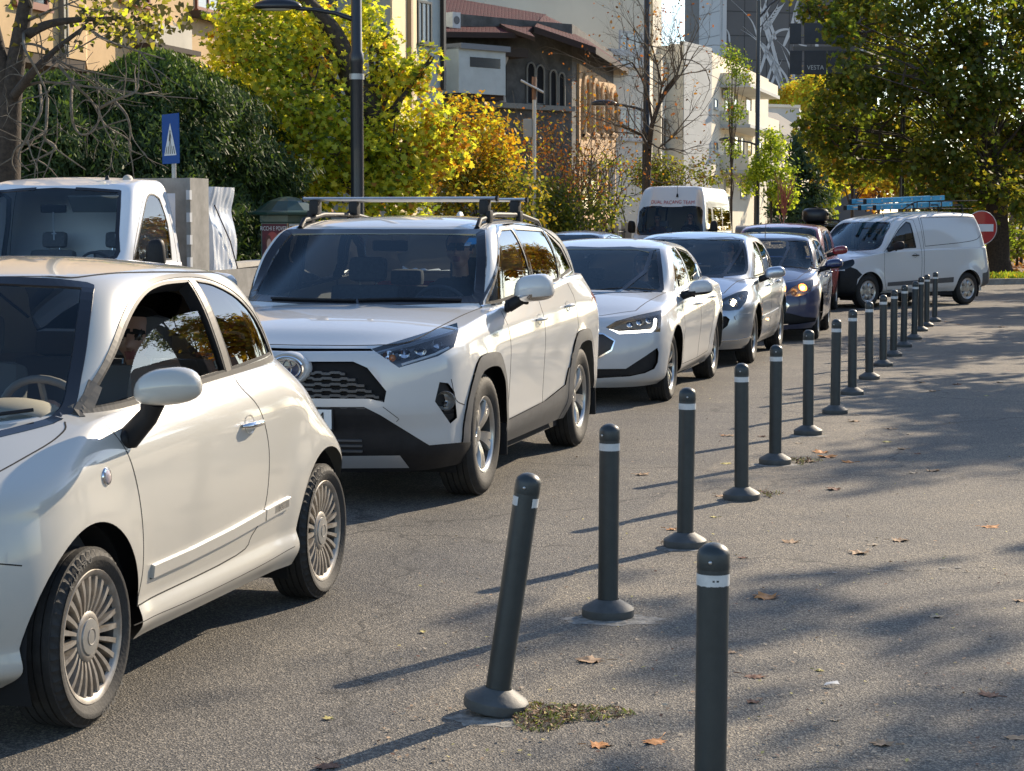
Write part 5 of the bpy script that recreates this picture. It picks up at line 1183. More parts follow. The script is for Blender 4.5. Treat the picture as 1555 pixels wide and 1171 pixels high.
# ================================================================== bollards
def bollards():
    BM = mat('bollard_grey', (.018, .025, .027), .45, col2=(.028, .036, .037), vscale=14, bump=.08, bscale=120, coat=.15, coatr=.3); BB = mat('bollard_base_grey', (.085, .09, .09), .6, var=.3, vscale=14, bump=.15, bscale=50)
    BAND = mat('reflective_band', (.62, .63, .62), .35, var=.2, vscale=30); SCR = mat('screw', (.5, .5, .5), .3, .9)
    P = [(1077, 1285), (752, 1082), (923, 937), (1040, 831), (1126, 759), (1177, 705.5), (1227, 661), (1268, 629), (1294, 600.5), (1320, 577), (1341, 557), (1356.5, 542), (1372, 528), (1388, 516.5), (1398, 504), (1407, 497), (1419, 489.5)]
    names = ['nearest dark grey bollard, cut off by the bottom edge, with a torn white band', 'dark grey bollard leaning over to the right with weeds round its lifted base',
             'upright bollard standing on a broken pale patch, next beyond the leaning one', 'third upright bollard away, leaf litter at its pale base', 'bollard beside the front wheel of the white hatchback, on a wide pale base',
             'bollard with a green-tinged base and weeds at its foot', 'bollard in line with the silver car front wheel', 'bollard beside the navy hatchback headlight', 'bollard just right of the navy hatchback, base ringed by pale asphalt']
    rest = ['bollard in front of the red car', 'bollard before the front wheel of the panel van', 'bollard just right of the van front wheel', 'bollard under the van door, sixth from the far end', 'bollard fifth from the far end of the row', 'bollard fourth from the far end, almost hiding another', 'bollard third from the far end, partly hidden behind its neighbour', 'farthest bollard of the row, standing apart below the van']
    labels = names+rest
    def make(k, band='full'):
        r = empty('bollard'); b = MB(); R = .0418
        b.lathe([(R, .02), (R, .734)], BM, 32); o = b.build('post', None, r, smooth=50)
        c = MB(); c.lathe([(R+.0002, .733), (R+.0008, .735), (R+.0008, .772), (R-.001, .777), (R*.90, .785), (R*.62, .795), (R*.3, .800), (0, .801)], BM, 32); c.build('cap', None, r, smooth=40)
        s = MB(); s.ball((-.012, -R-.0005, .755), (.005, .003, .005), SCR, 6); s.build('screw', None, r, smooth=60)
        bb = MB(); bb.lathe([(.104, 0), (.108, .005), (.108, .034), (.101, .042), (.052, .070), (R+.004, .074), (R+.001, .07)], BB, 40); bb.build('base', None, r, smooth=40)
        w = MB(); n = 48; z0, z1 = .692, .722
        for i in range(n):
            a0, a1 = 2*math.pi*i/n, 2*math.pi*(i+1)/n; am = math.degrees(a0) % 360
            if band == 'torn' and 262 < am < 285: continue
            if band == 'patch' and 225 < am < 300: continue
            j0 = .0008*math.sin(i*1.7)*(band != 'full')
            rr = R+.0012; w.add([(rr*math.cos(a0), rr*math.sin(a0), z0+j0), (rr*math.cos(a1), rr*math.sin(a1), z0+j0), (rr*math.cos(a1), rr*math.sin(a1), z1), (rr*math.cos(a0), rr*math.sin(a0), z1)], [(0, 1, 2, 3)], BAND)
        if band == 'torn':
            rr = R+.0012
            for (aa, ab, za, zb) in ((262, 285, .692, .704), (262, 285, .709, .722), (270, 276, .703, .710)):
                n_ = 4
                for i in range(n_):
                    a0 = math.radians(aa+(ab-aa)*i/n_); a1 = math.radians(aa+(ab-aa)*(i+1)/n_); w.add([(rr*math.cos(a0), rr*math.sin(a0), za), (rr*math.cos(a1), rr*math.sin(a1), za), (rr*math.cos(a1), rr*math.sin(a1), zb), (rr*math.cos(a0), rr*math.sin(a0), zb)], [(0, 1, 2, 3)], BAND)
        w.build('reflective_band', None, r); return r
    proto = {b: make(0, b) for b in ('full', 'torn', 'patch')}; used = set(); random.seed(5)
    for i, (x, y) in enumerate(P):
        b = 'torn' if i == 0 else ('patch' if i == 1 else 'full')
        o = proto[b] if b not in used else copy_tree(proto[b]); used.add(b)
        g = ground(x, y-1, .004); o.location = g; o.rotation_euler = (random.uniform(-.012, .012), random.uniform(-.012, .012), random.uniform(-.6, .6) if b == 'full' else 0)
        if i == 1: o.rotation_euler = (math.radians(1.0), math.radians(8.2), 0); o.location.z = .014
        tag(o, labels[i], 'bollard', 'bollards along the edge of the traffic lane')
bollards()
# ================================================================== foliage
def leaf_mat(name, col, tr=.45):
    if name in MATS: return MATS[name]
    m = bpy.data.materials.new(name); m.use_nodes = True; n = m.node_tree.nodes; l = m.node_tree.links; n.clear()
    o = n.new('ShaderNodeOutputMaterial'); d = n.new('ShaderNodeBsdfDiffuse'); t = n.new('ShaderNodeBsdfTranslucent'); x = n.new('ShaderNodeMixShader'); g = n.new('ShaderNodeBsdfGlossy'); x2 = n.new('ShaderNodeMixShader')
    d.inputs[0].default_value = (*col, 1); t.inputs[0].default_value = (min(1, col[0]*1.5), min(1, col[1]*1.5), col[2]*.8, 1); x.inputs[0].default_value = tr; g.inputs['Roughness'].default_value = .45; x2.inputs[0].default_value = .02
    l.new(d.outputs[0], x.inputs[1]); l.new(t.outputs[0], x.inputs[2]); l.new(x.outputs[0], x2.inputs[1]); l.new(g.outputs[0], x2.inputs[2]); l.new(x2.outputs[0], o.inputs[0]); MATS[name] = m; return m
SHAPES = dict(
    maple=[(0, -.5), (.12, -.28), (.48, -.32), (.34, -.02), (.5, .2), (.2, .18), (0, .55), (-.2, .18), (-.5, .2), (-.34, -.02), (-.48, -.32), (-.12, -.28)],
    oval=[(0, -.5), (.26, -.2), (.28, .12), (0, .5), (-.28, .12), (-.26, -.2)],
    tri=[(-.42, -.3), (0, -.38), (.42, -.3), (.22, .2), (0, .55), (-.22, .2)],
    needle=[(-.10, -.5), (.10, -.5), (.14, .1), (0, .6), (-.14, .1)],
    kite=[(0, -.5), (.34, 0), (0, .5), (-.34, 0)])
def foliage(name, pts, nrm, size, shape, mats, weights, parent=None, seed=0, droop=.0):
    """many leaf faces in one mesh: pts (n,3), nrm (n,3) preferred facing"""
    rs = np.random.RandomState(seed); n = len(pts); S_ = np.array(SHAPES[shape]); k = len(S_)
    N_ = nrm+rs.normal(0, .55, (n, 3)); N_ /= np.linalg.norm(N_, axis=1)[:, None]+1e-9
    a = rs.normal(0, 1, (n, 3)); a[:, 2] -= droop; a -= N_*(a*N_).sum(1)[:, None]; a /= np.linalg.norm(a, axis=1)[:, None]+1e-9; b = np.cross(N_, a)
    sz = size*rs.uniform(.6, 1.25, n)
    co = pts[:, None, :]+(a[:, None, :]*S_[None, :, 1:2]+b[:, None, :]*S_[None, :, 0:1])*sz[:, None, None]
    co += N_[:, None, :]*(np.abs(S_[:, 0])**1.5)[None, :, None]*sz[:, None, None]*.35
    me = bpy.data.meshes.new(name); me.vertices.add(n*k); me.vertices.foreach_set('co', co.reshape(-1)); me.loops.add(n*k); me.loops.foreach_set('vertex_index', np.arange(n*k, dtype=np.int32))
    me.polygons.add(n); me.polygons.foreach_set('loop_start', np.arange(0, n*k, k, dtype=np.int32)); me.polygons.foreach_set('loop_total', np.full(n, k, dtype=np.int32))
    for m in mats: me.materials.append(m)
    w = np.array(weights, float)
    if w.ndim == 1: mi = rs.choice(len(mats), n, p=w/w.sum())
    else: cw = np.cumsum(w/w.sum(1)[:, None], 1); mi = (rs.rand(n)[:, None] > cw).sum(1)
    me.polygons.foreach_set('material_index', mi.astype(np.int32)); me.update(); me.validate()
    o = bpy.data.objects.new(name, me); COL.objects.link(o)
    if parent: o.parent = parent
    return o
def clump_points(clumps, dens, seed=0, shell=.55):
    """leaves on small twig bunches spread through each clump ellipsoid; returns points, outward directions, clump index"""
    rs = np.random.RandomState(seed); P = []; N_ = []; I = []
    for ci, (c, r) in enumerate(clumps):
        r = np.array(r if np.ndim(r) else (r, r, r), float); nb = max(4, int(dens*(r[0]*r[1]*r[2])**(2/3)))
        d = rs.normal(0, 1, (nb, 3)); d /= np.linalg.norm(d, axis=1)[:, None]; rad = (shell+(1-shell)*rs.rand(nb)**.7)*rs.uniform(.75, 1.12, nb)
        bc = d*rad[:, None]*r; kk = rs.randint(5, 14, nb)
        q = np.repeat(bc, kk, 0); dd = np.repeat(d, kk, 0); sp = .10+.09*r.mean(); q = q+rs.normal(0, sp, q.shape)
        P.append(q+np.array(c)); N_.append(dd*.6+np.array([0, 0, .7])); I.append(np.full(len(q), ci))
    return np.concatenate(P), np.concatenate(N_), np.concatenate(I)
BARK = mat('bark', (.075, .055, .04), .95, col2=(.035, .027, .02), vscale=18, bump=.9, bscale=35); BARKP = mat('pale_bark', (.20, .165, .12), .95, col2=(.10, .08, .06), vscale=14, bump=.6, bscale=30)
def limb(mb, p, d, L, r, depth, rs, m, spread=.6, up=.15, ends=None, n=6, kids=(2, 3), shrink=.66, wob=.16):
    pts = [Vector(p)]; rr = [r]; q = Vector(p); d = Vector(d).normalized(); seg = 4
    for i in range(seg):
        d = (d+Vector(rs.normal(0, wob, 3))+Vector((0, 0, up*.3))).normalized(); q = q+d*(L/seg); pts.append(q.copy()); rr.append(r*(1-.42*(i+1)/seg))
    mb.tube(pts, rr, m, n if r > .03 else 4, cap=False)
    if ends is not None: ends.append((q.copy(), depth))
    if depth <= 0: return
    for k in range(rs.randint(kids[0], kids[1]+1)):
        t = rs.uniform(.45, 1.0) if k else 1.0; i = min(seg-1, int(t*seg)); b = pts[i].lerp(pts[i+1], t*seg-i) if t < 1 else pts[-1]
        nd = (d+Vector(rs.normal(0, spread, 3))+Vector((0, 0, up))).normalized(); limb(mb, b, nd, L*rs.uniform(.6, .85), rr[min(i+1, seg)]*.8, depth-1, rs, m, spread, up, ends, n, kids, shrink, wob)
def tree(name, label, base, path, r0, clumps, dens, leaf, shape, mats, weights, seed, cat='tree', group=None, bark=None, limbs=2, shell=.5, twigs=True, hull=None):
    t = empty(name, base); tag(t, label, cat, group); bark = bark or BARK; rs = np.random.RandomState(seed); mb = MB(); base = Vector(base)
    pts = [Vector(p)-base for p in path]; nn = len(pts); fine = []
    for i in range(nn-1):
        for k in range(4):
            fine.append(pts[i].lerp(pts[i+1], k/4))
    fine.append(pts[-1])
    for it in range(2): fine = [fine[0]]+[(fine[i-1]+fine[i]*2+fine[i+1])/4 for i in range(1, len(fine)-1)]+[fine[-1]]
    R_ = [r0*(1.25 if i == 0 else 1-.6*i/len(fine)) for i in range(len(fine))]; mb.tube(fine, R_, bark, 12)
    for (c, r) in clumps:
        c = Vector(c)-base; z = c.z*.55; k = min(range(len(fine)), key=lambda i: abs(fine[i].z-max(z, fine[-1].z*.3)) ); a = fine[k]
        mid = a.lerp(c, .5)+Vector((0, 0, (c-a).length*.1)); lr = min(R_[k]*.5, .11 if name != 'plane_tree' else .05); mb.tube([a, a.lerp(mid, .5)+Vector(rs.normal(0, .08, 3)), mid, c], [lr, lr*.7, lr*.45, .012], bark, 7, cap=False)
        if twigs:
            rm = r if not np.ndim(r) else sum(r)/3
            for j in range(limbs): limb(mb, mid.lerp(c, rs.uniform(.2, 1)), Vector(rs.normal(0, 1, 3)), rm*.8, max(.012, R_[k]*.16), 1, rs, bark, .7, .1, None, 5)
    mb.build('trunk', None, t, smooth=60)
    P, N_, I = clump_points(clumps, dens, seed, shell); 
    if hull: 
        k = hull(P); P, N_, I = P[k], N_[k], I[k]
    w = weights(P, I) if callable(weights) else weights
    foliage('crown', P-np.array(base), N_, leaf, shape, mats, w, t, seed)
    return t
def lerpclumps(rs, c, R, n, r0, r1, zlo=None):
    out = []
    for i in range(n):
        d = rs.normal(0, 1, 3); d /= np.linalg.norm(d); q = np.array(c)+d*np.array(R)*rs.uniform(.35, 1.0)
        if zlo and q[2] < zlo: q[2] = zlo+rs.rand()*.6
        out.append((tuple(q), rs.uniform(r0, r1)))
    return out
YEL = leaf_mat('leaf_yellow', (.64, .58, .07), .6); YGR = leaf_mat('leaf_yellowgreen', (.44, .48, .05), .6); GRN = leaf_mat('leaf_green', (.15, .21, .03), .6); ORG = leaf_mat('leaf_orange', (.42, .19, .025)); DGR = leaf_mat('leaf_darkgreen', (.095, .12, .024), .6)
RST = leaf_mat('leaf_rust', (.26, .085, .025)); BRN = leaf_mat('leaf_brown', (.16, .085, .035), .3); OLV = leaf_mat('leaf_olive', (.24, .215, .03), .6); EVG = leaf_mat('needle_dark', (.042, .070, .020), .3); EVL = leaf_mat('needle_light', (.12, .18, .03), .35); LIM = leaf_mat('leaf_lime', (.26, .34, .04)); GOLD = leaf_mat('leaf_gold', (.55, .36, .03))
def evergreen_hedge():
    rs = np.random.RandomState(11); g = 'dark conifers of the tall hedge'
    cols = [(20, 34, 1.9, 4.0), (95, 34.5, 1.9, 4.0), (165, 35.5, 2.0, 4.05), (240, 36, 2.0, 4.5), (300, 37, 2.0, 4.2), (352, 38, 1.5, 3.3)]
    labs = ['dark clipped conifer behind the truck at the left edge', 'dark conifer of the hedge right of the leftmost trunk', 'dark conifer of the hedge behind the tangle of bare twigs', 'tall conifer with sunlit lime tips behind the crossing sign', 'dark conifer right of the crossing sign', 'lowest rounded dark conifer at the right end of the hedge']
    for k, (px, Y, R, H) in enumerate(cols):
        b = at(px, 400, Y); b.z = .13; t = empty('conifer', b); tag(t, labs[k], 'tree', g); mb = MB(); mb.tube([(0, 0, 0), (0, 0, H*.8)], [.16, .05], BARK, 8); mb.build('trunk', None, t, smooth=60)
        n = 30000; u = rs.rand(n); z = H*(.03+.97*u); prof = np.clip(np.sqrt(np.clip(1-(z/H)**2.6, 0, 1)), 0, 1)*R; a = rs.rand(n)*2*np.pi
        lump = 1+.16*np.sin(a*5+z*2.1+k)+.13*np.sin(a*9-z*3.7)+.10*np.sin(z*6+a*3)
        r = prof*lump*(.74+.30*rs.rand(n)); P = np.stack([r*np.cos(a), r*np.sin(a), z], 1); N_ = np.stack([np.cos(a), np.sin(a), np.full(n, .5)], 1)
        top = np.clip((z/H-.78)/.2, 0, 1); w = np.stack([1-.5*top, .25+top*.9], 1) if k == 3 else np.stack([np.ones(n), .12+.3*top], 1)  # lighter needles toward the tops put sunlight into the colour
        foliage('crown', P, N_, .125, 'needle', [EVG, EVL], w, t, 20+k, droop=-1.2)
evergreen_hedge()
def left_tree():
    b = at(8, 400, 25.5); b.z = .13; t = empty('bare_tree', b); tag(t, 'dark rough trunk with long drooping pale twigs at the left edge of the photo', 'tree'); rs = np.random.RandomState(4); mb = MB()
    A = lambda x, y, dy=0: at(x, y, 25.5+dy)-b
    mb.tube([A(6, 460), A(6, 330), A(8, 240), A(14, 160), A(26, 80), A(40, 0), A(52, -60)], [.25, .21, .19, .15, .11, .09, .07], BARK, 14)
    mb.tube([A(14, 180), A(0, 90), A(-10, 40), A(-30, -30)], [.13, .10, .08, .06], BARK, 10)
    L = [[(30, 60), (70, 38), (120, 30), (190, 28)], [(18, 150), (50, 110), (85, 75), (130, 40)], [(36, 50), (38, 75), (60, 115), (72, 150), (70, 195)], [(22, 140), (60, 125), (120, 130), (200, 140), (235, 145), (300, 150)],
         [(72, 150), (70, 195), (68, 210), (90, 230), (130, 258)], [(90, 100), (115, 130), (140, 155), (160, 190), (195, 212), (198, 235)], [(110, 120), (108, 160), (112, 190), (125, 205), (145, 195), (150, 165), (130, 152), (115, 165)],
         [(150, 165), (180, 150), (205, 140), (208, 125), (180, 122)], [(175, 155), (192, 175), (198, 200), (196, 225), (215, 235)], [(60, 130), (62, 170), (40, 210), (28, 240), (45, 260)], [(70, 200), (45, 215), (25, 225), (18, 245), (25, 262)],
         [(68, 212), (85, 225), (60, 240), (45, 245)], [(130, 40), (160, 60), (200, 75), (250, 90)], [(45, 30), (80, 15), (120, 0)], [(48, 10), (42, -20), (60, -50)], [(24, 66), (60, 70), (100, 98), (150, 112), (210, 122)]]
    for k, pl_ in enumerate(L):
        pts = [A(x, y, -.3-.25*((k*7) % 5)) if i else A(x, y) for i, (x, y) in enumerate(pl_)]; n_ = len(pts); r0 = .07 if k < 2 else .021
        f = []
        for i in range(n_-1):
            for q in range(4):
                p0 = pts[max(0, i-1)]; p1 = pts[i]; p2 = pts[i+1]; p3 = pts[min(n_-1, i+2)]; s_ = q/4
                f.append(.5*((2*p1)+(-p0+p2)*s_+(2*p0-5*p1+4*p2-p3)*s_*s_+(-p0+3*p1-3*p2+p3)*s_**3))
        f.append(pts[-1]); mb.tube(f, [r0*(1-.75*i/len(f)) for i in range(len(f))], BARK if k < 2 else BARKP, 6, cap=False)
        for q in range(3): limb(mb, f[int(len(f)*(.3+.2*q))], Vector(rs.normal(0, 1, 3)), .5, .010, 1, rs, BARKP, .8, 0, None, 4)
    mb.build('trunk', None, t, smooth=60)
    pts = []
    for (x0, y0, x1, y1, n_) in ((120, -10, 290, 50, 330), (70, -10, 240, 80, 110), (160, 20, 250, 70, 150), (0, -10, 60, 90, 30)):
        for i in range(n_): pts.append(A(x0+(x1-x0)*rs.rand(), y0+(y1-y0)*rs.rand(), rs.uniform(-1.2, 1.2)))
    P = np.array([tuple(p) for p in pts]); foliage('crown', P, np.tile([0, -.6, .3], (len(P), 1)), .085, 'tri', [leaf_mat('poplar_dark', (.06, .055, .02)), OLV, YGR], [.5, .35, .1], t, 5, droop=1)
left_tree()
def maple():
    Y = 39.5; b = at(556, 400, Y); b.z = .13; rs = np.random.RandomState(8)
    A = lambda x, y, dy=0: tuple(at(x, y, Y+dy))
    cl = []
    for (x, y, r, dy) in ((350, 60, .55, 0), (330, 120, .5, .5), (375, 20, .6, .6), (400, 90, .75, -.3), (370, 160, .6, 0), (430, 160, .75, -.8), (400, 220, .65, -.5), (440, 250, .65, -.9), (480, 90, .8, .2), (450, 20, .8, .5), (500, 180, .75, -.9), (480, 240, .65, -1), (560, 240, .6, -.8), (600, 210, .6, -.3), (590, 130, .55, .2), (640, 190, .55, 0), (600, 270, .6, -.6), (640, 250, .55, -.2), (655, 85, .22, -.2), (640, 105, .28, -.1), (620, 120, .35, 0), (575, 60, .35, .4), (560, 20, .4, .5), (585, 95, .38, .2), (420, 285, .5, -.6), (490, 290, .5, -.8), (340, 200, .4, 0), (555, 170, .6, 1.0), (680, 225, .45, .2), (670, 190, .35, .3), (520, 60, .6, 1.2), (560, 300, .5, -.5), (620, 305, .45, -.4), (395, 270, .45, -.3), (370, 100, .5, .9)):
        cl.append((A(x, y, dy), r*1.05))
    def w(P, I):
        n = len(P); s = np.sin(P[:, 0]*2.1+P[:, 2]*1.7)+np.sin(P[:, 1]*2.9)*.5; e = np.clip((P[:, 0]-at(600, 200, Y).x)/1.2, 0, 1); return np.stack([.9+.5*s.clip(-1, 1), .9-.3*s.clip(-1, 1), .45-.2*s.clip(-1, 1), .08+.7*e], 1).clip(.02)
    t = tree('maple_tree', 'large maple with glowing yellow-green leaves and a dark bent trunk behind the first lamp post', b, [A(560, 345), A(556, 300), A(566, 240), A(570, 175), A(545, 130), A(532, 110), A(520, 70), A(500, 35), A(462, 0), A(430, -60)], .27, cl, 165, .13, 'maple', [YEL, YGR, GRN, ORG], w, 8, shell=.25)
maple()
def shrubs():
    # golden shrub mass between maple and dark house, rust-brown shrub, ivy, far conifers: each placed where it stands along the footway
    def bush(name, label, px, py, Y, rx, rz, n, leaf, shape, mats, wts, seed, dens=60, ry=None, group=None, cat='shrub', zb=.13, extra=()):
        c = at(px, py, Y); rs = np.random.RandomState(seed); b = Vector((c.x, c.y, zb)); cl = lerpclumps(rs, tuple(c), (rx, ry or rx*.8, rz), n, rx*.28, rx*.45)+[(tuple(at(*e[:3])), e[3]) for e in extra]
        return tree(name, label, b, [b, Vector((c.x, c.y, max(.6, c.z*.6)))], .08 if cat == 'shrub' else .02, cl, dens, leaf, shape, mats, wts, seed, cat, group, limbs=1)
    bush('shrub', 'golden orange shrub in full sun behind the roof bars of the SUV', 700, 235, 47, 1.5, 1.1, 14, .13, 'oval', [GOLD, ORG, YGR, OLV], [.55, .22, .25, .1], 31, 90, extra=[(640, 240, 46, .6), (735, 205, 47.5, .5), (670, 200, 46, .45), (760, 250, 48, .7)])
    bush('shrub', 'olive green shrub below the golden one, left of the slim pole', 730, 295, 46, 1.9, .7, 13, .12, 'oval', [OLV, GOLD, DGR], [.6, .25, .4], 32, 90)
    bush('shrub', 'dark green bush behind the roof of the SUV, right of the slim pole', 865, 325, 50, 1.3, .6, 12, .12, 'oval', [DGR, OLV], [.8, .3], 33, 90, extra=[(920, 330, 52, .5)])
    bush('shrub', 'rust coloured leafless-looking shrub in front of the arched house', 865, 250, 53, 1.5, 1.2, 14, .10, 'oval', [RST, BRN, OLV], [.4, .5, .25], 34, 34, extra=[(830, 230, 52, .6), (905, 190, 55, .5), (900, 150, 56, .45)])
    bush('shrub', 'green bush beside the left side of the minibus', 930, 290, 58, .9, 1.2, 9, .12, 'oval', [OLV, DGR, YGR], [.5, .4, .15], 35, 70)
    bush('hedge', 'clipped dark hedge with bare twigs standing above the minibus roof', 1020, 262, 70, 1.6, .45, 12, .12, 'oval', [DGR, OLV, BRN], [.6, .3, .2], 36, 80, extra=[(980, 262, 68, .45), (1065, 262, 72, .4)])
    bush('shrub', 'bright lime green bush right of the third lamp post', 1172, 255, 92, 1.1, 1.9, 14, .18, 'oval', [LIM, YGR, GRN], [.5, .35, .2], 37, 120, extra=[(1190, 290, 92, .8)])
    bush('climbing_plant', 'green climber hanging over the upper balconies of the white apartment block', 1112, 130, 93, .42, 2.2, 12, .14, 'oval', [LIM, GRN, OLV], [.5, .5, .2], 38, 110, ry=.4, extra=[(1105, 85, 93, .5), (1120, 95, 93, .5), (1135, 115, 94, .4), (1118, 170, 93, .5), (1112, 225, 93, .45)])
    # blue-green pine
    def pine(px, Y, H, R, label, seed, zt):
        b = at(px, 330, Y); b.z = .13; t = empty('pine_tree', b); tag(t, label, 'tree'); rs = np.random.RandomState(seed); mb = MB(); mb.tube([(0, 0, 0), (0, 0, H)], [.2, .04], BARK, 8)
        P = []; N_ = []
        for i in range(70):
            z = H*(.12+.85*rs.rand()); L = R*(1-(z/H)**1.5)*rs.uniform(.7, 1.1)+.2; a = rs.rand()*6.28; d = np.array([math.cos(a), math.sin(a), .12])
            mb.tube([(0, 0, z), tuple(Vector((0, 0, z))+Vector(d)*L*.6), tuple(Vector((0, 0, z))+Vector(d)*L-Vector((0, 0, .12*L)))], [.05, .03, .01], BARK, 4, cap=False)
            k = int(130*L/R)+20; u = rs.rand(k)**.6; q = np.array([0, 0, z])+d*L*u[:, None]; q[:, 2] -= .12*L*u*u; q += rs.normal(0, .13*R, (k, 3))*np.array([1, 1, .5]); P.append(q); N_.append(np.tile([d[0], d[1], .6], (k, 1)))
        mb.build('trunk', None, t, smooth=60); foliage('crown', np.concatenate(P), np.concatenate(N_), .30, 'needle', [EVG, leaf_mat('needle_blue', (.05, .085, .045), .15)], [.5, .6], t, seed)
    pine(1213, 102, 6.0, 1.9, 'blue-green pine standing in front of the low pale villa', 41, 0)
    # red-stemmed leafless sapling
    b = at(1190, 330, 86); b.z = .13; t = empty('sapling', b); tag(t, 'slender sapling with upright reddish twigs beside the lime bush', 'tree'); mb = MB(); rs = np.random.RandomState(6); RB = mat('red_twig', (.30, .10, .07), .8); mb.tube([(0, 0, 0), (0, 0, 1.7)], [.045, .04], BARKP, 8)
    for i in range(26): limb(mb, (0, 0, 1.2+rs.rand()*.9), Vector((rs.normal(0, .25), rs.normal(0, .25), 1)), .9, .02, 1, rs, RB, .2, .4, None, 4)
    mb.build('trunk', None, t, smooth=60)
shrubs()
def bare_tree():
    b = at(985, 330, 64); b.z = .13; t = empty('bare_tree', b); tag(t, 'nearly leafless tree spreading thin twigs beside the second lamp post', 'tree'); rs = np.random.RandomState(14); mb = MB(); ends = []
    A = lambda x, y, dy=0: at(x, y, 64+dy)-b
    for pl_, r in (([(985, 335), (984, 270), (986, 225), (990, 190), (1000, 160), (1012, 135), (1028, 115)], .10), ([(986, 228), (975, 205), (955, 195), (935, 190)], .05), ([(990, 185), (985, 150), (975, 120), (960, 95)], .045), ([(1000, 160), (1005, 130), (998, 100), (990, 70)], .04), ([(1005, 150), (1025, 125), (1035, 90)], .035), ([(985, 215), (1000, 225), (1020, 210)], .035)):
        pts = [A(x, y, rs.uniform(-.4, .4)) for x, y in pl_]; mb.tube(pts, [r*(1-.55*i/len(pts)) for i in range(len(pts))], BARK, 8, cap=False)
        for k in range(10 if r < .13 else 8):
            i = rs.randint(1, len(pts)); limb(mb, pts[i], (pts[i]-pts[i-1]).normalized()+Vector(rs.normal(0, .6, 3)), rs.uniform(.8, 1.5), .022, 3, rs, BARKP, .5, .12, ends, 4, (2, 3))
    mb.build('trunk', None, t, smooth=60)
    E_ = [e for e, d_ in ends if d_ <= 1]; rs.shuffle(E_); P = np.array([tuple(e) for e in E_[:420]])+rs.normal(0, .05, (min(420, len(E_)), 3)); foliage('crown', P, np.tile([0, -.5, .5], (len(P), 1)), .11, 'oval', [RST, BRN, ORG], [.5, .3, .3], t, 3)
    # second, lower thicket of vine-like twigs before the arched house
    b = at(880, 340, 57); b.z = .13; t = empty('bare_tree', b); tag(t, 'low bare thicket of reddish twigs climbing over the arched house front', 'tree'); mb = MB(); ends = []
    mb.tube([(0, 0, 0), (.1, 0, 1.2), (0, 0, 2.2)], [.08, .06, .05], BARKP, 8)
    for i in range(38): limb(mb, (rs.normal(0, .5), rs.normal(0, .3), rs.uniform(.8, 2.4)), Vector((rs.normal(0, .8), rs.normal(0, .4), 1)), rs.uniform(.8, 1.4), .022, 3, rs, BARKP, .6, .1, ends, 4, (2, 3))
    mb.build('trunk', None, t, smooth=60); E_ = [e for e, d_ in ends]; P = np.array([tuple(e) for e in E_]); P = P[rs.rand(len(P)) < .6]; foliage('crown', P, np.tile([0, -.5, .5], (len(P), 1)), .10, 'oval', [RST, BRN, ORG], [.5, .4, .25], t, 9)
bare_tree()
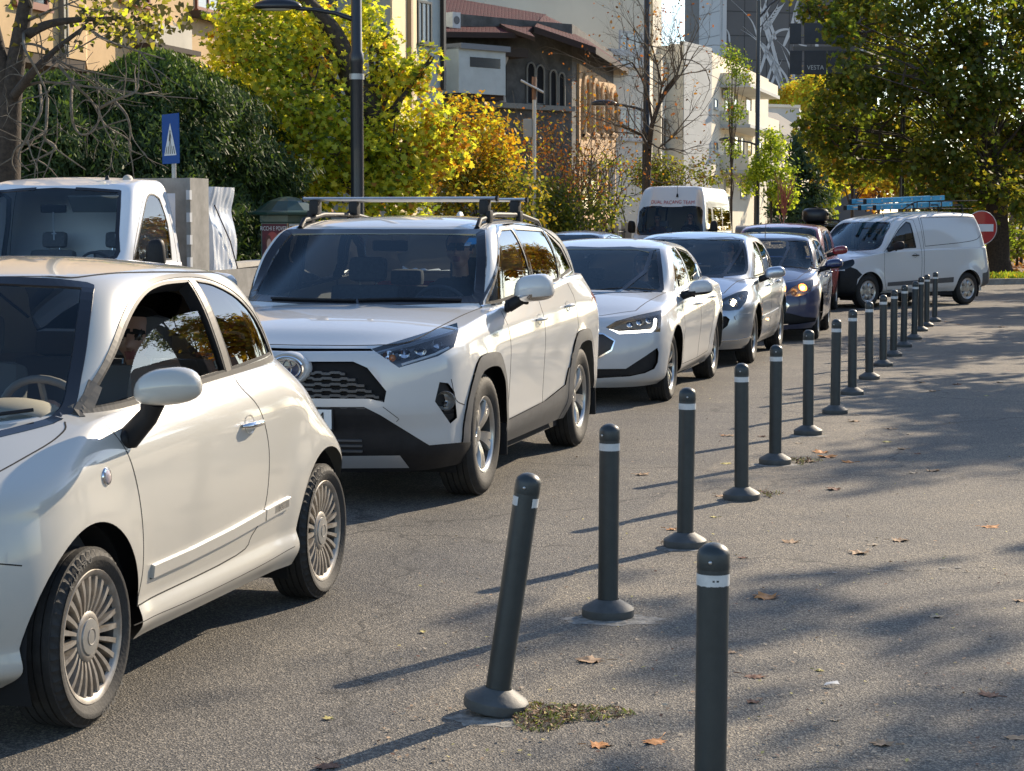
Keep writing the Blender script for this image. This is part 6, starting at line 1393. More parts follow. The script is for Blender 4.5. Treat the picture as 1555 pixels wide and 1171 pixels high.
def plane_trees():
    wts = lambda P, I: np.stack([.9+0*P[:, 0], .55+.3*np.sin(P[:, 0]*1.3+P[:, 2]), (.35+.2*np.sin(P[:, 2]*2+P[:, 1])), .015+.05*(np.sin(P[:, 0]*.9+P[:, 2]*1.7) > .6)], 1).clip(.01)
    MM = [DGR, OLV, GRN, ORG]
    Y = 58; A = lambda x, y, dy=0: tuple(at(x, y, Y+dy)); b = at(1517, 345, Y); b.z = .12
    cl = []; rs = np.random.RandomState(77)
    rows = [(-40, 1215, 1620), (20, 1262, 1640), (75, 1300, 1650), (130, 1290, 1660), (180, 1262, 1660), (222, 1290, 1660), (262, 1320, 1640), (292, 1385, 1640), (315, 1410, 1640)]
    for (y, x0, x1) in rows:
        x = x0
        while x < x1: cl.append((A(x+rs.uniform(-8, 8), y+rs.uniform(-12, 12), rs.uniform(-3.5, 3.5)), rs.uniform(.75, 1.15) if y < 240 else rs.uniform(.5, .75))); x += rs.uniform(38, 58)
    for (x, y, r) in ((1250, 50, .35), (1262, 95, .3), (1250, 150, .4), (1228, 185, .35), (1240, 205, .35), (1225, 20, .4), (1262, 215, .5), (1222, 190, .25), (1275, 240, .35)): cl.append((A(x, y, -2), r))
    for (x, y, r) in ((1262, 45, .30), (1285, 60, .42), (1279, 90, .28), (1295, 105, .4), (1290, 30, .4)): cl.append((A(x, y, -7), r))
    tree('plane_tree', 'huge plane tree whose dark green and bronze crown fills the upper right corner', b, [b, A(1515, 330), A(1505, 250), A(1490, 150), A(1470, 40)], .36, cl, 92, .165, 'maple', MM, wts, 77, limbs=2, shell=.15)
    # the same kind of trees stand off to the right, outside the picture, and shade the asphalt; golden ones added unseen to fill window reflections
    g = None
    for k, (x, y, zc, R, n, dens) in enumerate(((12.6, 19.2, 7.6, 2.7, 11, 19), (13.8, 27.0, 7.7, 1.9, 9, 36), (25.5, 43.0, 8.6, 3.6, 18, 30), (18.2, 13.6, 9.0, 2.8, 9, 20), (13.0, 33.5, 4.6, 2.9, 20, 40), (15.5, 42.0, 4.8, 3.0, 20, 38), (20.8, 54.0, 6.6, 4.2, 28, 34), (24.0, 66.0, 5.5, 3.8, 20, 32), (10.2, 25.0, 3.6, 2.0, 14, 44))):
        rs = np.random.RandomState(90+k); cl = lerpclumps(rs, (x, y, zc), (R, R, R*.62), n, .55, .95)
        tree('plane_tree', ['plane tree beside the asphalt outside the right edge of the view, nearest the camera', 'second plane tree outside the right edge of the view', 'third plane tree outside the right edge, level with the van', 'plane tree set back behind the nearest one outside the view', 'unseen low golden tree just outside the right edge, nearer one', 'unseen low golden tree just outside the right edge, second one', 'unseen golden tree outside the right edge, level with the big plane tree', 'unseen golden tree outside the right edge, farthest of them', 'smallest unseen low golden tree outside the right edge'][k], (x, y, 0), [(x, y, 0), (x+.1, y, 3), (x, y+.2, 6), (x, y, zc)], .30 if k < 4 else .16, cl, dens, .20, 'maple', MM if k < 4 else [GOLD, ORG, OLV, RST], wts if k < 4 else [.5, .3, .3, .2], 90+k, limbs=1, shell=.2)
plane_trees()
def far_trees():
    # autumn trees down the avenue and the park on the right
    spec = [(1262, 235, 150, 2.0, 3.0, [GOLD, ORG, YGR], [.6, .25, .2], 'yellow tree down the avenue just right of the far lamp post', 51), (1295, 262, 135, 2.2, 3.0, [GOLD, YGR, OLV], [.5, .3, .2], 'golden tree in the far park left of the tyre-shaped roof box', 52), (1335, 270, 150, 2.2, 2.6, [ORG, RST, GOLD], [.5, .35, .3], 'orange-red tree in the far park above the van windscreen', 53),
            (1375, 265, 120, 1.8, 2.4, [GOLD, ORG, OLV], [.5, .3, .3], 'amber tree glowing under the plane tree crown', 54), (1240, 275, 120, 1.4, 2.4, [YGR, LIM, OLV], [.4, .3, .3], 'yellow-green young tree right of the blue-green pine', 55), (1420, 290, 140, 2.5, 2.2, [OLV, GOLD, DGR], [.4, .3, .3], 'olive tree behind the ladders on the van', 56),
            (1205, 145, 190, 2.2, 2.4, [GOLD, YGR], [.6, .4], 'small yellow tree on the terrace left of the mural foot', 57), (1240, 140, 185, 3.0, 2.0, [GOLD, YGR], [.6, .4], 'wider yellow tree on the terrace before the mural', 58), (1560, 265, 100, 3.0, 2.0, [OLV, GOLD, DGR], [.4, .35, .3], 'tree behind the hedge at the far right edge', 59), (1480, 300, 110, 2.6, 1.4, [GOLD, OLV, DGR], [.3, .4, .3], 'tree seen past the roof rack of the van', 60)]
    for (px, py, Y, R, RZ, mm, ww, lab, sd_) in spec:
        c = at(px, py, Y); rs = np.random.RandomState(sd_); b = Vector((c.x, c.y, .1)); cl = lerpclumps(rs, tuple(c), (R, R, RZ), 12, R*.3, R*.5); tree('autumn_tree', lab, b, [b, Vector((c.x, c.y, c.z))], .14, cl, 26, .34, 'kite', mm, ww, sd_, limbs=1)
    for k, (px, y0, y1, Y, r) in enumerate(((1372, 250, 340, 75, .14), (1368, 225, 330, 120, .25), (1535, 320, 400, 85, .2), (1525, 325, 395, 95, .12), (1548, 320, 390, 90, .10))):
        b = at(px, y1, Y); b.z = .1; t = empty('tree_trunk', b); tag(t, ['slim straight trunk behind the ladders', 'thicker dark trunk far behind the van roof', 'pale trunk in the park right of the no entry sign', 'thin trunk close beside the pale one in the park', 'thin sunlit trunk at the right edge of the park'][k], 'tree'); mb = MB(); top = at(px+6, y0-60, Y)-b; mb.tube([(0, 0, 0), tuple(top*.5), tuple(top)], [r, r*.8, r*.6], BARK if k < 2 else BARKP, 8); mb.build('trunk', None, t, smooth=60)
        P, N_, I = clump_points([(tuple(top), 1.0)], 14, k); foliage('crown', P, N_, .3, 'kite', [OLV, GOLD], [.6, .4], t, k)
    rs = np.random.RandomState(61)
    for k, (px, py, Y, R) in enumerate(((1545, 370, 66, .85), (1510, 390, 70, .45), (1552, 335, 70, .8))):
        c = at(px, py, Y); b = Vector((c.x, c.y, .12)); cl = lerpclumps(rs, tuple(c), (R, R, R*.8), 8, R*.35, R*.55); tree('shrub', ['sunlit green bush on the park bed at the right edge', 'low bush right of the no entry sign', 'upper leafy bush at the right edge behind the sunlit one'][k], b, [b, c], .05, cl, 60, .17, 'oval', [LIM, GRN, OLV, DGR], [.3, .4, .3, .3], 61+k, 'shrub', limbs=1)
    # grass strip behind the kerb, fallen leaves on the bed
    n = 9000; P = np.zeros((n, 3)); u = rs.rand(n)*22; v = rs.rand(n)*1.6+.05; base = np.array(tuple(K0+kn*.2)); P[:] = base+np.outer(u, np.array(tuple(kd)))+np.outer(v, np.array(tuple(kn))); P[:, 2] = .16+rs.rand(n)*.07
    tag(foliage('grass', P, np.tile([0, -1, .2], (n, 1)), .14, 'needle', [LIM, GRN, GOLD], [.6, .3, .12], None, 62, droop=-2), kind='stuff')
    n = 7000; P = np.zeros((n, 3)); u = rs.rand(n)*30; v = rs.rand(n)**1.3*34+.8; P[:] = base+np.outer(u, np.array(tuple(kd)))+np.outer(v, np.array(tuple(kn))); P[:, 2] = .135+rs.rand(n)*.05
    tag(foliage('leaf_litter', P, np.tile([0, 0, 1.5], (n, 1)), .17, 'kite', [ORG, RST, BRN, GOLD], [.35, .35, .3, .15], None, 63), kind='stuff')
far_trees()
# ================================================================== buildings along the left side of the street
class Wall:
    """vertical wall between two ground points; measures features off the photograph onto its plane"""
    def __init__(s, p0, p1): s.p0 = Vector((p0.x, p0.y, 0)); s.p1 = Vector((p1.x, p1.y, 0)); s.d = (s.p1-s.p0).normalized(); s.L = (s.p1-s.p0).length; s.n = Vector((s.d.y, -s.d.x, 0))
    def uz(s, px, py):
        r = ray(px, py); O = Vector((0, 0, CAMH)); t = (s.p0-O).dot(s.n)/r.dot(s.n); q = O+r*t; return ((q-s.p0).dot(s.d), q.z)
    def P(s, u, z, out=0.0): return s.p0+s.d*u+s.n*out+Vector((0, 0, z))
    def boxuz(s, mb, u0, u1, z0, z1, o0, o1, m):
        vs = [s.P(u, z, o) for u in (u0, u1) for z in (z0, z1) for o in (o0, o1)]; mb.add(vs, [(0, 1, 3, 2), (4, 6, 7, 5), (0, 4, 5, 1), (2, 3, 7, 6), (0, 2, 6, 4), (1, 5, 7, 3)], m)
    def px(s, x0, y0, x1, y1):
        xm, ym = (x0+x1)/2, (y0+y1)/2; return s.uz(x0, ym)[0], s.uz(x1, ym)[0], s.uz(xm, y1)[1], s.uz(xm, y0)[1]
    def window(s, parent, x0, y0, x1, y1, fm, gm, mull=1, trans=0, arch=False, base=Vector((0, 0, 0)), rec=.0):
        u0, u1, z0, z1 = s.px(x0, y0, x1, y1); mb = MB(); f = min(.07, (u1-u0)*.12)
        for a, b, c, d in ((u0, u0+f, z0, z1), (u1-f, u1, z0, z1), (u0+f, u1-f, z0, z0+f), (u0+f, u1-f, z1-f, z1)): s.boxuz(mb, a, b, c, d, -.02, .06, fm)
        for k in range(1, mull+1): u = u0+(u1-u0)*k/(mull+1); s.boxuz(mb, u-.025, u+.025, z0+f, z1-f, -.02, .05, fm)
        if trans: s.boxuz(mb, u0+f, u1-f, z1-(z1-z0)*.3-.02, z1-(z1-z0)*.3+.02, -.02, .045, fm)
        s.boxuz(mb, u0-.08, u1+.08, z0-.08, z0-.003, -.02, .12, fm)
        mb.v = [tuple(Vector(v)-base) for v in mb.v]; o = mb.build('window', None, parent)
        g = MB(); s.boxuz(g, u0+f, u1-f, z0+f, z1-f, -.02, .018, gm); g.v = [tuple(Vector(v)-base) for v in g.v]; g.build('pane', None, o); return o
PANE = mat('dark_pane', (.03, .035, .04), .08, spec=.8, coat=.5); PANEL = mat('pale_curtained_pane', (.30, .31, .30), .25, coat=.6)
def plaster(name, c, v=.18, sc=.9, c2=None): return mat(name, c, .92, var=v, vscale=sc, col2=c2, bump=.25, bscale=18)
def block(name, label, corners, z0, z1, m, back=12.0, cat='building', cap=None, top=None):
    """corners: (px, depth) of the street-side walls from left to right"""
    P = [at(x, 330, Y) for x, Y in corners]; P = [Vector((p.x, p.y, 0)) for p in P]; base = P[0].copy(); t = empty(name, base); tag(t, label, cat)
    n0 = Wall(P[0], P[-1]).n; poly = P+[P[-1]-n0*back, P[0]-n0*back]; mb = MB(); mb.prism([(p.x-base.x, p.y-base.y) for p in poly], z0, z1, m)
    o = mb.build('wall', None, t)
    bm = bmesh.new(); bm.from_mesh(o.data); bmesh.ops.recalc_face_normals(bm, faces=bm.faces); bm.to_mesh(o.data); bm.free()
    W_ = [Wall(a, b) for a, b in zip(P[:-1], P[1:])]; return t, W_, base
def piece(t, W_, base, name, specs, bev=None):
    mb = MB()
    for (k, u0, u1, z0, z1, o0, o1, m) in specs: W_[k].boxuz(mb, u0, u1, z0, z1, o0, o1, m)
    mb.v = [tuple(Vector(v)-base) for v in mb.v]; o = mb.build(name, None, t); bm = bmesh.new(); bm.from_mesh(o.data); bmesh.ops.recalc_face_normals(bm, faces=bm.faces); bm.to_mesh(o.data); bm.free(); return o
def pxpiece(t, W_, base, name, k, x0, y0, x1, y1, o0, o1, m):
    u0, u1, z0, z1 = W_[k].px(x0, y0, x1, y1); return piece(t, W_, base, name, [(k, u0, u1, z0, z1, o0, o1, m)])
def ac_unit(t, W_, base, k, x0, y0, x1, y1):
    o = pxpiece(t, W_, base, 'air_conditioner', k, x0, y0, x1, y1, .05, .40, mat('ac_white', (.62, .62, .60), .5, var=.2, vscale=5)); u0, u1, z0, z1 = W_[k].px(x0, y0, x1, y1); g = MB(); c = W_[k].P((u0+u1)/2, (z0+z1)/2, .405)-base
    r = min(u1-u0, z1-z0)*.38; M = Matrix.Translation(c) @ W_[k].n.to_track_quat('Z', 'Y').to_matrix().to_4x4(); g.lathe([(r, 0), (r*.92, .01), (r*.85, -.0), (0, .0)], mat('ac_grille', (.15, .15, .15), .6), 20, M); g.build('fan_grille', None, o); return o
def buildings():
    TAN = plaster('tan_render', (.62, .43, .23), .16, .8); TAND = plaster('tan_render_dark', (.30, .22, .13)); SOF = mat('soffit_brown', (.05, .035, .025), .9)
    # 1 tan block with overhanging upper floors
    F = lambda px, m_: (px, m_/((px-777.5)/FPX*math.cos(TH)-math.sin(TH)))
    cs = [F(-120, -18.6), F(135, -18.6), F(137, -19.6), F(592, -19.6)]
    z_s = 4.9; t, W_, b = block('apartment_block', 'sunlit ochre rendered apartment block with overhanging upper floors at the upper left', cs, z_s, 16, TAN, 10)
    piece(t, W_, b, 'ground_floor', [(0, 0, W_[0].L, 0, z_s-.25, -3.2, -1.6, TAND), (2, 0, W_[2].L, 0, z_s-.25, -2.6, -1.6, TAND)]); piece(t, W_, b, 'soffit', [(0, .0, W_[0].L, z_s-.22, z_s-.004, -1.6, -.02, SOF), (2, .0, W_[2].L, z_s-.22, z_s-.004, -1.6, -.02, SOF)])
    RF = mat('window_red_frame', (.22, .07, .035), .6); pipe = mat('downpipe', (.20, .19, .16), .5, .4)
    W_[2].window(t, 296, -40, 332, 18, RF, PANEL, 1, base=b); W_[2].window(t, 552, -20, 582, 45, RF, PANEL, 1, base=b); W_[2].window(t, 470, -30, 520, 30, RF, PANE, 1, base=b)
    pxpiece(t, W_, b, 'ledge', 2, 285, 24, 350, 33, 0, .35, SOF); pxpiece(t, W_, b, 'balcony', 2, 205, 40, 262, 72, 0, .5, plaster('pale_panel', (.60, .55, .45))); pxpiece(t, W_, b, 'balcony_slab', 2, 200, 72.4, 270, 80, 0, .6, SOF)
    W_[0].window(t, 20, -60, 70, 8, RF, PANE, 1, base=b)
    mb = MB(); W_[0].boxuz(mb, W_[0].uz(89, 30)[0], W_[0].uz(92, 30)[0], z_s, 16, 0, .12, pipe); W_[0].boxuz(mb, W_[0].uz(96, 30)[0], W_[0].uz(97.5, 30)[0], z_s, 16, 0, .10, pipe); mb.v = [tuple(Vector(v)-b) for v in mb.v]; mb.build('downpipe', None, t)
    piece(t, W_, b, 'string_course', [(2, 0, W_[2].L, 8.7, 8.85, .0, .06, plaster('trim_brown', (.28, .20, .12)))])
    for k, (x, y) in enumerate(((180, -10), (400, -20))): W_[2].window(t, x, y-40, x+45, y+14, RF, PANE, 1, base=b)
    # 2 end wall and rear wall, sun and shade put into cream and blue-grey
    CR = plaster('cream_render', (.75, .61, .38), .10); BG = plaster('shaded_grey_render', (.42, .46, .44), .10, .5)
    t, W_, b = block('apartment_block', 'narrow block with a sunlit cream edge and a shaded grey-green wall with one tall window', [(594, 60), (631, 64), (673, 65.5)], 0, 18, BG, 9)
    piece(t, W_, b, 'sunlit_facing', [(0, 0, W_[0].L, 0, 18, .002, .06, CR)]); mb = MB(); W_[0].boxuz(mb, W_[0].uz(615, 60)[0], W_[0].uz(618, 60)[0], 3, 18, .06, .2, mat('pipe_tan', (.35, .24, .14), .7)); mb.v = [tuple(Vector(v)-b) for v in mb.v]; mb.build('downpipe', None, t)
    W_[1].window(t, 625+8, 2, 654, 66, mat('window_dark_frame', (.06, .065, .06), .5), PANEL, 2, 0, base=b)
    mb = MB(); W_[1].boxuz(mb, W_[1].L-.16, W_[1].L-.02, 5.8, 18, .0, .14, mat('pipe_black', (.02, .02, .02), .5)); mb.v = [tuple(Vector(v)-b) for v in mb.v]; mb.build('downpipe', None, t)
    # 3 old dark villa: roughcast with shade and sun put into two tones, arched windows, tiled roof, white boxed balcony
    ST = plaster('roughcast_shaded', (.13, .125, .115), .4, 2.5, (.07, .068, .062)); STL = plaster('roughcast_lit', (.60, .40, .22), .3, 2.0)
    ST.node_tree.nodes['Principled BSDF'].inputs['Roughness'].default_value = .95
    t, W_, b = block('villa', 'old dark grey villa with wine red tiled roof, arched windows and white boxed balcony', [(674, 67.5), (790, 70), (868, 71.6), (874, 72.4), (938, 86)], 0, 8.5, ST, 9)
    piece(t, W_, b, 'lit_wing', [(3, .2, W_[3].L, 0, 7.2, .01, .10, STL)])  # wing facing and its panes are coloured in the warm sunlit tone
    TL = mat('roof_tiles', (.085, .016, .02), .85, col2=(.05, .010, .014), vscale=3, spec=.15)
    n_ = TL.node_tree.nodes; l_ = TL.node_tree.links; tc = n_.new('ShaderNodeTexCoord'); br = n_.new('ShaderNodeTexBrick'); br.inputs['Scale'].default_value = 3.2; br.inputs['Mortar Size'].default_value = .07; br.inputs['Mortar Smooth'].default_value = .8; br.inputs['Brick Width'].default_value = .8; br.inputs['Row Height'].default_value = .9
    l_.new(tc.outputs['Object'], br.inputs['Vector']); bpn = n_.new('ShaderNodeBump'); bpn.inputs['Strength'].default_value = 1; bpn.inputs['Distance'].default_value = .06; l_.new(br.outputs['Fac'], bpn.inputs['Height']); bpn.invert = True; l_.new(bpn.outputs[0], n_['Principled BSDF'].inputs['Normal'])
    def slab(name, pts, th, m, under=None):
        P = [p-b for p in pts]; mb = MB(); n = len(P); mb.add(P+[p-Vector((0, 0, th)) for p in P], [tuple(range(n))], m); mb.add(P+[p-Vector((0, 0, th)) for p in P], [tuple(range(n, 2*n))[::-1]]+[(i, (i+1) % n, n+(i+1) % n, n+i) for i in range(n)], under or m); o = mb.build(name, None, t); return o
    UN = mat('eaves_brown', (.035, .022, .018), .9)
    slab('roof', [at(668, 48, 66), at(800, 50, 68.2), at(830, 22, 75), at(672, -6, 76)], .18, TL, UN); slab('roof', [at(770, 42, 68.0), at(812, 56, 67.6), at(800, 44, 69.5), at(745, 28, 71)], .14, TL, UN)
    slab('roof', [at(812, 40, 69), at(905, 72, 70.2), at(955, 105, 85), at(880, 48, 86), at(826, 22, 75)], .22, TL, UN); 
    for k, (x0, x1, y0, y1) in enumerate(((799, 811, 97, 158), (813, 825, 101, 158), (834, 844, 108, 162), (847, 856, 112, 164))):
        u0, u1, z0, z1 = W_[1].px(x0, y0, x1, y1); r = (u1-u0)/2; mb = MB(); pts = [(u0, z0), (u1, z0)]+[(u0+r+r*math.cos(a), z1-r+r*1.25*math.sin(a)) for a in np.linspace(0, math.pi, 9)]
        P = [W_[1].P(u, z, .03)-b for u, z in pts]; mb.add(P, [tuple(range(len(P)))], DARK); fr = [W_[1].P(u, z, .05)-b for u, z in pts]; mb.tube(fr+[fr[0]], .035, plaster('stone_trim', (.26, .25, .22)), 6, cap=False); mb.build('arched_window', None, t)
    for k in range(4):
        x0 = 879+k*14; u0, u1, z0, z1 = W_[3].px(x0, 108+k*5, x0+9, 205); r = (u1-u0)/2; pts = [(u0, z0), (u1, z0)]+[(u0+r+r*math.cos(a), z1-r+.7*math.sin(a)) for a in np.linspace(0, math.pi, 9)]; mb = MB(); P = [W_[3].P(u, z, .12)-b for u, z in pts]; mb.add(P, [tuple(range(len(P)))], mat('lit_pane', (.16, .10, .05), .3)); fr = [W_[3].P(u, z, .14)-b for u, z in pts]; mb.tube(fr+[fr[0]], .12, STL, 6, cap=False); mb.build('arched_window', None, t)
        u0, u1, z0, z1 = W_[3].px(x0-1, 245, x0+8, 320); piece(t, W_, b, 'lower_window', [(3, u0, u1, z0, z1, .1, .14, PANE)])
    piece(t, W_, b, 'string_course', [(0, 0, W_[0].L, 5.45, 5.62, 0, .35, plaster('stone_trim', (.26, .25, .22))), (1, 0, W_[1].L, 5.45, 5.62, 0, .18, plaster('stone_trim', (.26, .25, .22)))])
    u0, u1, z0, z1 = W_[0].px(722, 88, 768, 152); piece(t, W_, b, 'loggia', [(0, u0, u1, z0, z1, .0, .03, DARK)]); piece(t, W_, b, 'loggia_roof', [(0, u0-.2, u1+.2, z1, z1+.3, 0, .9, SOF)])  # near-black plate stands for the shade inside the loggia
    cm = MB(); c = W_[0].P(W_[0].uz(746, 120)[0], 0, .55)-b; cm.lathe([(.13, z0-.1), (.10, z0+.1), (.09, z1-.35), (.12, z1-.25), (.20, z1-.05), (.20, z1)], plaster('column_stone', (.40, .37, .32)), 16, Matrix.Translation((c.x, c.y, 0))); cm.build('column', None, t, smooth=50)
    WB_ = mat('balcony_white', (.50, .54, .52), .6, var=.15, vscale=2); u0, u1, z0, z1 = W_[0].px(673, 78, 727, 146)
    piece(t, W_, b, 'boxed_balcony', [(0, u0-.5, u1, z0, z1, .04, 1.3, WB_)]); piece(t, W_, b, 'balcony_rim', [(0, u0-.5, u1+.12, z1-.06, z1+.12, .03, 1.42, mat('rim_grey', (.2, .2, .2)))]); piece(t, W_, b, 'balcony_window', [(0, u0, u1-.25, z1-.62, z1-.3, 1.3, 1.315, PANE)]); piece(t, W_, b, 'balcony_floor', [(0, u0-.5, u1, z0-.16, z0-.003, 0, 1.2, UN)])
    ac_unit(t, W_, b, 0, 675, 20, 687, 44)
    # 4 tall pale party wall behind the villa
    PL = plaster('pale_render', (.58, .54, .45), .10, .4); PW = plaster('white_render', (.76, .69, .55), .10, .4); PS = plaster('pale_grey_render', (.52, .52, .49), .12, .5)
    t, W_, b = block('apartment_block', 'tall plain pale wall rising behind the tiled villa roof', [(736, 92), (984, 96), (1003, 103)], 0, 16, PL, 12); piece(t, W_, b, 'parapet', [(0, 0, W_[0].L, 15.9, 16.1, -.1, .1, PS)]); piece(t, W_, b, 'edge_pipe', [(1, .25, .45, 0, 16, 0, .15, CR)])
    W_[1].window(t, 991, 90, 996, 120, PS, PANE, 0, base=b)
    t, W_, b = block('annex', 'lower whitish annex with tall glazed strips behind the bare tree', [(925, 84), (978, 86), (990, 90)], 0, 8.6, PW, 6)
    for y0, y1 in ((48, 100), (165, 212)): W_[0].window(t, 940, y0, 975, y1, PS, PANEL, 2, base=b)
    piece(t, W_, b, 'coping', [(0, 0, W_[0].L, 8.45, 8.7, -.1, .08, PS)])
    # 5 white block with rounded balcony
    t, W_, b = block('apartment_block', 'white block with a rounded bay, balcony grille and air conditioner above the minibus', [(1003, 98), (1016, 102), (1048, 118)], 0, 9.6, PW, 8)
    for (x0, y0, x1, y1) in ((1019, 118, 1033, 158), (1019, 195, 1026, 245), (1030, 198, 1040, 245), (1005, 180, 1013, 225)): W_[1 if x0 > 1016 else 0].window(t, x0, y0, x1, y1, mat('window_brown_frame', (.10, .07, .05), .6), PANE, 1, base=b)
    for (y0, y1) in ((83, 117), (160, 190)): o = pxpiece(t, W_, b, 'bay', 1, 1017, y0, 1046, y1, .0, .75, PW)
    ac_unit(t, W_, b, 1, 1018, 140, 1028, 152); u0, u1, z0, z1 = W_[1].px(1017, 233, 1045, 250); mb = MB()
    for i in range(14): u = u0+(u1-u0)*i/13; W_[1].boxuz(mb, u-.015, u+.015, z0, z1, .72, .75, BLACKP)
    W_[1].boxuz(mb, u0, u1, z1-.04, z1, .70, .77, BLACKP); W_[1].boxuz(mb, u0, u1, z0-.15, z0-.01, 0, .8, PS); mb.v = [tuple(Vector(v)-b) for v in mb.v]; mb.build('balcony_grille', None, t)
    piece(t, W_, b, 'coping', [(1, 0, W_[1].L, 9.55, 9.75, -.1, .1, PS)])
    # 6 block with blank end wall and stacked balconies
    t, W_, b = block('apartment_block', 'white apartment block with a blank end wall and stacked balconies overgrown with climbers', [(1036, 100), (1078, 104), (1165, 124)], 0, 10.2, PW, 9)
    piece(t, W_, b, 'shaded_end_wall', [(0, .0, W_[0].L, 0, 10.2, .003, .05, PS)]); piece(t, W_, b, 'roof_rail', [(0, 0, W_[0].L, 10.22, 10.4, -.2, .05, PS)])  # grey overlay puts the shade of this side into the wall colour
    for (y0, y1, x1) in ((121, 137, 1142), (176, 196, 1144), (240, 262, 1148)):
        u0, u1, z0, z1 = W_[1].px(1094, y0, x1, y1); piece(t, W_, b, 'balcony', [(1, u0, u1, z0, z1, 0, 1.5, PW)]); piece(t, W_, b, 'balcony_slab', [(1, u0-.1, u1+.1, z0-.18, z0-.004, 0, 1.6, PS)])
    for (x0, y0, x1, y1) in ((1112, 142, 1119, 172), (1114, 206, 1121, 238), (1124, 208, 1129, 238), (1147, 150, 1152, 176), (1152, 255, 1158, 278), (1084, 150, 1089, 165), (1084, 215, 1089, 230), (1100, 140, 1106, 172), (1132, 150, 1140, 176), (1100, 205, 1107, 238), (1134, 215, 1141, 238), (1100, 270, 1110, 300), (1124, 275, 1133, 300), (1150, 215, 1156, 235)): W_[1].window(t, x0, y0, x1, y1, PS, PANE, 0, base=b)
    ac_unit(t, W_, b, 1, 1096, 138, 1103, 150)
    # 7 tower with the grass mural
    t, W_, b = block('tower_block', 'dark grey tower with a white wheat and grass mural and a pale panelled edge', [(1063, 205), (1094, 200), (1330, 205)], 0, 42, mat('tower_dark', (.115, .11, .11), .8, var=.15, vscale=.15), 20)
    LP = mat('tower_pale', (.50, .50, .50), .7, var=.08, vscale=.2); piece(t, W_, b, 'pale_edge', [(0, 0, W_[0].L, 0, 42, .01, .25, LP), (1, 0, .4, 0, 42, .01, .2, LP)])
    mb = MB(); J = mat('panel_joint', (.05, .05, .05), .9); JL = mat('panel_joint_pale', (.30, .30, .30), .9)
    for z in np.arange(8, 40, 2.35): W_[1].boxuz(mb, .4, W_[1].L, z-.05, z+.05, .002, .012, J); W_[0].boxuz(mb, 0, W_[0].L, z-.05, z+.05, .25, .262, JL)
    for u in np.arange(2.4, W_[1].L, 2.4): W_[1].boxuz(mb, u-.04, u+.04, 6, 41, .001, .010, J)
    mb.v = [tuple(Vector(v)-b) for v in mb.v]; mb.build('panel_joints', None, t)
    MW = mat('mural_white', (.48, .48, .48), .8); mb = MB(); W1 = W_[1]
    def blade(pts, w0, w1, wt=0.0):
        f = smooth([(x, y) for x, y in pts], False, 5); n = len(f); L_ = []; R_ = []
        for i, (x, y) in enumerate(f):
            a = f[max(0, i-1)]; c = f[min(n-1, i+1)]; dx, dy = c[0]-a[0], c[1]-a[1]; l_ = math.hypot(dx, dy)+1e-6; tt = i/(n-1); w = (w0*(1-tt)+w1*tt)/2*(math.sin(math.pi*min(1, tt*1.0+.04))**.4 if w1 == 0 else 1); w = max(w, .15)
            L_.append(W1.P(*W1.uz(x-dy/l_*w, y+dx/l_*w), .03)-b); R_.append(W1.P(*W1.uz(x+dy/l_*w, y-dx/l_*w), .03)-b)
        mb.add(L_+R_, [(i, i+1, n+i+1, n+i) for i in range(n-1)], MW)
    for pts, w in (([(1190, 145), (1172, 100), (1152, 60), (1140, 30), (1110, 0)], 7), ([(1192, 145), (1178, 90), (1165, 40), (1150, 0), (1140, -30)], 8), ([(1198, 145), (1180, 110), (1165, 75), (1150, 60), (1128, 40)], 5), ([(1185, 120), (1168, 80), (1145, 58), (1125, 45)], 4), ([(1178, 60), (1166, 25), (1160, -10)], 7), ([(1170, 70), (1160, 30), (1175, 0)], 6),
                   ([(1154, 110), (1165, 75), (1178, 50), (1198, 45), (1206, 58), (1204, 72)], 7), ([(1160, 140), (1172, 100), (1180, 80)], 6), ([(1166, 142), (1178, 110), (1188, 90)], 6), ([(1200, 150), (1195, 120), (1178, 95), (1170, 80)], 6), ([(1204, 150), (1205, 110), (1198, 80), (1180, 62)], 6), ([(1210, 150), (1200, 105), (1186, 70)], 6), ([(1186, 145), (1184, 125), (1176, 108), (1172, 96)], 3), ([(1190, 70), (1202, 40), (1212, 0), (1230, -20)], 8), ([(1225, 70), (1212, 66), (1206, 50)], 3), ([(1100, 70), (1097, 55), (1094, 38)], 5), ([(1108, 65), (1106, 50), (1098, 38)], 4), ([(1215, 40), (1208, 20), (1216, -10)], 9), ([(1250, 120), (1246, 100), (1240, 60), (1252, 20), (1275, -10)], 9), ([(1150, 60), (1158, 20), (1170, -20)], 9), ([(1230, 140), (1236, 112), (1232, 80)], 7)): blade(pts, w, 0)
    for k in range(8):
        x, y = 1160+k*2.8, 46-k*4.6
        for q in (-1, 1): blade([(x, y), (x+q*4+4, y-4-q*1.0), (x+q*5+8, y-11)], 3.4, 0)
    mb.build('mural', None, t)
    # rooftop ladder thing and parapet aerial seen against the sky are on the blank-ended block
    # 8 low pale villa, grey block behind it, far tan block
    t, W_, b = block('villa', 'low white villa with a grey pitched roof behind the lime bush', [(1150, 128), (1188, 128), (1228, 160)], 0, 6.9, PW, 8)
    GR = mat('slate_roof', (.10, .095, .09), .85, var=.4, vscale=2); mb = MB(); P = [at(1150, 168, 126), at(1190, 205, 126), at(1232, 205, 158), at(1180, 172, 150)]; mb.add([p-b for p in P]+[p-b-Vector((0, 0, .3)) for p in P], [(0, 1, 2, 3), (7, 6, 5, 4), (0, 4, 5, 1), (1, 5, 6, 2), (2, 6, 7, 3), (3, 7, 4, 0)], GR); mb.build('roof', None, t)
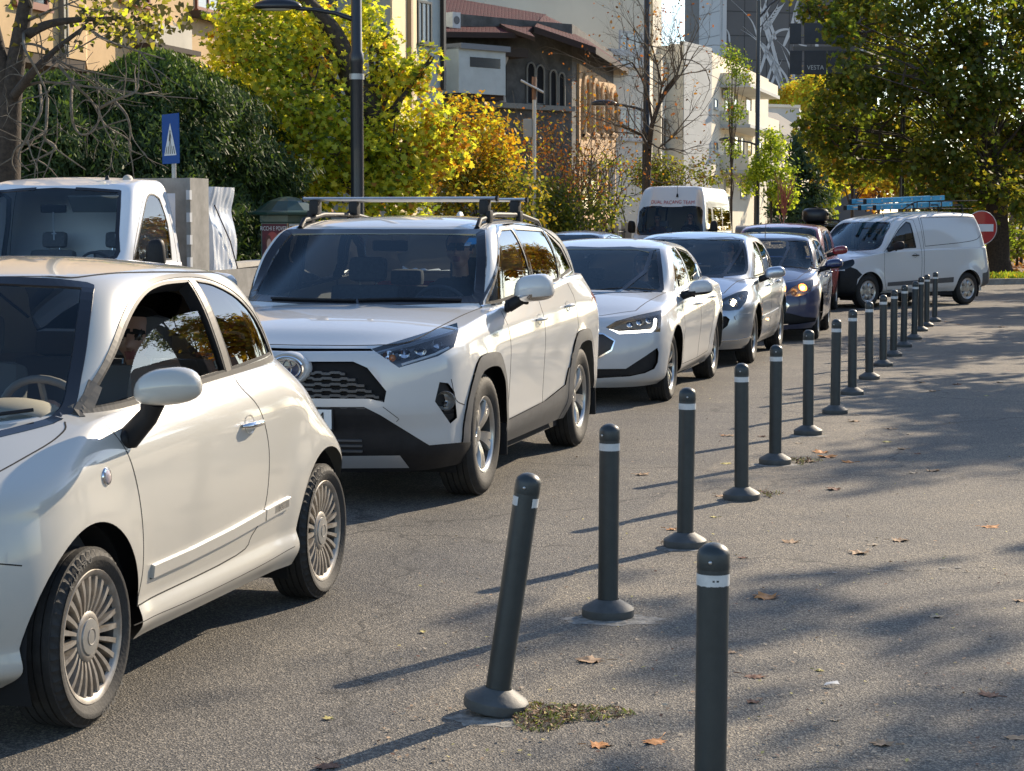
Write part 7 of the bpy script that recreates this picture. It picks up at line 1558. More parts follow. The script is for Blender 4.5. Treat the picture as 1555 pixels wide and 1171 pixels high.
    W_[0].window(t, 1160, 250, 1168, 275, PS, PANE, 1, base=b); W_[0].window(t, 1176, 225, 1184, 250, PS, PANE, 1, base=b); pxpiece(t, W_, b, 'dormer', 0, 1166, 190, 1180, 203, .0, 1.5, PW)
    t, W_, b = block('office_block', 'plain grey-beige block with a sunlit edge between the villa and the plane tree', [(1152, 170), (1212, 172), (1222, 195)], 0, 11.2, PS, 12); piece(t, W_, b, 'coping', [(0, 0, W_[0].L, 11.1, 11.35, -.1, .15, PW)])
    t, W_, b = block('apartment_block', 'far sand coloured block at the end of the street', [(1212, 215), (1236, 218), (1248, 260)], 0, 14, plaster('sand_render', (.50, .38, .25)), 14)
    for i in range(4):
        for j in range(5): W_[0].window(t, 1214+i*6, 160+j*28, 1217+i*6, 172+j*28, PS, PANE, 0, base=b)
    # a long range of houses on the right, outside the picture: what the windows of the cars mirror
    for k, (x0, y0, L, h, c) in enumerate(((46, 12, 26, 13, (.42, .34, .24)), (54, 42, 24, 16, (.5, .47, .42)), (62, 72, 26, 12, (.36, .26, .2)))):
        t = empty('apartment_block', (x0, y0, 0)); tag(t, ['ochre house standing beyond the trees outside the right edge, nearest the camera', 'pale grey house beyond the trees outside the right edge', 'brown house farthest along outside the right edge'][k], 'building'); mb = MB(); mb.box((6, L/2, h/2), (12, L, h), plaster('side_house%d' % k, c)); mb.build('wall', None, t)
        for i in range(6):
            for j in range(3): w = MB(); w.box((-.03, 2.5+i*(L-4)/5.5, 2.2+j*3.4), (.08, 1.3, 1.7), PANE); w.box((-.05, 2.5+i*(L-4)/5.5, 1.3+j*3.4), (.2, 1.5, .1), PS); w.build('window', None, t)
buildings()
# ================================================================== street furniture
POST = mat('lamp_post_black', (.014, .016, .022), .4, var=.2, vscale=5, coat=.2); GALV = mat('galvanised', (.42, .42, .41), .45, .6, var=.2)
def lamps():
    def lamp(px, Y, label, R=.105):
        b = at(px, 330, Y); b.z = .13; t = empty('street_lamp', b); tag(t, label, 'street lamp', 'black two-armed street lamps on the left footway')
        mb = MB(); mb.lathe([(R*1.35, 0), (R*1.3, .5), (R*1.12, .56), (R*1.08, 4.2), (R*1.2, 4.24), (R*1.2, 4.38), (R*.92, 4.45), (R*.74, 11.6), (0, 11.65)], POST, 20); mb.build('post', None, t, smooth=40)
        for (sgn, z, L, rise) in ((-1, 5.04, 1.05, .0), (1, 10.9, 1.5, .9)):
            a = MB(); pts = [Vector((sgn*R*.5, 0, z-.05)), Vector((sgn*L*.35, 0, z+.06+rise*.5)), Vector((sgn*L*.7, 0, z+.12+rise*.85)), Vector((sgn*L, 0, z+.14+rise))]; a.tube(pts, [.05, .04, .035, .035], POST, 10); 
            if sgn > 0: a.tube([Vector((sgn*R*.5, 0, z-.55)), Vector((sgn*L*.5, 0, z+.05+rise*.3)), pts[2]], .022, POST, 8)
            a.build('arm', None, t, smooth=50)
            h = MB(); c = Vector((sgn*(L+.32), 0, z+.16+rise)); n = 10
            h.ball(c+Vector((0, 0, .02)), (.42, .17, .13), POST, 12); 
            for i, v in enumerate(h.v):
                if v[2] < c.z-.03: h.v[i] = (v[0], v[1], c.z-.03)
            o = h.build('lamp_head', None, t, smooth=60); g = MB(); g.ball(c+Vector((-sgn*-.02, 0, -.032)), (.27, .12, .035), mat('lamp_glass', (.55, .54, .48), .25, coat=.5), 8); g.build('diffuser', None, o, smooth=60)
        c = MB(); c.lathe([(R*1.25, 3.95), (R*1.25, 4.05)], GALV, 16); c.build('clamp', None, t, smooth=50)
    lamp(543, 35.5, 'black street lamp rising in front of the yellow maple, nearest of the row'); lamp(981, 65, 'black street lamp beside the bare tree, second of the row', .12); lamp(1149, 94, 'black street lamp before the white balconies, third of the row', .12); lamp(1254, 126, 'thin far street lamp beside the yellow avenue tree', .11)
    b = at(811, 330, 49); b.z = .13; t = empty('camera_pole', b); tag(t, 'slim white pole with a grey box and a small tilted solar panel on top', 'pole'); mb = MB(); mb.lathe([(.05, 0), (.045, 4.9), (.0, 4.9)], mat('pole_white', (.60, .57, .50), .5), 14); mb.tube([(0, 0, 4.4), (0, 0, 4.95)], .055, mat('wood_brown', (.22, .12, .07), .8), 8); mb.build('post', None, t, smooth=40)
    s = MB(); s.box((-.05, 0, 4.72), (.62, .34, .035), mat('panel_white', (.62, .62, .62), .4), Matrix.Rotation(math.radians(28), 3, 'Y'), bev=.01); s.build('solar_panel', None, t)
    s = MB(); s.box((-.16, 0, 3.72), (.21, .16, .44), mat('box_grey', (.42, .41, .36), .5), bev=.015); s.box((-.16, -.082, 3.72), (.17, .006, .39), mat('box_grey_door', (.36, .35, .31), .5)); s.build('control_box', None, t); s = MB(); s.tube([(-.1, 0, 3.5), (-.13, -.03, 3.38), (-.05, -.03, 3.3), (0, -.04, 3.45)], .012, mat('cable', (.5, .45, .4), .6), 6); s.build('cable', None, t, smooth=50)
lamps()
def signs():
    BL = mat('sign_blue', (.006, .07, .30), .6, spec=.2); W = mat('sign_white', (.66, .68, .70), .4); BK = mat('sign_black', (.01, .012, .015), .5)
    Y = 27.0; c = at(263.5, 211, Y); b = Vector((c.x, c.y, .13)); t = empty('crossing_sign', b); tag(t, 'blue pedestrian crossing sign with a white triangle and black figure above the truck', 'sign'); ang = math.radians(-58); mb = MB(); mb.tube([(0, 0, 0), (0, 0, c.z+.2)], .03, GALV, 12); mb.build('post', None, t, smooth=50)
    R = Matrix.Rotation(ang, 3, 'Z'); s = MB(); z = c.z-.13; w, h = .58, .66
    def q(x, y, o): return R @ Vector((x, -.045-o, 0))+Vector((0, 0, z+y))
    def fl(pts, o, m): s.add([q(x, y, o) for x, y in pts], [tuple(range(len(pts)))], m)
    s.box(Vector((0, 0, z))+R @ Vector((0, -.04, 0)), (w, .01, h), BL, R, bev=.004)
    fl([(-.21, -.22), (.21, -.22), (0, .21)], .003, W)
    for k in range(5): x = -.15+k*.075; fl([(x-.014*1.0, -.20), (x+.014, -.20), (x*.72+.010, -.10), (x*.72-.010, -.10)], .005, BK)
    fl([(-.014, -.02), (.014, -.02), (.020, .045), (.035, .0), (.045, .005), (.018, .075), (-.018, .075), (-.045, -.03), (-.034, -.035)], .005, BK); fl([(.0+.016*math.cos(a), .095+.020*math.sin(a)) for a in np.linspace(0, 6.283, 12, endpoint=False)], .005, BK); fl([(-.014, -.02), (.004, -.02), (-.022, -.10), (-.04, -.10)], .005, BK); fl([(0, -.02), (.014, -.02), (.04, -.10), (.022, -.10)], .005, BK)
    s.build('sign_plate', None, t)
    Y = 47; c = at(1490, 346, Y); b = Vector((c.x, c.y, 0)); t = empty('no_entry_sign', b); tag(t, 'round red no entry sign half hidden by the back of the van', 'sign'); mb = MB(); mb.tube([(0, .03, 0), (0, .03, c.z+.3)], .035, GALV, 12); mb.build('post', None, t, smooth=50); s = MB(); M = Matrix.Translation((0, 0, c.z)) @ Matrix.Rotation(math.radians(14), 4, 'Z') @ Matrix.Rotation(math.pi/2, 4, 'X')
    s.lathe([(0, 0), (.40, 0), (.40, .01), (.395, .016), (.38, .016)], mat('sign_rim', (.55, .5, .48), .5), 40, M); s.lathe([(.38, .0165), (0, .0165)], mat('sign_red', (.38, .008, .012), .35, coat=.3), 40, M); s.add([M @ Vector((x, y, .021)) for x, y in ((-.30, -.085), (.30, -.085), (.30, .085), (-.30, .085))], [(0, 1, 2, 3)], W); s.build('sign_plate', None, t)
    # dark boards high on a gantry in front of the mural
    Y = 53; c = at(1245, 76, Y); b = Vector((c.x, c.y, 0)); t = empty('sign_gantry', b); tag(t, 'dark board gantry reading VESTA half hidden in the plane tree leaves', 'sign'); P = lambda x, y: at(x, y, Y)-b; g = MB(); g.tube([(P(1440, 76).x, 6, 0), (P(1440, 76).x, 6, P(1440, 60).z)], .07, POST, 12); a = P(1205, 74); e = P(1300, 74); g.tube([e+Vector((0, .15, 0)), Vector((P(1440, 76).x, 6, e.z))], .06, POST, 8); g.box((a+e)/2+Vector((0, .1, 0)), ((e-a).length, .10, .12), mat('beam_grey', (.10, .095, .09), .6)); g.build('post', None, t)
    DK = mat('board_dark', (.030, .034, .042), .6, var=.2)
    for k, (x0, y0, x1, y1) in enumerate(((1199, 35.5, 1217, 67), (1221, 35, 1256, 67), (1258, 36, 1292, 67), (1199, 77, 1218, 113), (1221, 77, 1255, 113), (1257, 77, 1291, 112))):
        m_ = MB(); p = P(x0, y1); r = P(x1, y0); m_.box((p+r)/2, (abs(r.x-p.x), .06, abs(r.z-p.z)), DK, bev=.01); o = m_.build('board', None, t)
        if k == 4: vs, fs = text_mesh('VESTA', .165); tx = MB(); cc = P(1238, 103); tx.add([cc+Vector((v.x*.95, -.034, v.y)) for v in vs], fs, mat('letter_grey', (.42, .44, .42), .6)); tx.build('lettering', None, o)
signs()
def kiosk():
    c = at(437, 330, 34.5); b = Vector((c.x, c.y, .13)); t = empty('advertising_kiosk', b); tag(t, 'green octagonal advertising column with concert posters and a domed roof', 'kiosk'); t.rotation_euler = (0, 0, math.radians(-24)); t.scale = (1, 1, .88); G = mat('kiosk_green', (.018, .055, .045), .4, var=.3, vscale=6, coat=.2); n = 6; W = .52
    mb = MB(); pr = [(W*1.12, 0), (W*1.12, .3), (W, .34), (W, 1.66), (W*1.04, 1.68), (W*1.04, 1.80)]; mb.lathe(pr, G, 6); mb.build('column', None, t)
    r = MB(); r.lathe([(W*1.04, 1.80), (W*1.30, 1.82), (W*1.32, 1.86), (W*1.05, 1.90), (W*.62, 2.08), (W*.28, 2.15), (0, 2.17)], G, 12); r.build('roof', None, t)
    ap = W*math.cos(math.pi/6)
    for k, ang in enumerate((-90, -30)):
        a = math.radians(ang); nx = Vector((math.cos(a), math.sin(a), 0)); tx = Vector((-nx.y, nx.x, 0)); o_ = nx*(ap+.004); hw = W*.5*.9
        def q(x, z, o): return o_+nx*o+tx*x*hw+Vector((0, 0, z))
        p = MB(); add = lambda pts, o, m: p.add([q(x, z, o) for x, z in pts], [tuple(range(len(pts)))], m)
        if k == 0:
            add([(-1, .45), (1, .45), (1, 1.64), (-1, 1.64)], .002, mat('poster_dark', (.05, .010, .018), .6, col2=(.14, .012, .02), vscale=2.5))
            el = lambda cx, cz, rx, rz: [(cx+rx*math.cos(q_), cz+rz*math.sin(q_)) for q_ in np.linspace(0, 6.283, 20, endpoint=False)]
            add(el(-.15, 1.33, .5, .16), .0025, mat('poster_red', (.30, .01, .015), .3)); SK = mat('poster_skin', (.50, .28, .20), .5); BH = mat('poster_black', (.012, .008, .01), .5)
            add(el(-.48, 1.30, .24, .13), .003, mat('poster_hair', (.10, .02, .01), .5)); add(el(-.42, 1.24, .20, .12), .004, SK); add(el(.20, 1.08, .30, .15), .005, BH); add(el(.20, 1.06, .22, .13), .006, SK)
            add([(-.95, .45), (.1, .45), (.0, .9), (-.3, 1.12), (-.6, 1.14), (-.95, .95)], .0045, BH); add([(-.2, .45), (.95, .45), (.8, .8), (.35, .94), (.0, .92)], .0055, BH); add([(-.28, .90), (-.18, .90), (.05, .66), (.12, .55), (.0, .58), (-.22, .72)], .007, SK)
            WT = mat('poster_text', (.62, .60, .58), .5)
            for s_, sz, cx, cz in (('RICCHI E POVERI', .115, 0, 1.55), ('LIVE', .09, .70, 1.33)):
                vs, fs = text_mesh(s_, sz); kk = .62 if len(s_) > 5 else .8; p.add([q(cx, cz, .008)+tx*v.x*kk+Vector((0, 0, v.y)) for v in vs], fs, WT)
        else:
            add([(-1, .45), (1, .45), (1, 1.64), (-1, 1.64)], .002, mat('poster_frame', (.45, .43, .40), .5)); add([(-.93, .48), (.93, .48), (.93, 1.60), (-.93, 1.60)], .004, mat('poster_maroon', (.14, .02, .03), .4)); 
            WT = MATS['poster_text']
            for s_, sz, cx, cz in (('IRINA', .10, -.5, 1.50), ('MARIA', .13, .42, 1.50)):
                vs, fs = text_mesh(s_, sz); p.add([q(cx, cz, .006)+tx*v.x*.62+Vector((0, 0, v.y)) for v in vs], fs, WT)
            for j in range(5): add([(-.8, 1.30-j*.06), (-.1-.1*(j % 2), 1.30-j*.06), (-.1-.1*(j % 2), 1.335-j*.06), (-.8, 1.335-j*.06)], .006, WT)
        p.build('poster', None, t)
    s = MB(); s.box((0, 0, 0), (.02, .02, 1.2), mat('kiosk_wood', (.30, .16, .08), .6)); s.v = [(v[0]+W*math.cos(math.radians(-60)), v[1]+W*math.sin(math.radians(-60)), v[2]+1.05) for v in s.v]; s.build('corner_strip', None, t)
kiosk()
def walls():
    a, b_ = at(340, 400, 30), at(470, 400, 38); W_ = Wall(Vector((a.x, a.y, 0)), Vector((b_.x, b_.y, 0))); t = empty('low_wall', W_.p0); tag(t, 'low grey concrete wall behind the truck and the SUV', 'wall'); mb = MB(); W_.boxuz(mb, -6, W_.L+14, .1, .90, -.2, 0, plaster('concrete', (.36, .34, .30))); W_.boxuz(mb, -6, W_.L+14, .903, .98, -.24, .04, plaster('concrete_cap', (.42, .40, .36))); mb.v = [tuple(Vector(v)-W_.p0) for v in mb.v]; mb.build('wall', None, t)
    # garden fence with stone pillars behind the SUV and hatchback
    p0 = street(-12.6, 50); t = empty('garden_fence', p0); tag(t, 'garden fence of pale pillars and dark railings along the footway', 'fence'); 
    for k in range(9): s = MB(); s.box(RD*(k*2.3)+Vector((0, 0, .85)), (.34, .34, 1.4), plaster('pillar_stone', (.34, .32, .28)), bev=.02); s.build('pillar', None, t)
    s = MB()
    for k in range(8):
        for j in range(10): s.tube([RD*(k*2.3+.3+j*.19)+Vector((0, 0, .15)), RD*(k*2.3+.3+j*.19)+Vector((0, 0, 1.35))], .012, BLACKP, 5)
        s.tube([RD*(k*2.3+.15)+Vector((0, 0, 1.25)), RD*(k*2.3+2.15)+Vector((0, 0, 1.25))], .02, BLACKP, 5)
    s.build('railing', None, t)
    # waste containers on the footway
    for k, (px, Y, c) in enumerate(((1148, 80, (.24, .24, .23)), (1180, 84, (.20, .20, .20)))):
        g = at(px, 340, Y); t = empty('waste_container', (g.x, g.y, .0), -TH); tag(t, ['grey lidded waste container right of the minibus', 'darker waste container in front of the lime bush'][k], 'waste container'); m_ = mat('bin%d' % k, c, .6, var=.2, vscale=3); mb = MB(); mb.add([(-.65, -.4, .15), (.65, -.4, .15), (.65, .4, .15), (-.65, .4, .15), (-.75, -.5, 1.2), (.75, -.5, 1.2), (.75, .5, 1.2), (-.75, .5, 1.2)], [(3, 2, 1, 0), (0, 1, 5, 4), (1, 2, 6, 5), (2, 3, 7, 6), (3, 0, 4, 7)], m_)
        for x in (-.5, .5):
            for y in (-.3, .3): mb.tube([(x, y-.02, .08), (x, y+.02, .08)], .08, BLACKP, 12)
        mb.build('bin', None, t, smooth=None); l_ = MB(); l_.tube([(-.76, 0, 1.2), (.76, 0, 1.2)], .5, m_, 24, sy=.45); l_.build('lid', None, t, smooth=40)
walls()
# ================================================================== truck cab, minibus, cars behind
def truck():
    # placed by its windscreen: centre line at px 30, depth 19
    o = at(64, 330, 20.2); R0 = dict(af=.55, ar=.20, nf=2.8, nr=6)
    spec = dict(rows=[
        dict(z=[(-.8, .28), (1.6, .34)], w=.90, sf=-.82, sr=1.30, **R0, k=.0), dict(z=[(-.8, .42), (1.6, .48)], w=.98, sf=-.90, sr=1.32, **R0, k=.0), dict(z=[(-.8, .75), (1.6, .75)], w=1.0, sf=-.90, sr=1.32, **R0, k=.0), dict(z=[(-.8, .95), (1.6, 1.05)], w=.99, sf=-.82, sr=1.32, **R0, k=.0), dict(z=[(-.7, 1.06), (-.2, 1.16), (.2, 1.2), (1.4, 1.2)], w=.97, sf=-.70, sr=1.31, af=.55, ar=.2, nf=2.7, nr=6, k=0)],
        hard=(), sub=5, flare=[], hood_crown=[(-.7, .01), (-.3, .05), (1.4, .05)],
        g0=dict(z=[(-.4, 1.17), (.2, 1.19), (1.4, 1.2)], w=.965, sf=-.42, sr=1.30, af=.6, ar=.2, nf=2.5, nr=6, k=0), g3=dict(z=[(.3, 1.98), (.8, 2.05), (1.2, 2.05)], w=.74, sf=.34, sr=1.22, af=.4, ar=.2, nf=2.8, nr=5, k=0), roof_crown=[(.3, .01), (.8, .03)], ps=[(0, 0), (.14, .3), (.34, .6), (.58, .86), (.78, .96), (1, 1)])
    WH = paint('truck_white_paint', (.76, .77, .79), .05)
    C = [('bumper', 'side', [(-1, .2), (-.30, .2), (-.45, .55), (-1, .60)], GREYP, .004, False)]
    w1 = smooth([(.06, 1.235, 1), (.98, 1.235, 1), (1.0, 1.6), (.93, 1.86, 1), (.80, 1.90), (.66, 1.88), (.5, 1.75), (.25, 1.48)], True, 3)
    S, root, P = car('pickup_truck', 'white flatbed truck with a load under white plastic in the far lane at the left', ((o.x, o.y), .243), 3.3, spec, WH, .33, .205, .20, 'dark', C,
        dict(s_dash=.05, zb=1.2, w=.86, s_seat=.80, z_seat=.75), [(.90, 1.05)], (V(.20, 1.13, 1.30), (.08, .10, .15), BLACKP, BLACKP, V(.22, .98, 1.2), .55, .1, BLACKP), .95, [smooth([(.02, 1.15, 1), (.05, .5), (1.10, .5, 1), (1.12, 1.3), (1.06, 1.95, 1), (.70, 1.97), (.45, 1.78), (.15, 1.42)], True, 3)], [('side', w1)],
        ('front', smooth([(0, 1.24, 1), (.6, 1.25), (.84, 1.28), (.80, 1.5), (.70, 1.88), (.6, 1.93), (0, 1.965, 1)], True, 3)), wheel_y=.84)
    WD = mat('bed_steel_grey', (.26, .25, .23), .7, var=.4, vscale=4); mb = MB()
    mb.box(V(1.50, 0, 2.00), (.06, 1.9, .16), WD)
    for y in (-.88, .88): mb.box(V(1.50, y, 1.37), (.08, .16, 1.40), WD)
    for y in (-.5, 0, .5): mb.box(V(1.53, y, 1.35), (.05, .05, 1.3), WD)
    mb.box(V(1.62, .985, 1.40), (.50, .05, 1.36), WD); mb.build('headboard', None, root)
    sl_ = MB()
    for k in range(5): sl_.box(V(1.36, 1.00, 1.90-k*.235), (.06, .04, .10), mat('slat_pale', (.45, .46, .47), .6))
    sl_.build('headboard_slats', None, root)
    b2 = MB(); b2.box(V(3.3, 0, .72), (3.6, 1.95, .10), WD); b2.box(V(3.3, 0, .50), (3.6, .7, .3), DARK)
    for q in (-1, 1): b2.box(V(3.3, q*.97, .93), (3.5, .03, .32), WD)
    b2.build('load_bed', None, root)
    PLM = mat('wrap_plastic', (.62, .66, .72), .22, coat=.3, bump=.35, bscale=9); t = empty('wrapped_load', S.Mw @ V(2.0, .0, .80)); t.rotation_euler = S.Mw.to_euler(); tag(t, 'tall load wrapped in crinkled white plastic tied with a cord on the truck bed', 'load'); n = 28; mz = 22; vs = []; fs = []; rs = np.random.RandomState(2)
    for j in range(mz+1):
        for i in range(n*4):
            u = i/(n*4)*4; e = int(u); f = u-e; hx, hy = .34, .92; c = [(-hx, -hy), (hx, -hy), (hx, hy), (-hx, hy)]; a, d = c[e], c[(e+1) % 4]; x, y = a[0]+(d[0]-a[0])*f, a[1]+(d[1]-a[1])*f; z = 1.20*j/mz; rp = .009*math.sin(i*1.3+j*.35)+.006*math.sin(i*2.9-j*.5)+.012*math.sin(i*.37+j*.8); pin = 1-.07*math.exp(-((z-.95)/.16)**2); vs.append(Vector((x*(1+rp)*pin-.55, y*(1+rp*.6)*pin, z)))
    N4 = n*4; fs = [(j*N4+i, j*N4+(i+1) % N4, (j+1)*N4+(i+1) % N4, (j+1)*N4+i) for j in range(mz) for i in range(N4)]+[tuple(mz*N4+i for i in range(N4))]
    lb = MB(); lb.add(vs, fs, PLM); lb.build('plastic_wrap', None, t, smooth=60); cd = MB(); cd.tube([(-.2, .94, 1.0), (-.6, .96, .6), (-1.0, .95, .05)], .008, mat('cord', (.05, .03, .03), .8), 6); cd.build('cord', None, t)
    a = MB(); a.tube([V(.62, .42, 2.03), V(.80, .42, 2.32)], [.005, .003], BLACKP, 5); a.lathe([(.03, 0), (.012, .05)], BLACKP, 10, Matrix.Translation(V(.62, .42, 2.04))); a.build('aerial', None, root)
    a = MB(); a.ball(V(.72, .60, 2.05), (.07, .05, .05), mat('beacon_stone', (.42, .38, .32), .6), 10); a.build('roof_marker_lamp', None, root, smooth=60)
    sv = MB(); sv.box(V(.34, .42, 1.80), (.02, .56, .20), mat('visor', (.20, .195, .175), .7), Matrix.Rotation(math.radians(35), 3, 'Y'), bev=.009); sv.build('sun_visor', None, root); rr = MB(); rr.box(V(.25, 0, 1.75), (.03, .28, .08), BLACKP, bev=.02); rr.build('rear_view_mirror', None, root)
    rb = MB(); rb.tube([V(.24, .0, 1.72), V(.25, -.01, 1.58), V(.25, .01, 1.50)], .006, mat('bead_pale', (.5, .5, .5), .5), 6); rb.box(V(.25, 0, 1.50), (.01, .05, .012), MATS['bead_pale']); rb.box(V(.25, 0, 1.48), (.01, .012, .09), MATS['bead_pale']); x = rb.build('rosary', None, root)
    return root
truck()
def minibus():
    o = at(1020, 330, 55.5); R0 = dict(af=.5, ar=.2, nf=3.2, nr=6)
    spec = dict(rows=[dict(z=[(-.9, .3), (5, .35)], w=.92, sf=-.92, sr=4.9, **R0, k=.0), dict(z=[(-.9, .6), (5, .6)], w=.99, sf=-1.0, sr=5.0, **R0, k=.0), dict(z=[(-.9, .95), (5, 1.0)], w=1.0, sf=-.95, sr=5.0, **R0, k=.0), dict(z=[(-.8, 1.1), (0, 1.3), (5, 1.3)], w=.99, sf=-.82, sr=5.0, af=.55, ar=.2, nf=3, nr=6, k=0)],
        hard=(), sub=5, flare=[], hood_crown=[(-.8, .01), (-.3, .04), (5, .04)],
        g0=dict(z=[(-.6, 1.12), (0, 1.28), (5, 1.3)], w=.985, sf=-.60, sr=5.0, af=.5, ar=.2, nf=3.0, nr=6, k=0), g3=dict(z=[(.0, 2.45), (.6, 2.56), (5, 2.56)], w=.72, sf=.42, sr=4.85, af=.4, ar=.2, nf=3.4, nr=6, k=0), roof_crown=[(.3, .01), (.8, .03)], ps=[(0, 0), (.08, .3), (.24, .6), (.50, .86), (.74, .96), (1, 1)], pf=[(0, 0), (.32, .3), (.62, .58), (.78, .80), (.90, .93), (1, 1)])
    WH = paint('minibus_white_paint', (.72, .71, .68), .05); GY = paint('minibus_grey_paint', (.20, .20, .20), .05)
    C = [('rear_panel', 'side', [(2.1, .2), (5.2, .2), (5.2, 3), (2.1, 3)], GY, 0, False), ('grille', 'front', [(0, .5), (.5, .5), (.6, .8), (0, .85)], BLACKP, -.01, False), ('headlight', 'front', [(.62, .75), (.9, .8), (.92, 1.02), (.7, .98)], LENS, 0, True)]
    S, root, P = car('minibus', 'white high-roofed minibus with red lettering over its windscreen in the far lane', ((o.x, o.y), .243), 3.7, spec, WH, .34, .21, .2, 'dark', C, dict(s_dash=-.1, zb=1.32, w=.88, s_seat=.7, z_seat=.85), [], (V(.15, 1.14, 1.45), (.08, .11, .17), BLACKP, BLACKP, V(.2, .98, 1.35), .55, .1, BLACKP), .95,
        [smooth([(-.05, 1.22, 1), (.0, .5), (1.10, .5, 1), (1.15, 2.1, 1), (.5, 2.1)], True, 3)], [('side', [(.05, 1.32), (1.0, 1.33), (1.02, 1.95), (.48, 1.98)]), ('side', [(1.35, 1.35), (3.0, 1.35), (3.0, 2.0), (1.35, 2.0)]), ('side', [(3.15, 1.35), (4.8, 1.35), (4.8, 2.0), (3.15, 2.0)])],
        ('front', smooth([(0, 1.22, 1), (.6, 1.24), (.88, 1.28), (.86, 1.6), (.78, 1.98), (0, 2.0, 1)], True, 3)), glass=GLASSD, wheel_y=.86)
    vs, fs = text_mesh('DUAL PACANG TEAM', .14); b = MB(); pts = []
    for v in vs: p = S.cast('front', v.x*.88, 2.12+v.y+.01*math.sin(v.x*9)); pts.append(p+S.nrm(p)*.012)
    b.add(pts, fs, mat('red_lettering', (.42, .02, .02), .5)); b.build('lettering', None, root)
    a = MB(); p = S.cast('front', .12, 2.27); a.lathe([(.035, 0), (.02, .09), (0, .1)], BLACKP, 8, Matrix.Translation(p)); a.tube([p, p+Vector((.02, 0, .5))], .006, BLACKP, 5); a.build('aerial', None, root)
    return root, S
minibus_root, minibus_S = minibus()
def backcars():
    def simple(name, label, px, Y, th, zs, pm, roofbox=False, H=1.0):
        o = at(px, 330, Y); R0 = dict(af=.6, ar=.45, nf=2.6, nr=3.0)
        spec = dict(rows=[dict(z=[(-.8, .22*H), (3.4, .28)], w=.80, sf=-.8, sr=3.3, **R0), dict(z=[(-.8, .45*H), (3.4, .5*H)], w=.88, sf=-.86, sr=3.4, **R0), dict(z=[(-.8, .68*H), (3.4, .8*H)], w=.88, sf=-.82, sr=3.38, **R0), dict(z=[(-.7, .78*H), (0, .92*H), (1.4, 1.0*H), (3.3, 1.04*H)], w=.81, sf=-.72, sr=3.3, af=.7, ar=.45, nf=2.5, nr=3)], hard=(), sub=5, flare=[], hood_crown=[(-.7, .01), (0, .06), (3, .03)],
            g0=dict(z=[(0, .95*H), (1.4, 1.0*H), (3.3, 1.04*H)], w=.80, sf=0, sr=3.25, af=.65, ar=.45, nf=2.4, nr=3), g3=dict(z=[(.8, 1.38*H), (1.6, 1.43*H), (2.9, 1.36*H)], w=.55, sf=.8, sr=2.9, af=.4, ar=.4, nf=2.6, nr=2.8), roof_crown=[(.8, .02), (1.6, .04), (3, .03)])
        S, root, P = car(name, label, ((o.x, o.y), th), 2.65, spec, pm, .32, .2, .2, 'dark', [('headlight', 'front', [(.5, .6*H), (.8, .64*H), (.8, .76*H), (.6, .74*H)], LENS, 0, True)], dict(s_dash=.45, zb=.96*H, w=.74, s_seat=1.3, z_seat=.5), [], None, .82, [], [('side', [(.6, 1.0*H), (1.4, 1.02*H), (1.35, 1.36*H), (1.0, 1.32*H)]), ('side', [(1.5, 1.02*H), (2.7, 1.06*H), (2.4, 1.32*H), (1.45, 1.37*H)])], ('front', smooth([(0, 1.0*H, 1), (.66, 1.05*H), (.52, 1.35*H), (0, 1.38*H, 1)], True, 3)))
        if roofbox:
            b = empty('roof_cargo_bag', S.Mw @ V(1.6, -.1, 1.46*H-.02)); b.rotation_euler = S.Mw.to_euler(); tag(b, 'black rounded cargo bag strapped on the dark car roof', 'roof box'); mb = MB(); mb.ball((0, 0, .20), (.45, .34, .20), mat('bag_black', (.012, .012, .014), .35, bump=.3, bscale=12), 14, .55); mb.build('bag', None, b, smooth=60)
            for x in (-.25, .25): s = MB(); s.tube([(x*.8, .345*math.cos(a), .20+.205*math.sin(a)) for a in np.linspace(0, math.pi, 12)], .02, BLACKP, 5); s.build('strap', None, b)
            r = MB()
            for s_ in (1.3, 1.9): r.tube([V(s_, -.55, 1.44*H), V(s_, -.5, 1.46*H+.06), V(s_, .5, 1.46*H+.06), V(s_, .55, 1.44*H)], .02, BLACKP, 6)
            r.build('roof_bars', None, root)
        return root
    simple('estate_car', 'dark car with a black cargo bag on its roof behind the red car', 1236, 52, .235, 0, paint('black_paint', (.012, .012, .016), .02, .3), True, 1.08)
    simple('parked_car', 'silver-grey car whose roof edge shows between the SUV and the white hatchback', 858, 42, .243, 0, paint('grey_paint', (.30, .32, .34), .05, .3, .6), False, .96)
    simple('parked_car', 'pale car glimpsed behind the windscreen of the panel van', 1268, 60, .243, 0, paint('pale_car_paint', (.6, .6, .6), .05), False, 1.0)
backcars()
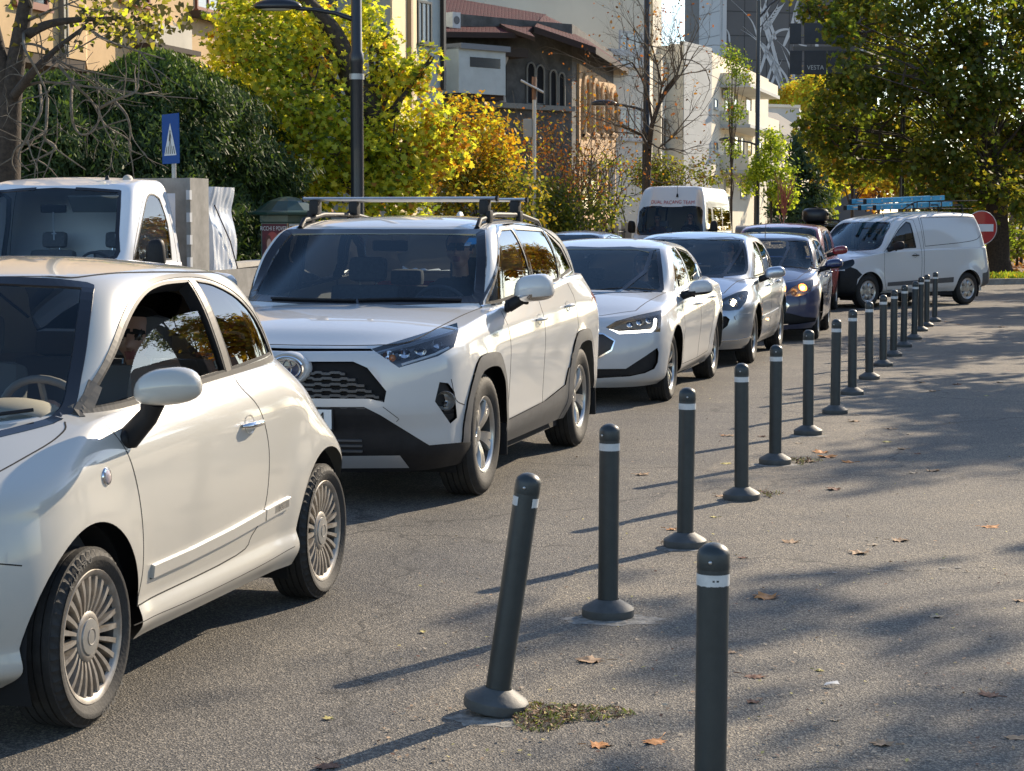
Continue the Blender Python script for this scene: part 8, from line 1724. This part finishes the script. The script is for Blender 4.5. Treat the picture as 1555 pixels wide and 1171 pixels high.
# ================================================================== people: one continuous skinned surface each
SKIN = mat('skin', (.50, .27, .18), .5, sss=.1); SKIND = mat('skin_shade', (.36, .19, .12), .55); HAIRD = mat('hair_dark', (.012, .010, .009), .6, var=.4, vscale=60); SHADES = mat('sunglass_black', (.008, .008, .01), .08, coat=1)
def person(label, Mw, hip, hands, scale=1.0, shirt=(.03, .03, .035), skin=None, hair=True, shades=False, turn=0.0, lean=.17, voxel=.011, standing=False, grip=False, group=None, cap=None, trousers=(.03, .035, .05), stoop=0.0):
    skin = skin or SKIN; hx = Vector(hip); S_ = scale; caps = []
    def c(a, b, ra, rb, t): caps.append((Vector(a), Vector(b), ra*S_, rb*S_, t))
    q = lambda x, y, z: hx+Vector((x, y, z))*S_
    up = .50; sh = Vector((-lean+stoop, 0, up)); chest = Vector((-lean*.6+stoop*.6, 0, .33))
    c(q(0, -.07, .0), q(0, .07, .0), .13, .13, 't'); c(q(0, 0, .02), q(-lean*.3+stoop*.3, 0, .17), .145, .13, 's'); c(q(-lean*.3+stoop*.3, -.04, .17), q(*(chest+Vector((0, -.07, 0)))), .12, .125, 's'); c(q(-lean*.3+stoop*.3, .04, .17), q(*(chest+Vector((0, .07, 0)))), .12, .125, 's')
    c(q(*(sh+Vector((0, -.12, -.05)))), q(*(sh+Vector((0, .12, -.05)))), .085, .085, 's'); c(q(*chest), q(*(sh+Vector((0, 0, -.03)))), .13, .10, 's')
    nk = sh+Vector((.01, 0, .0)); hd = sh+Vector((.045+stoop*.3, 0, .215)); c(q(*nk), q(*(hd+Vector((-.015, 0, -.07)))), .058, .052, 'k')
    Rt = Matrix.Rotation(turn, 3, 'Z'); H = lambda x, y, z: q(*(hd+Rt @ Vector((x, y, z))))
    c(H(-.015, 0, .035), H(-.03, 0, .03), .088, .085, 'k'); c(H(.02, 0, -.01), H(.0, 0, -.03), .076, .07, 'k'); c(H(.045, 0, -.075), H(.02, 0, -.055), .042, .055, 'k'); c(H(-.02, 0, .045), H(.0, 0, .055), .086, .08, 'k')
    c(H(.085, 0, .015), H(.112, 0, -.018), .008, .015, 'k'); c(H(.094, -.010, -.020), H(.094, .010, -.020), .011, .011, 'k'); c(H(.088, -.018, -.050), H(.088, .018, -.050), .009, .009, 'm'); c(H(.086, -.015, -.061), H(.086, .015, -.061), .010, .010, 'm')
    for e in (-1, 1):
        c(H(.078, .032*e, .020), H(.079, .032*e, .020), .0135, .0135, 'e'); c(H(.078, .016*e, .040), H(.072, .050*e, .040), .009, .008, 'h'); c(H(-.01, .080*e, .02), H(-.015, .084*e, -.015), .016, .011, 'k'); c(H(.05, .045*e, -.015), H(.04, .05*e, -.03), .028, .025, 'k')
        shd = sh+Vector((0, .185*e, -.05)); hand = Vector(hands[0 if e > 0 else 1]); W = hx+shd*S_
        d = hand-W; L1, L2 = .29*S_, .26*S_; dist = min(d.length, (L1+L2)*.98); hand = W+d.normalized()*dist; a = math.acos(max(-1, min(1, (L1*L1+dist*dist-L2*L2)/(2*L1*dist)))); dn = d.normalized(); low = (Vector((0, .45*e, -1))-dn*dn.dot(Vector((0, .45*e, -1)))).normalized(); el = W+dn*math.cos(a)*L1+low*math.sin(a)*L1
        c(W, el, .056, .044, 's'); c(el, hand-(hand-el).normalized()*.05*S_, .042, .030, 's'); c(hand-(hand-el).normalized()*.06*S_, hand, .026, .026, 'k')
        f = (hand-el).normalized(); side = Vector((0, -e, 0)); side = (side-f*side.dot(f)).normalized(); nrm_ = f.cross(side)
        if nrm_.z < 0: nrm_ = -nrm_
        palm = hand+f*.045*S_; c(hand+side*.018, palm+side*.022, .020, .019, 'k'); c(hand-side*.018, palm-side*.022, .019, .018, 'k')
        for k, (o_, l_) in enumerate(((.030, .070), (.011, .078), (-.009, .073), (-.028, .058))):
            b0 = palm+side*o_*S_; b1 = b0+f*l_*.45*S_+(-nrm_*.006 if not grip else nrm_*.012); b2 = b1+(f*.45-nrm_*.75)*l_*.55*S_; b3 = b2+(-f*.2-nrm_)*l_*.3*S_; c(b0, b1, .0095, .009, 'k'); c(b1, b2, .009, .008, 'k'); c(b2, b3, .008, .007, 'k')
        t0 = hand+side*.026*S_; c(t0, t0+(side*.7+f*.6)*.035*S_, .012, .010, 'k'); c(t0+(side*.7+f*.6)*.035*S_, t0+(side*.5+f*1.0)*.055*S_-nrm_*.01, .010, .008, 'k')
        if standing: kn = (.03*e+.04, .09*e, -.42); an = (-.02-.1*e, .09*e, -.82); toe = (.12-.1*e, .10*e, -.87)
        else: kn = (.42, .13*e, .06); an = (.66, .13*e, -.28); toe = (.82, .14*e, -.30)
        c(q(0, .08*e, -.01), q(*kn), .088, .058, 't'); c(q(*kn), q(*an), .056, .040, 't'); c(q(*an), q(*toe), .042, .034, 'b'); c(q(an[0]-.05, an[1], an[2]-.03), q(*toe), .032, .03, 'b')
    mb = MB()
    for a, b, ra, rb, t in caps:
        L = (b-a).length; n = max(2, int(L/.05)+1); 
        if L > 1e-4: mb.tube([a.lerp(b, i/n) for i in range(n+1)], [ra+(rb-ra)*i/n for i in range(n+1)], None, 14)
        mb.ball(a, ra, None, 7); mb.ball(b, rb, None, 7)
    o = mb.build('tmp', None); md = o.modifiers.new('r', 'REMESH'); md.mode = 'VOXEL'; md.voxel_size = voxel; sm = o.modifiers.new('s', 'SMOOTH'); sm.factor = .5; sm.iterations = 2
    dg = bpy.context.evaluated_depsgraph_get(); me = bpy.data.meshes.new_from_object(o.evaluated_get(dg)); bpy.data.objects.remove(o)
    n = len(me.polygons); co = np.zeros(n*3); me.polygons.foreach_get('center', co); co = co.reshape(-1, 3); best = np.full(n, 1e9); tg = np.zeros(n, int); tags = 'stkbemh'
    for a, b, ra, rb, t in caps:
        A = np.array(a); D = np.array(b)-A; L2 = max(1e-9, (D*D).sum()); u = np.clip(((co-A)@D)/L2, 0, 1); d = np.linalg.norm(co-(A+u[:, None]*D), axis=1)-(ra+(rb-ra)*u)
        if t in 'emh': d = d-.0025
        k = d < best; best[k] = d[k]; tg[k] = tags.index(t)
    SH = mat('shirt_%.2f_%.2f' % (shirt[0], shirt[2]), shirt, .85, var=.2, vscale=12); TR = mat('trousers_dark', trousers, .85); ms = [SH, TR, skin, mat('shoe_black', (.02, .02, .02), .5), mat('eye_dark', (.03, .02, .015), .15), mat('lip', (.34, .12, .10), .5), HAIRD]
    me.materials.clear()
    for m in ms: me.materials.append(m)
    me.polygons.foreach_set('material_index', tg.astype(np.int32)); me.polygons.foreach_set('use_smooth', [True]*n)
    root = bpy.data.objects.new('person', me); COL.objects.link(root); root.matrix_world = Mw; tag(root, label, 'person', group)
    if hair:
        hb = MB(); ctr = H(-.022, 0, .042); hb.ball((0, 0, 0), (.106*S_, .098*S_, .102*S_), HAIRD, 14)
        vs = []; 
        for v in hb.v:
            v = Vector(v); 
            if v.x > .045 and v.z < .055: v.x = .045; v *= .80
            if v.z < -.045: v.z = -.045-.25*(v.z+.045)*-1; v.x = min(v.x, -.01)
            vs.append(tuple(ctr+Rt @ v))
        hb.v = vs; hb.build('hair' if not cap else 'cap', cap, root, smooth=60)
        if cap: root.children
    if shades:
        sb = MB()
        for e in (-1, 1): sb.box(H(.097, .034*e, .018), (.012, .052, .036), SHADES, Rt, bev=.006); sb.tube([H(.092, .058*e, .022), H(-.01, .086*e, .026)], .003, SHADES, 5)
        sb.box(H(.101, 0, .024), (.006, .02, .006), SHADES, Rt); sb.build('sunglasses', None, root)
    return root
def people():
    def drv(S, label, s_h, z_h, dash_s, zb, y=.36, **k):
        wc = (dash_s+.44, zb-.06); dx = k.pop('hx', 0.0)
        person(label, S.Mw, V(s_h, y, z_h), (V(wc[0]+.03, y+.15, wc[1]+.06), V(wc[0]+.03, y-.15, wc[1]+.06)), **k)
    drv(small_car_S, 'dark-haired driver in black seen through the half open window of the small white car', 1.30, .50, .22, .96, scale=.93, shirt=(.012, .012, .014), lean=.14, skin=SKIN)
    drv(suv_S, 'driver in sunglasses with a hand on the wheel of the white SUV', 1.26, .72, .52, 1.10, shades=True, shirt=(.03, .03, .035), voxel=.007, grip=True, skin=SKIN)
    drv(hatch_S, 'driver in a dark top at the wheel of the white hatchback', 1.18, .54, .50, .95, shirt=(.02, .02, .022), scale=.92, skin=SKIND)
    drv(silver_S, 'dark-haired driver in sunglasses at the wheel of the silver car', 1.02, .58, .30, .98, shades=True, scale=.95, shirt=(.03, .03, .05))
    drv(navy_S, 'driver in dark clothes at the wheel of the navy hatchback', 1.02, .56, .40, .97, scale=.95, shirt=(.05, .05, .06), skin=SKIND)
    drv(minibus_S, 'minibus driver in a dark jacket with a sunlit face', .62, .98, -.1, 1.32, y=.40, shirt=(.02, .02, .03))
    drv(minibus_S, 'passenger sitting at the left of the minibus windscreen', .62, .93, .0, 1.20, y=-.52, shirt=(.10, .05, .05), skin=SKIND)
    g = at(916, 350, 58); p = street(g.dot(RQ), 0); M = Matrix.Translation((g.x, g.y, .13)) @ Matrix.Rotation(math.radians(-80), 4, 'Z')
    o = person('pedestrian in a pale shirt with dark backpack straps walking behind the cars', M, (0, 0, .82), ((.18, .22, 1.05), (.12, -.22, .98)), scale=.88, shirt=(.50, .46, .44), standing=True, lean=.0, stoop=.12, voxel=.012, cap=mat('cap_tan', (.30, .20, .15), .8))
    b = MB(); b.box((-.10, 0, 1.17), (.16, .28, .40), mat('backpack', (.02, .02, .025), .8), bev=.05)
    for e in (-1, 1): b.tube([(-.05, .10*e, 1.33), (.06, .10*e, 1.36), (.17, .10*e, 1.22), (.12, .11*e, 1.02)], .022, mat('backpack', (.02, .02, .025)), 6)
    b = b.build('backpack', None, o, smooth=50)
    # second walker behind the SUV's tail
    g = at(888, 352, 60); M = Matrix.Translation((g.x, g.y, .13)) @ Matrix.Rotation(math.radians(-70), 4, 'Z')
people()
# ================================================================== leaves, weeds, litter on the asphalt
def leaf_pieces():
    TAN = mat('leaf_tan', (.50, .32, .18), .75, var=.35, vscale=30); ORL = mat('leaf_bright_orange', (.62, .26, .07), .7, var=.3, vscale=30); BRL = mat('leaf_dark_brown', (.20, .09, .05), .75, var=.3, vscale=30); YLL = mat('leaf_pale_yellow', (.55, .46, .14), .7, var=.2, vscale=30); PAL = mat('leaf_pale', (.46, .37, .26), .75, var=.3, vscale=30)
    MT = dict(tan=TAN, orange=ORL, brown=BRL, yellow=YLL, pale=PAL)
    base = [(0, -.62), (.03, -.36), (.16, -.34), (.44, -.40), (.30, -.22), (.56, -.10), (.36, -.02), (.62, .20), (.34, .16), (.38, .40), (.18, .32), (.0, .62), (-.16, .32), (-.36, .42), (-.33, .16), (-.60, .22), (-.37, -.02), (-.55, -.12), (-.30, -.22), (-.42, -.40), (-.16, -.34), (-.03, -.36)]
    L = [(1108, 661, .8, 'tan', 'tan leaf on the lane edge left of the third bollard pair'), (1158, 663, .8, 'brown', 'small brown leaf between the fifth and sixth bollards'), (1103, 704, .9, 'yellow', 'flat olive-yellow leaf left of the sixth bollard base'), (1094, 753, 1.1, 'tan', 'tan leaf lying against the left side of the fifth bollard base'), (1151, 746, .9, 'brown', 'brown curled leaf just right of the fifth bollard post'), (1084, 785, .6, 'yellow', 'tiny yellow leaf below the fifth bollard'), (1213, 673, .6, 'pale', 'small pale leaf left of the orange pair'), (1247, 687, 1.4, 'orange', 'large orange leaf of the bright pair right of the sixth bollard'), (1257, 694, 1.3, 'orange', 'orange leaf lying in front of the larger orange one'), (1228, 701, 1.1, 'tan', 'tan leaf touching the weeds at the sixth bollard'), (1288, 702, 1.1, 'orange', 'rusty orange leaf alone right of the orange pair'), (1297, 640, 1.0, 'tan', 'tan leaf right of the eighth bollard base'), (1302, 630, .8, 'pale', 'pale leaf just beyond the tan one right of the eighth bollard'), (1354, 651, 1.1, 'tan', 'upright curled tan leaf in the middle of the plaza'), (1378, 659, 1.1, 'pale', 'long pale leaf right of the upright curled one'), (1347, 671, .8, 'yellow', 'thin yellowish leaf below the upright curled one'),
         (1370, 682, .8, 'tan', 'small tan leaf in shade below the long pale one'), (1393, 689, .7, 'brown', 'small brown leaf at the shade edge right of centre plaza'), (1416, 715, 1.0, 'tan', 'tan leaf near the top of the broad sunny band'), (1387, 718, .7, 'pale', 'pale oval leaf left of the tan leaf above the sunny band'), (1266, 743, 1.3, 'brown', 'domed brown leaf alone left of the sunny band'), (1201, 823, 1.2, 'tan', 'spread tan leaf right of the nearest bollard cap'), (1324, 827, 1.1, 'pale', 'thin pale leaf above the torn tan one'), (1366, 821, 1.2, 'tan', 'humped tan leaf right of the thin pale leaf'), (1305, 840, 1.3, 'tan', 'torn tan leaf with a pale end on the shaded strip'), (1503, 800, 1.4, 'orange', 'long orange-brown leaf near the right edge on the sunny band'), (1127, 847, .7, 'brown', 'dark scrap of leaf left of the nearest bollard cap'), (1416, 594, .9, 'tan', 'flat tan leaf far out on the plaza'), (1453, 584, .9, 'brown', 'dark upright leaf far out on the plaza'), (1400, 581, .8, 'tan', 'small tan leaf left of the dark upright one'), (1519, 581, 1.0, 'pale', 'pale long leaf by the far right edge'), (1498, 601, .6, 'yellow', 'tiny yellowish leaf below the pale long one at right'),
         (1163, 907, 1.75, 'orange', 'big bright orange leaf right of the nearest bollard'), (1421, 936, 1.0, 'pale', 'pale star-shaped leaf in the right half of the foreground'), (1549, 912, .9, 'tan', 'tan leaf cut by the right edge of the view'), (1108, 990, .8, 'tan', 'tan leaf tucked right behind the nearest bollard'), (1146, 1027, 1.1, 'brown', 'brown twiggy leaf right of the nearest bollard lower down'), (1244, 1018, .5, 'yellow', 'tiny yellow leaf above the white scrap'), (1144, 1066, .7, 'brown', 'small dark brown leaf right of the nearest bollard near the bottom'), (1502, 1055, 1.2, 'brown', 'rolled red-brown leaf near the lower right corner'), (1543, 1120, 1.1, 'tan', 'tan leaf at the lower right edge'), (1340, 1130, 1.0, 'tan', 'three-pointed tan leaf at the bottom between bollard and corner'), (1268, 1093, .5, 'pale', 'tiny pale leaf above the three-pointed tan one'),
         (897, 1003, 1.45, 'tan', 'big pale tan oak-like leaf between the leaning and upright bollards'), (911, 1132, 1.0, 'orange', 'curled orange-tan leaf below the weeds'), (994, 1126, 1.2, 'orange', 'long two-toned leaf left of the nearest bollard'), (498, 1163, 1.1, 'brown', 'dark red-brown leaf at the bottom edge of the lane'), (642, 959, .5, 'yellow', 'tiny yellow leaf on the sunny lane left of the leaning bollard'), (498, 1090, .5, 'yellow', 'small pale yellow leaf on the lane below the rear wheel'), (975, 720, 1.1, 'tan', 'tan leaf between the second and third upright bollards on the lane'), (1019, 804, .9, 'orange', 'orange leaf left of the third upright bollard post'), (1098, 661, .7, 'orange', 'orange fragment beside the tan leaf on the lane edge'), (1475, 545, .8, 'tan', 'small tan leaf far right beyond the dark upright one'), (1457, 493, 1.2, 'brown', 'brown leaf on the far plaza level with the last bollards'), (1521, 497, 1.4, 'tan', 'tan leaf on the far plaza at the right edge'), (1522, 503, 1.2, 'tan', 'second tan leaf just in front of the far right one'), (1440, 489, 1.6, 'tan', 'heap-like tan leaf beside the last bollard base')]
    rs = np.random.RandomState(5); used = set()
    for i, (x, y, sz, c, lab) in enumerate(L):
        g = ground(x, y, .006); d = g.y; s = .074*sz*(1.0 if d < 12 else 1.25); bm = MB(); pts = []; cu = rs.uniform(.15, .6); tw = rs.uniform(-.4, .4); wave = rs.uniform(0, 6)
        sq = rs.uniform(.7, 1.1); rings = []
        for f in (1.0, .7, .4): rings.append([(px*f*sq, py*f) for px, py in base])
        allp = [p for r in rings for p in r]+[(0, 0)]
        for px, py in allp:
            r = math.hypot(px, py); z = cu*.55*abs(px)**1.6+cu*.4*py*py*(1 if py > 0 else .3)+tw*px*py*.8+.05*math.sin(px*9+wave)+.04*math.sin(py*11+wave); pts.append(Vector((px*s*(1-.15*cu), py*s, max(.0, z)*s)))
        n = len(base); fs = [(k*n+j, k*n+(j+1) % n, (k+1)*n+(j+1) % n, (k+1)*n+j) for k in range(2) for j in range(n)]+[(2*n+j, 2*n+(j+1) % n, 3*n) for j in range(n)]
        zm = min(p.z for p in pts); pts = [p-Vector((0, 0, zm)) for p in pts]; bm.add(pts, fs, MT[c]); bm.tube([(0, -.60*s, .1*s), (.1*s, -.95*s, .12*s)], .0016, MT[c], 4)
        o = bm.build('fallen_leaf', None, smooth=60); o.location = (g.x, g.y, .0052); o.rotation_euler = (0, 0, rs.uniform(0, 6.28)); used.add(lab); tag(o, lab, 'leaf', 'dry plane leaves scattered on the asphalt')
    # white paper scrap
    g = ground(1263, 1045); m = MB(); m.add([(-.03, -.008, .004), (.0, -.014, .012), (.028, .0, .006), (.022, .014, .016), (-.018, .012, .010)], [(0, 1, 2, 3, 4)], mat('paper', (.62, .61, .58), .7)); o = m.build('paper_scrap'); o.location = (g.x, g.y, .008); tag(o, 'small crumpled white paper scrap on the shaded foreground asphalt', 'litter')
    # crumbs
    n = 900; P = np.zeros((n, 3)); k = 0
    while k < n:
        x, y = rs.uniform(560, 1600), 350+820*rs.rand()**.55
        g = ground(x, y); m_ = g.dot(RQ)
        if m_ > -3.0: P[k] = (g.x, g.y, .009+.004*rs.rand()); k += 1
    tag(foliage('leaf_crumbs', P, np.tile([0, 0, 2.5], (n, 1)), .019, 'kite', [PAL, TAN, BRL, YLL], [.35, .3, .2, .15], None, 71), kind='stuff')
    # weeds
    for (x, y, rx, ry, nn, nm) in ((835, 1090, .21, .075, 1500, 'weeds'), (1215, 702, .12, .08, 260, 'weeds'), (1166, 753, .07, .05, 120, 'weeds'), (1041, 828, .10, .05, 120, 'weeds')):
        g = ground(x, y); a = rs.rand(nn)*6.28; r = rs.rand(nn)**.6*(1+.3*np.sin(a*3+1)); P = np.stack([g.x+rx*r*np.cos(a)+.04*np.sin(a*2), g.y+ry*2.2*r*np.sin(a), .008+rs.rand(nn)*.022*(1.3-r.clip(0, 1.2))], 1)
        tag(foliage(nm, P, np.tile([0, -.4, .7], (nn, 1)), .020, 'needle', [leaf_mat('weed_green', (.13, .16, .04)), YLL, TAN, BRL], [.20, .26, .34, .30], None, 72), kind='stuff')
    # broken pale mortar collars round some bases
    for (x, y, r, sq) in ((930, 943, .20, .6), (752, 1092, .15, .8), (1177, 707, .17, .6), (1041, 834, .13, .7), (1227, 663, .15, .7), (1294, 602, .16, .7)):
        g = ground(x, y); m = MB(); k = 40; pts = [Vector((g.x+r*(1+.10*math.sin(i*1.1+x)+.07*math.sin(i*2.3+y))*math.cos(2*math.pi*i/k), g.y+r*sq*(1+.10*math.sin(i*1.1+x)+.07*math.sin(i*2.3+y))*math.sin(2*math.pi*i/k), .0054)) for i in range(k)]
        m.add(pts, [tuple(range(k))], mat('broken_mortar', (.36, .34, .30), .9, col2=(.13, .125, .11), vscale=25, bump=.8, bscale=60)); tag(m.build('concrete_patch'), kind='structure')
leaf_pieces()
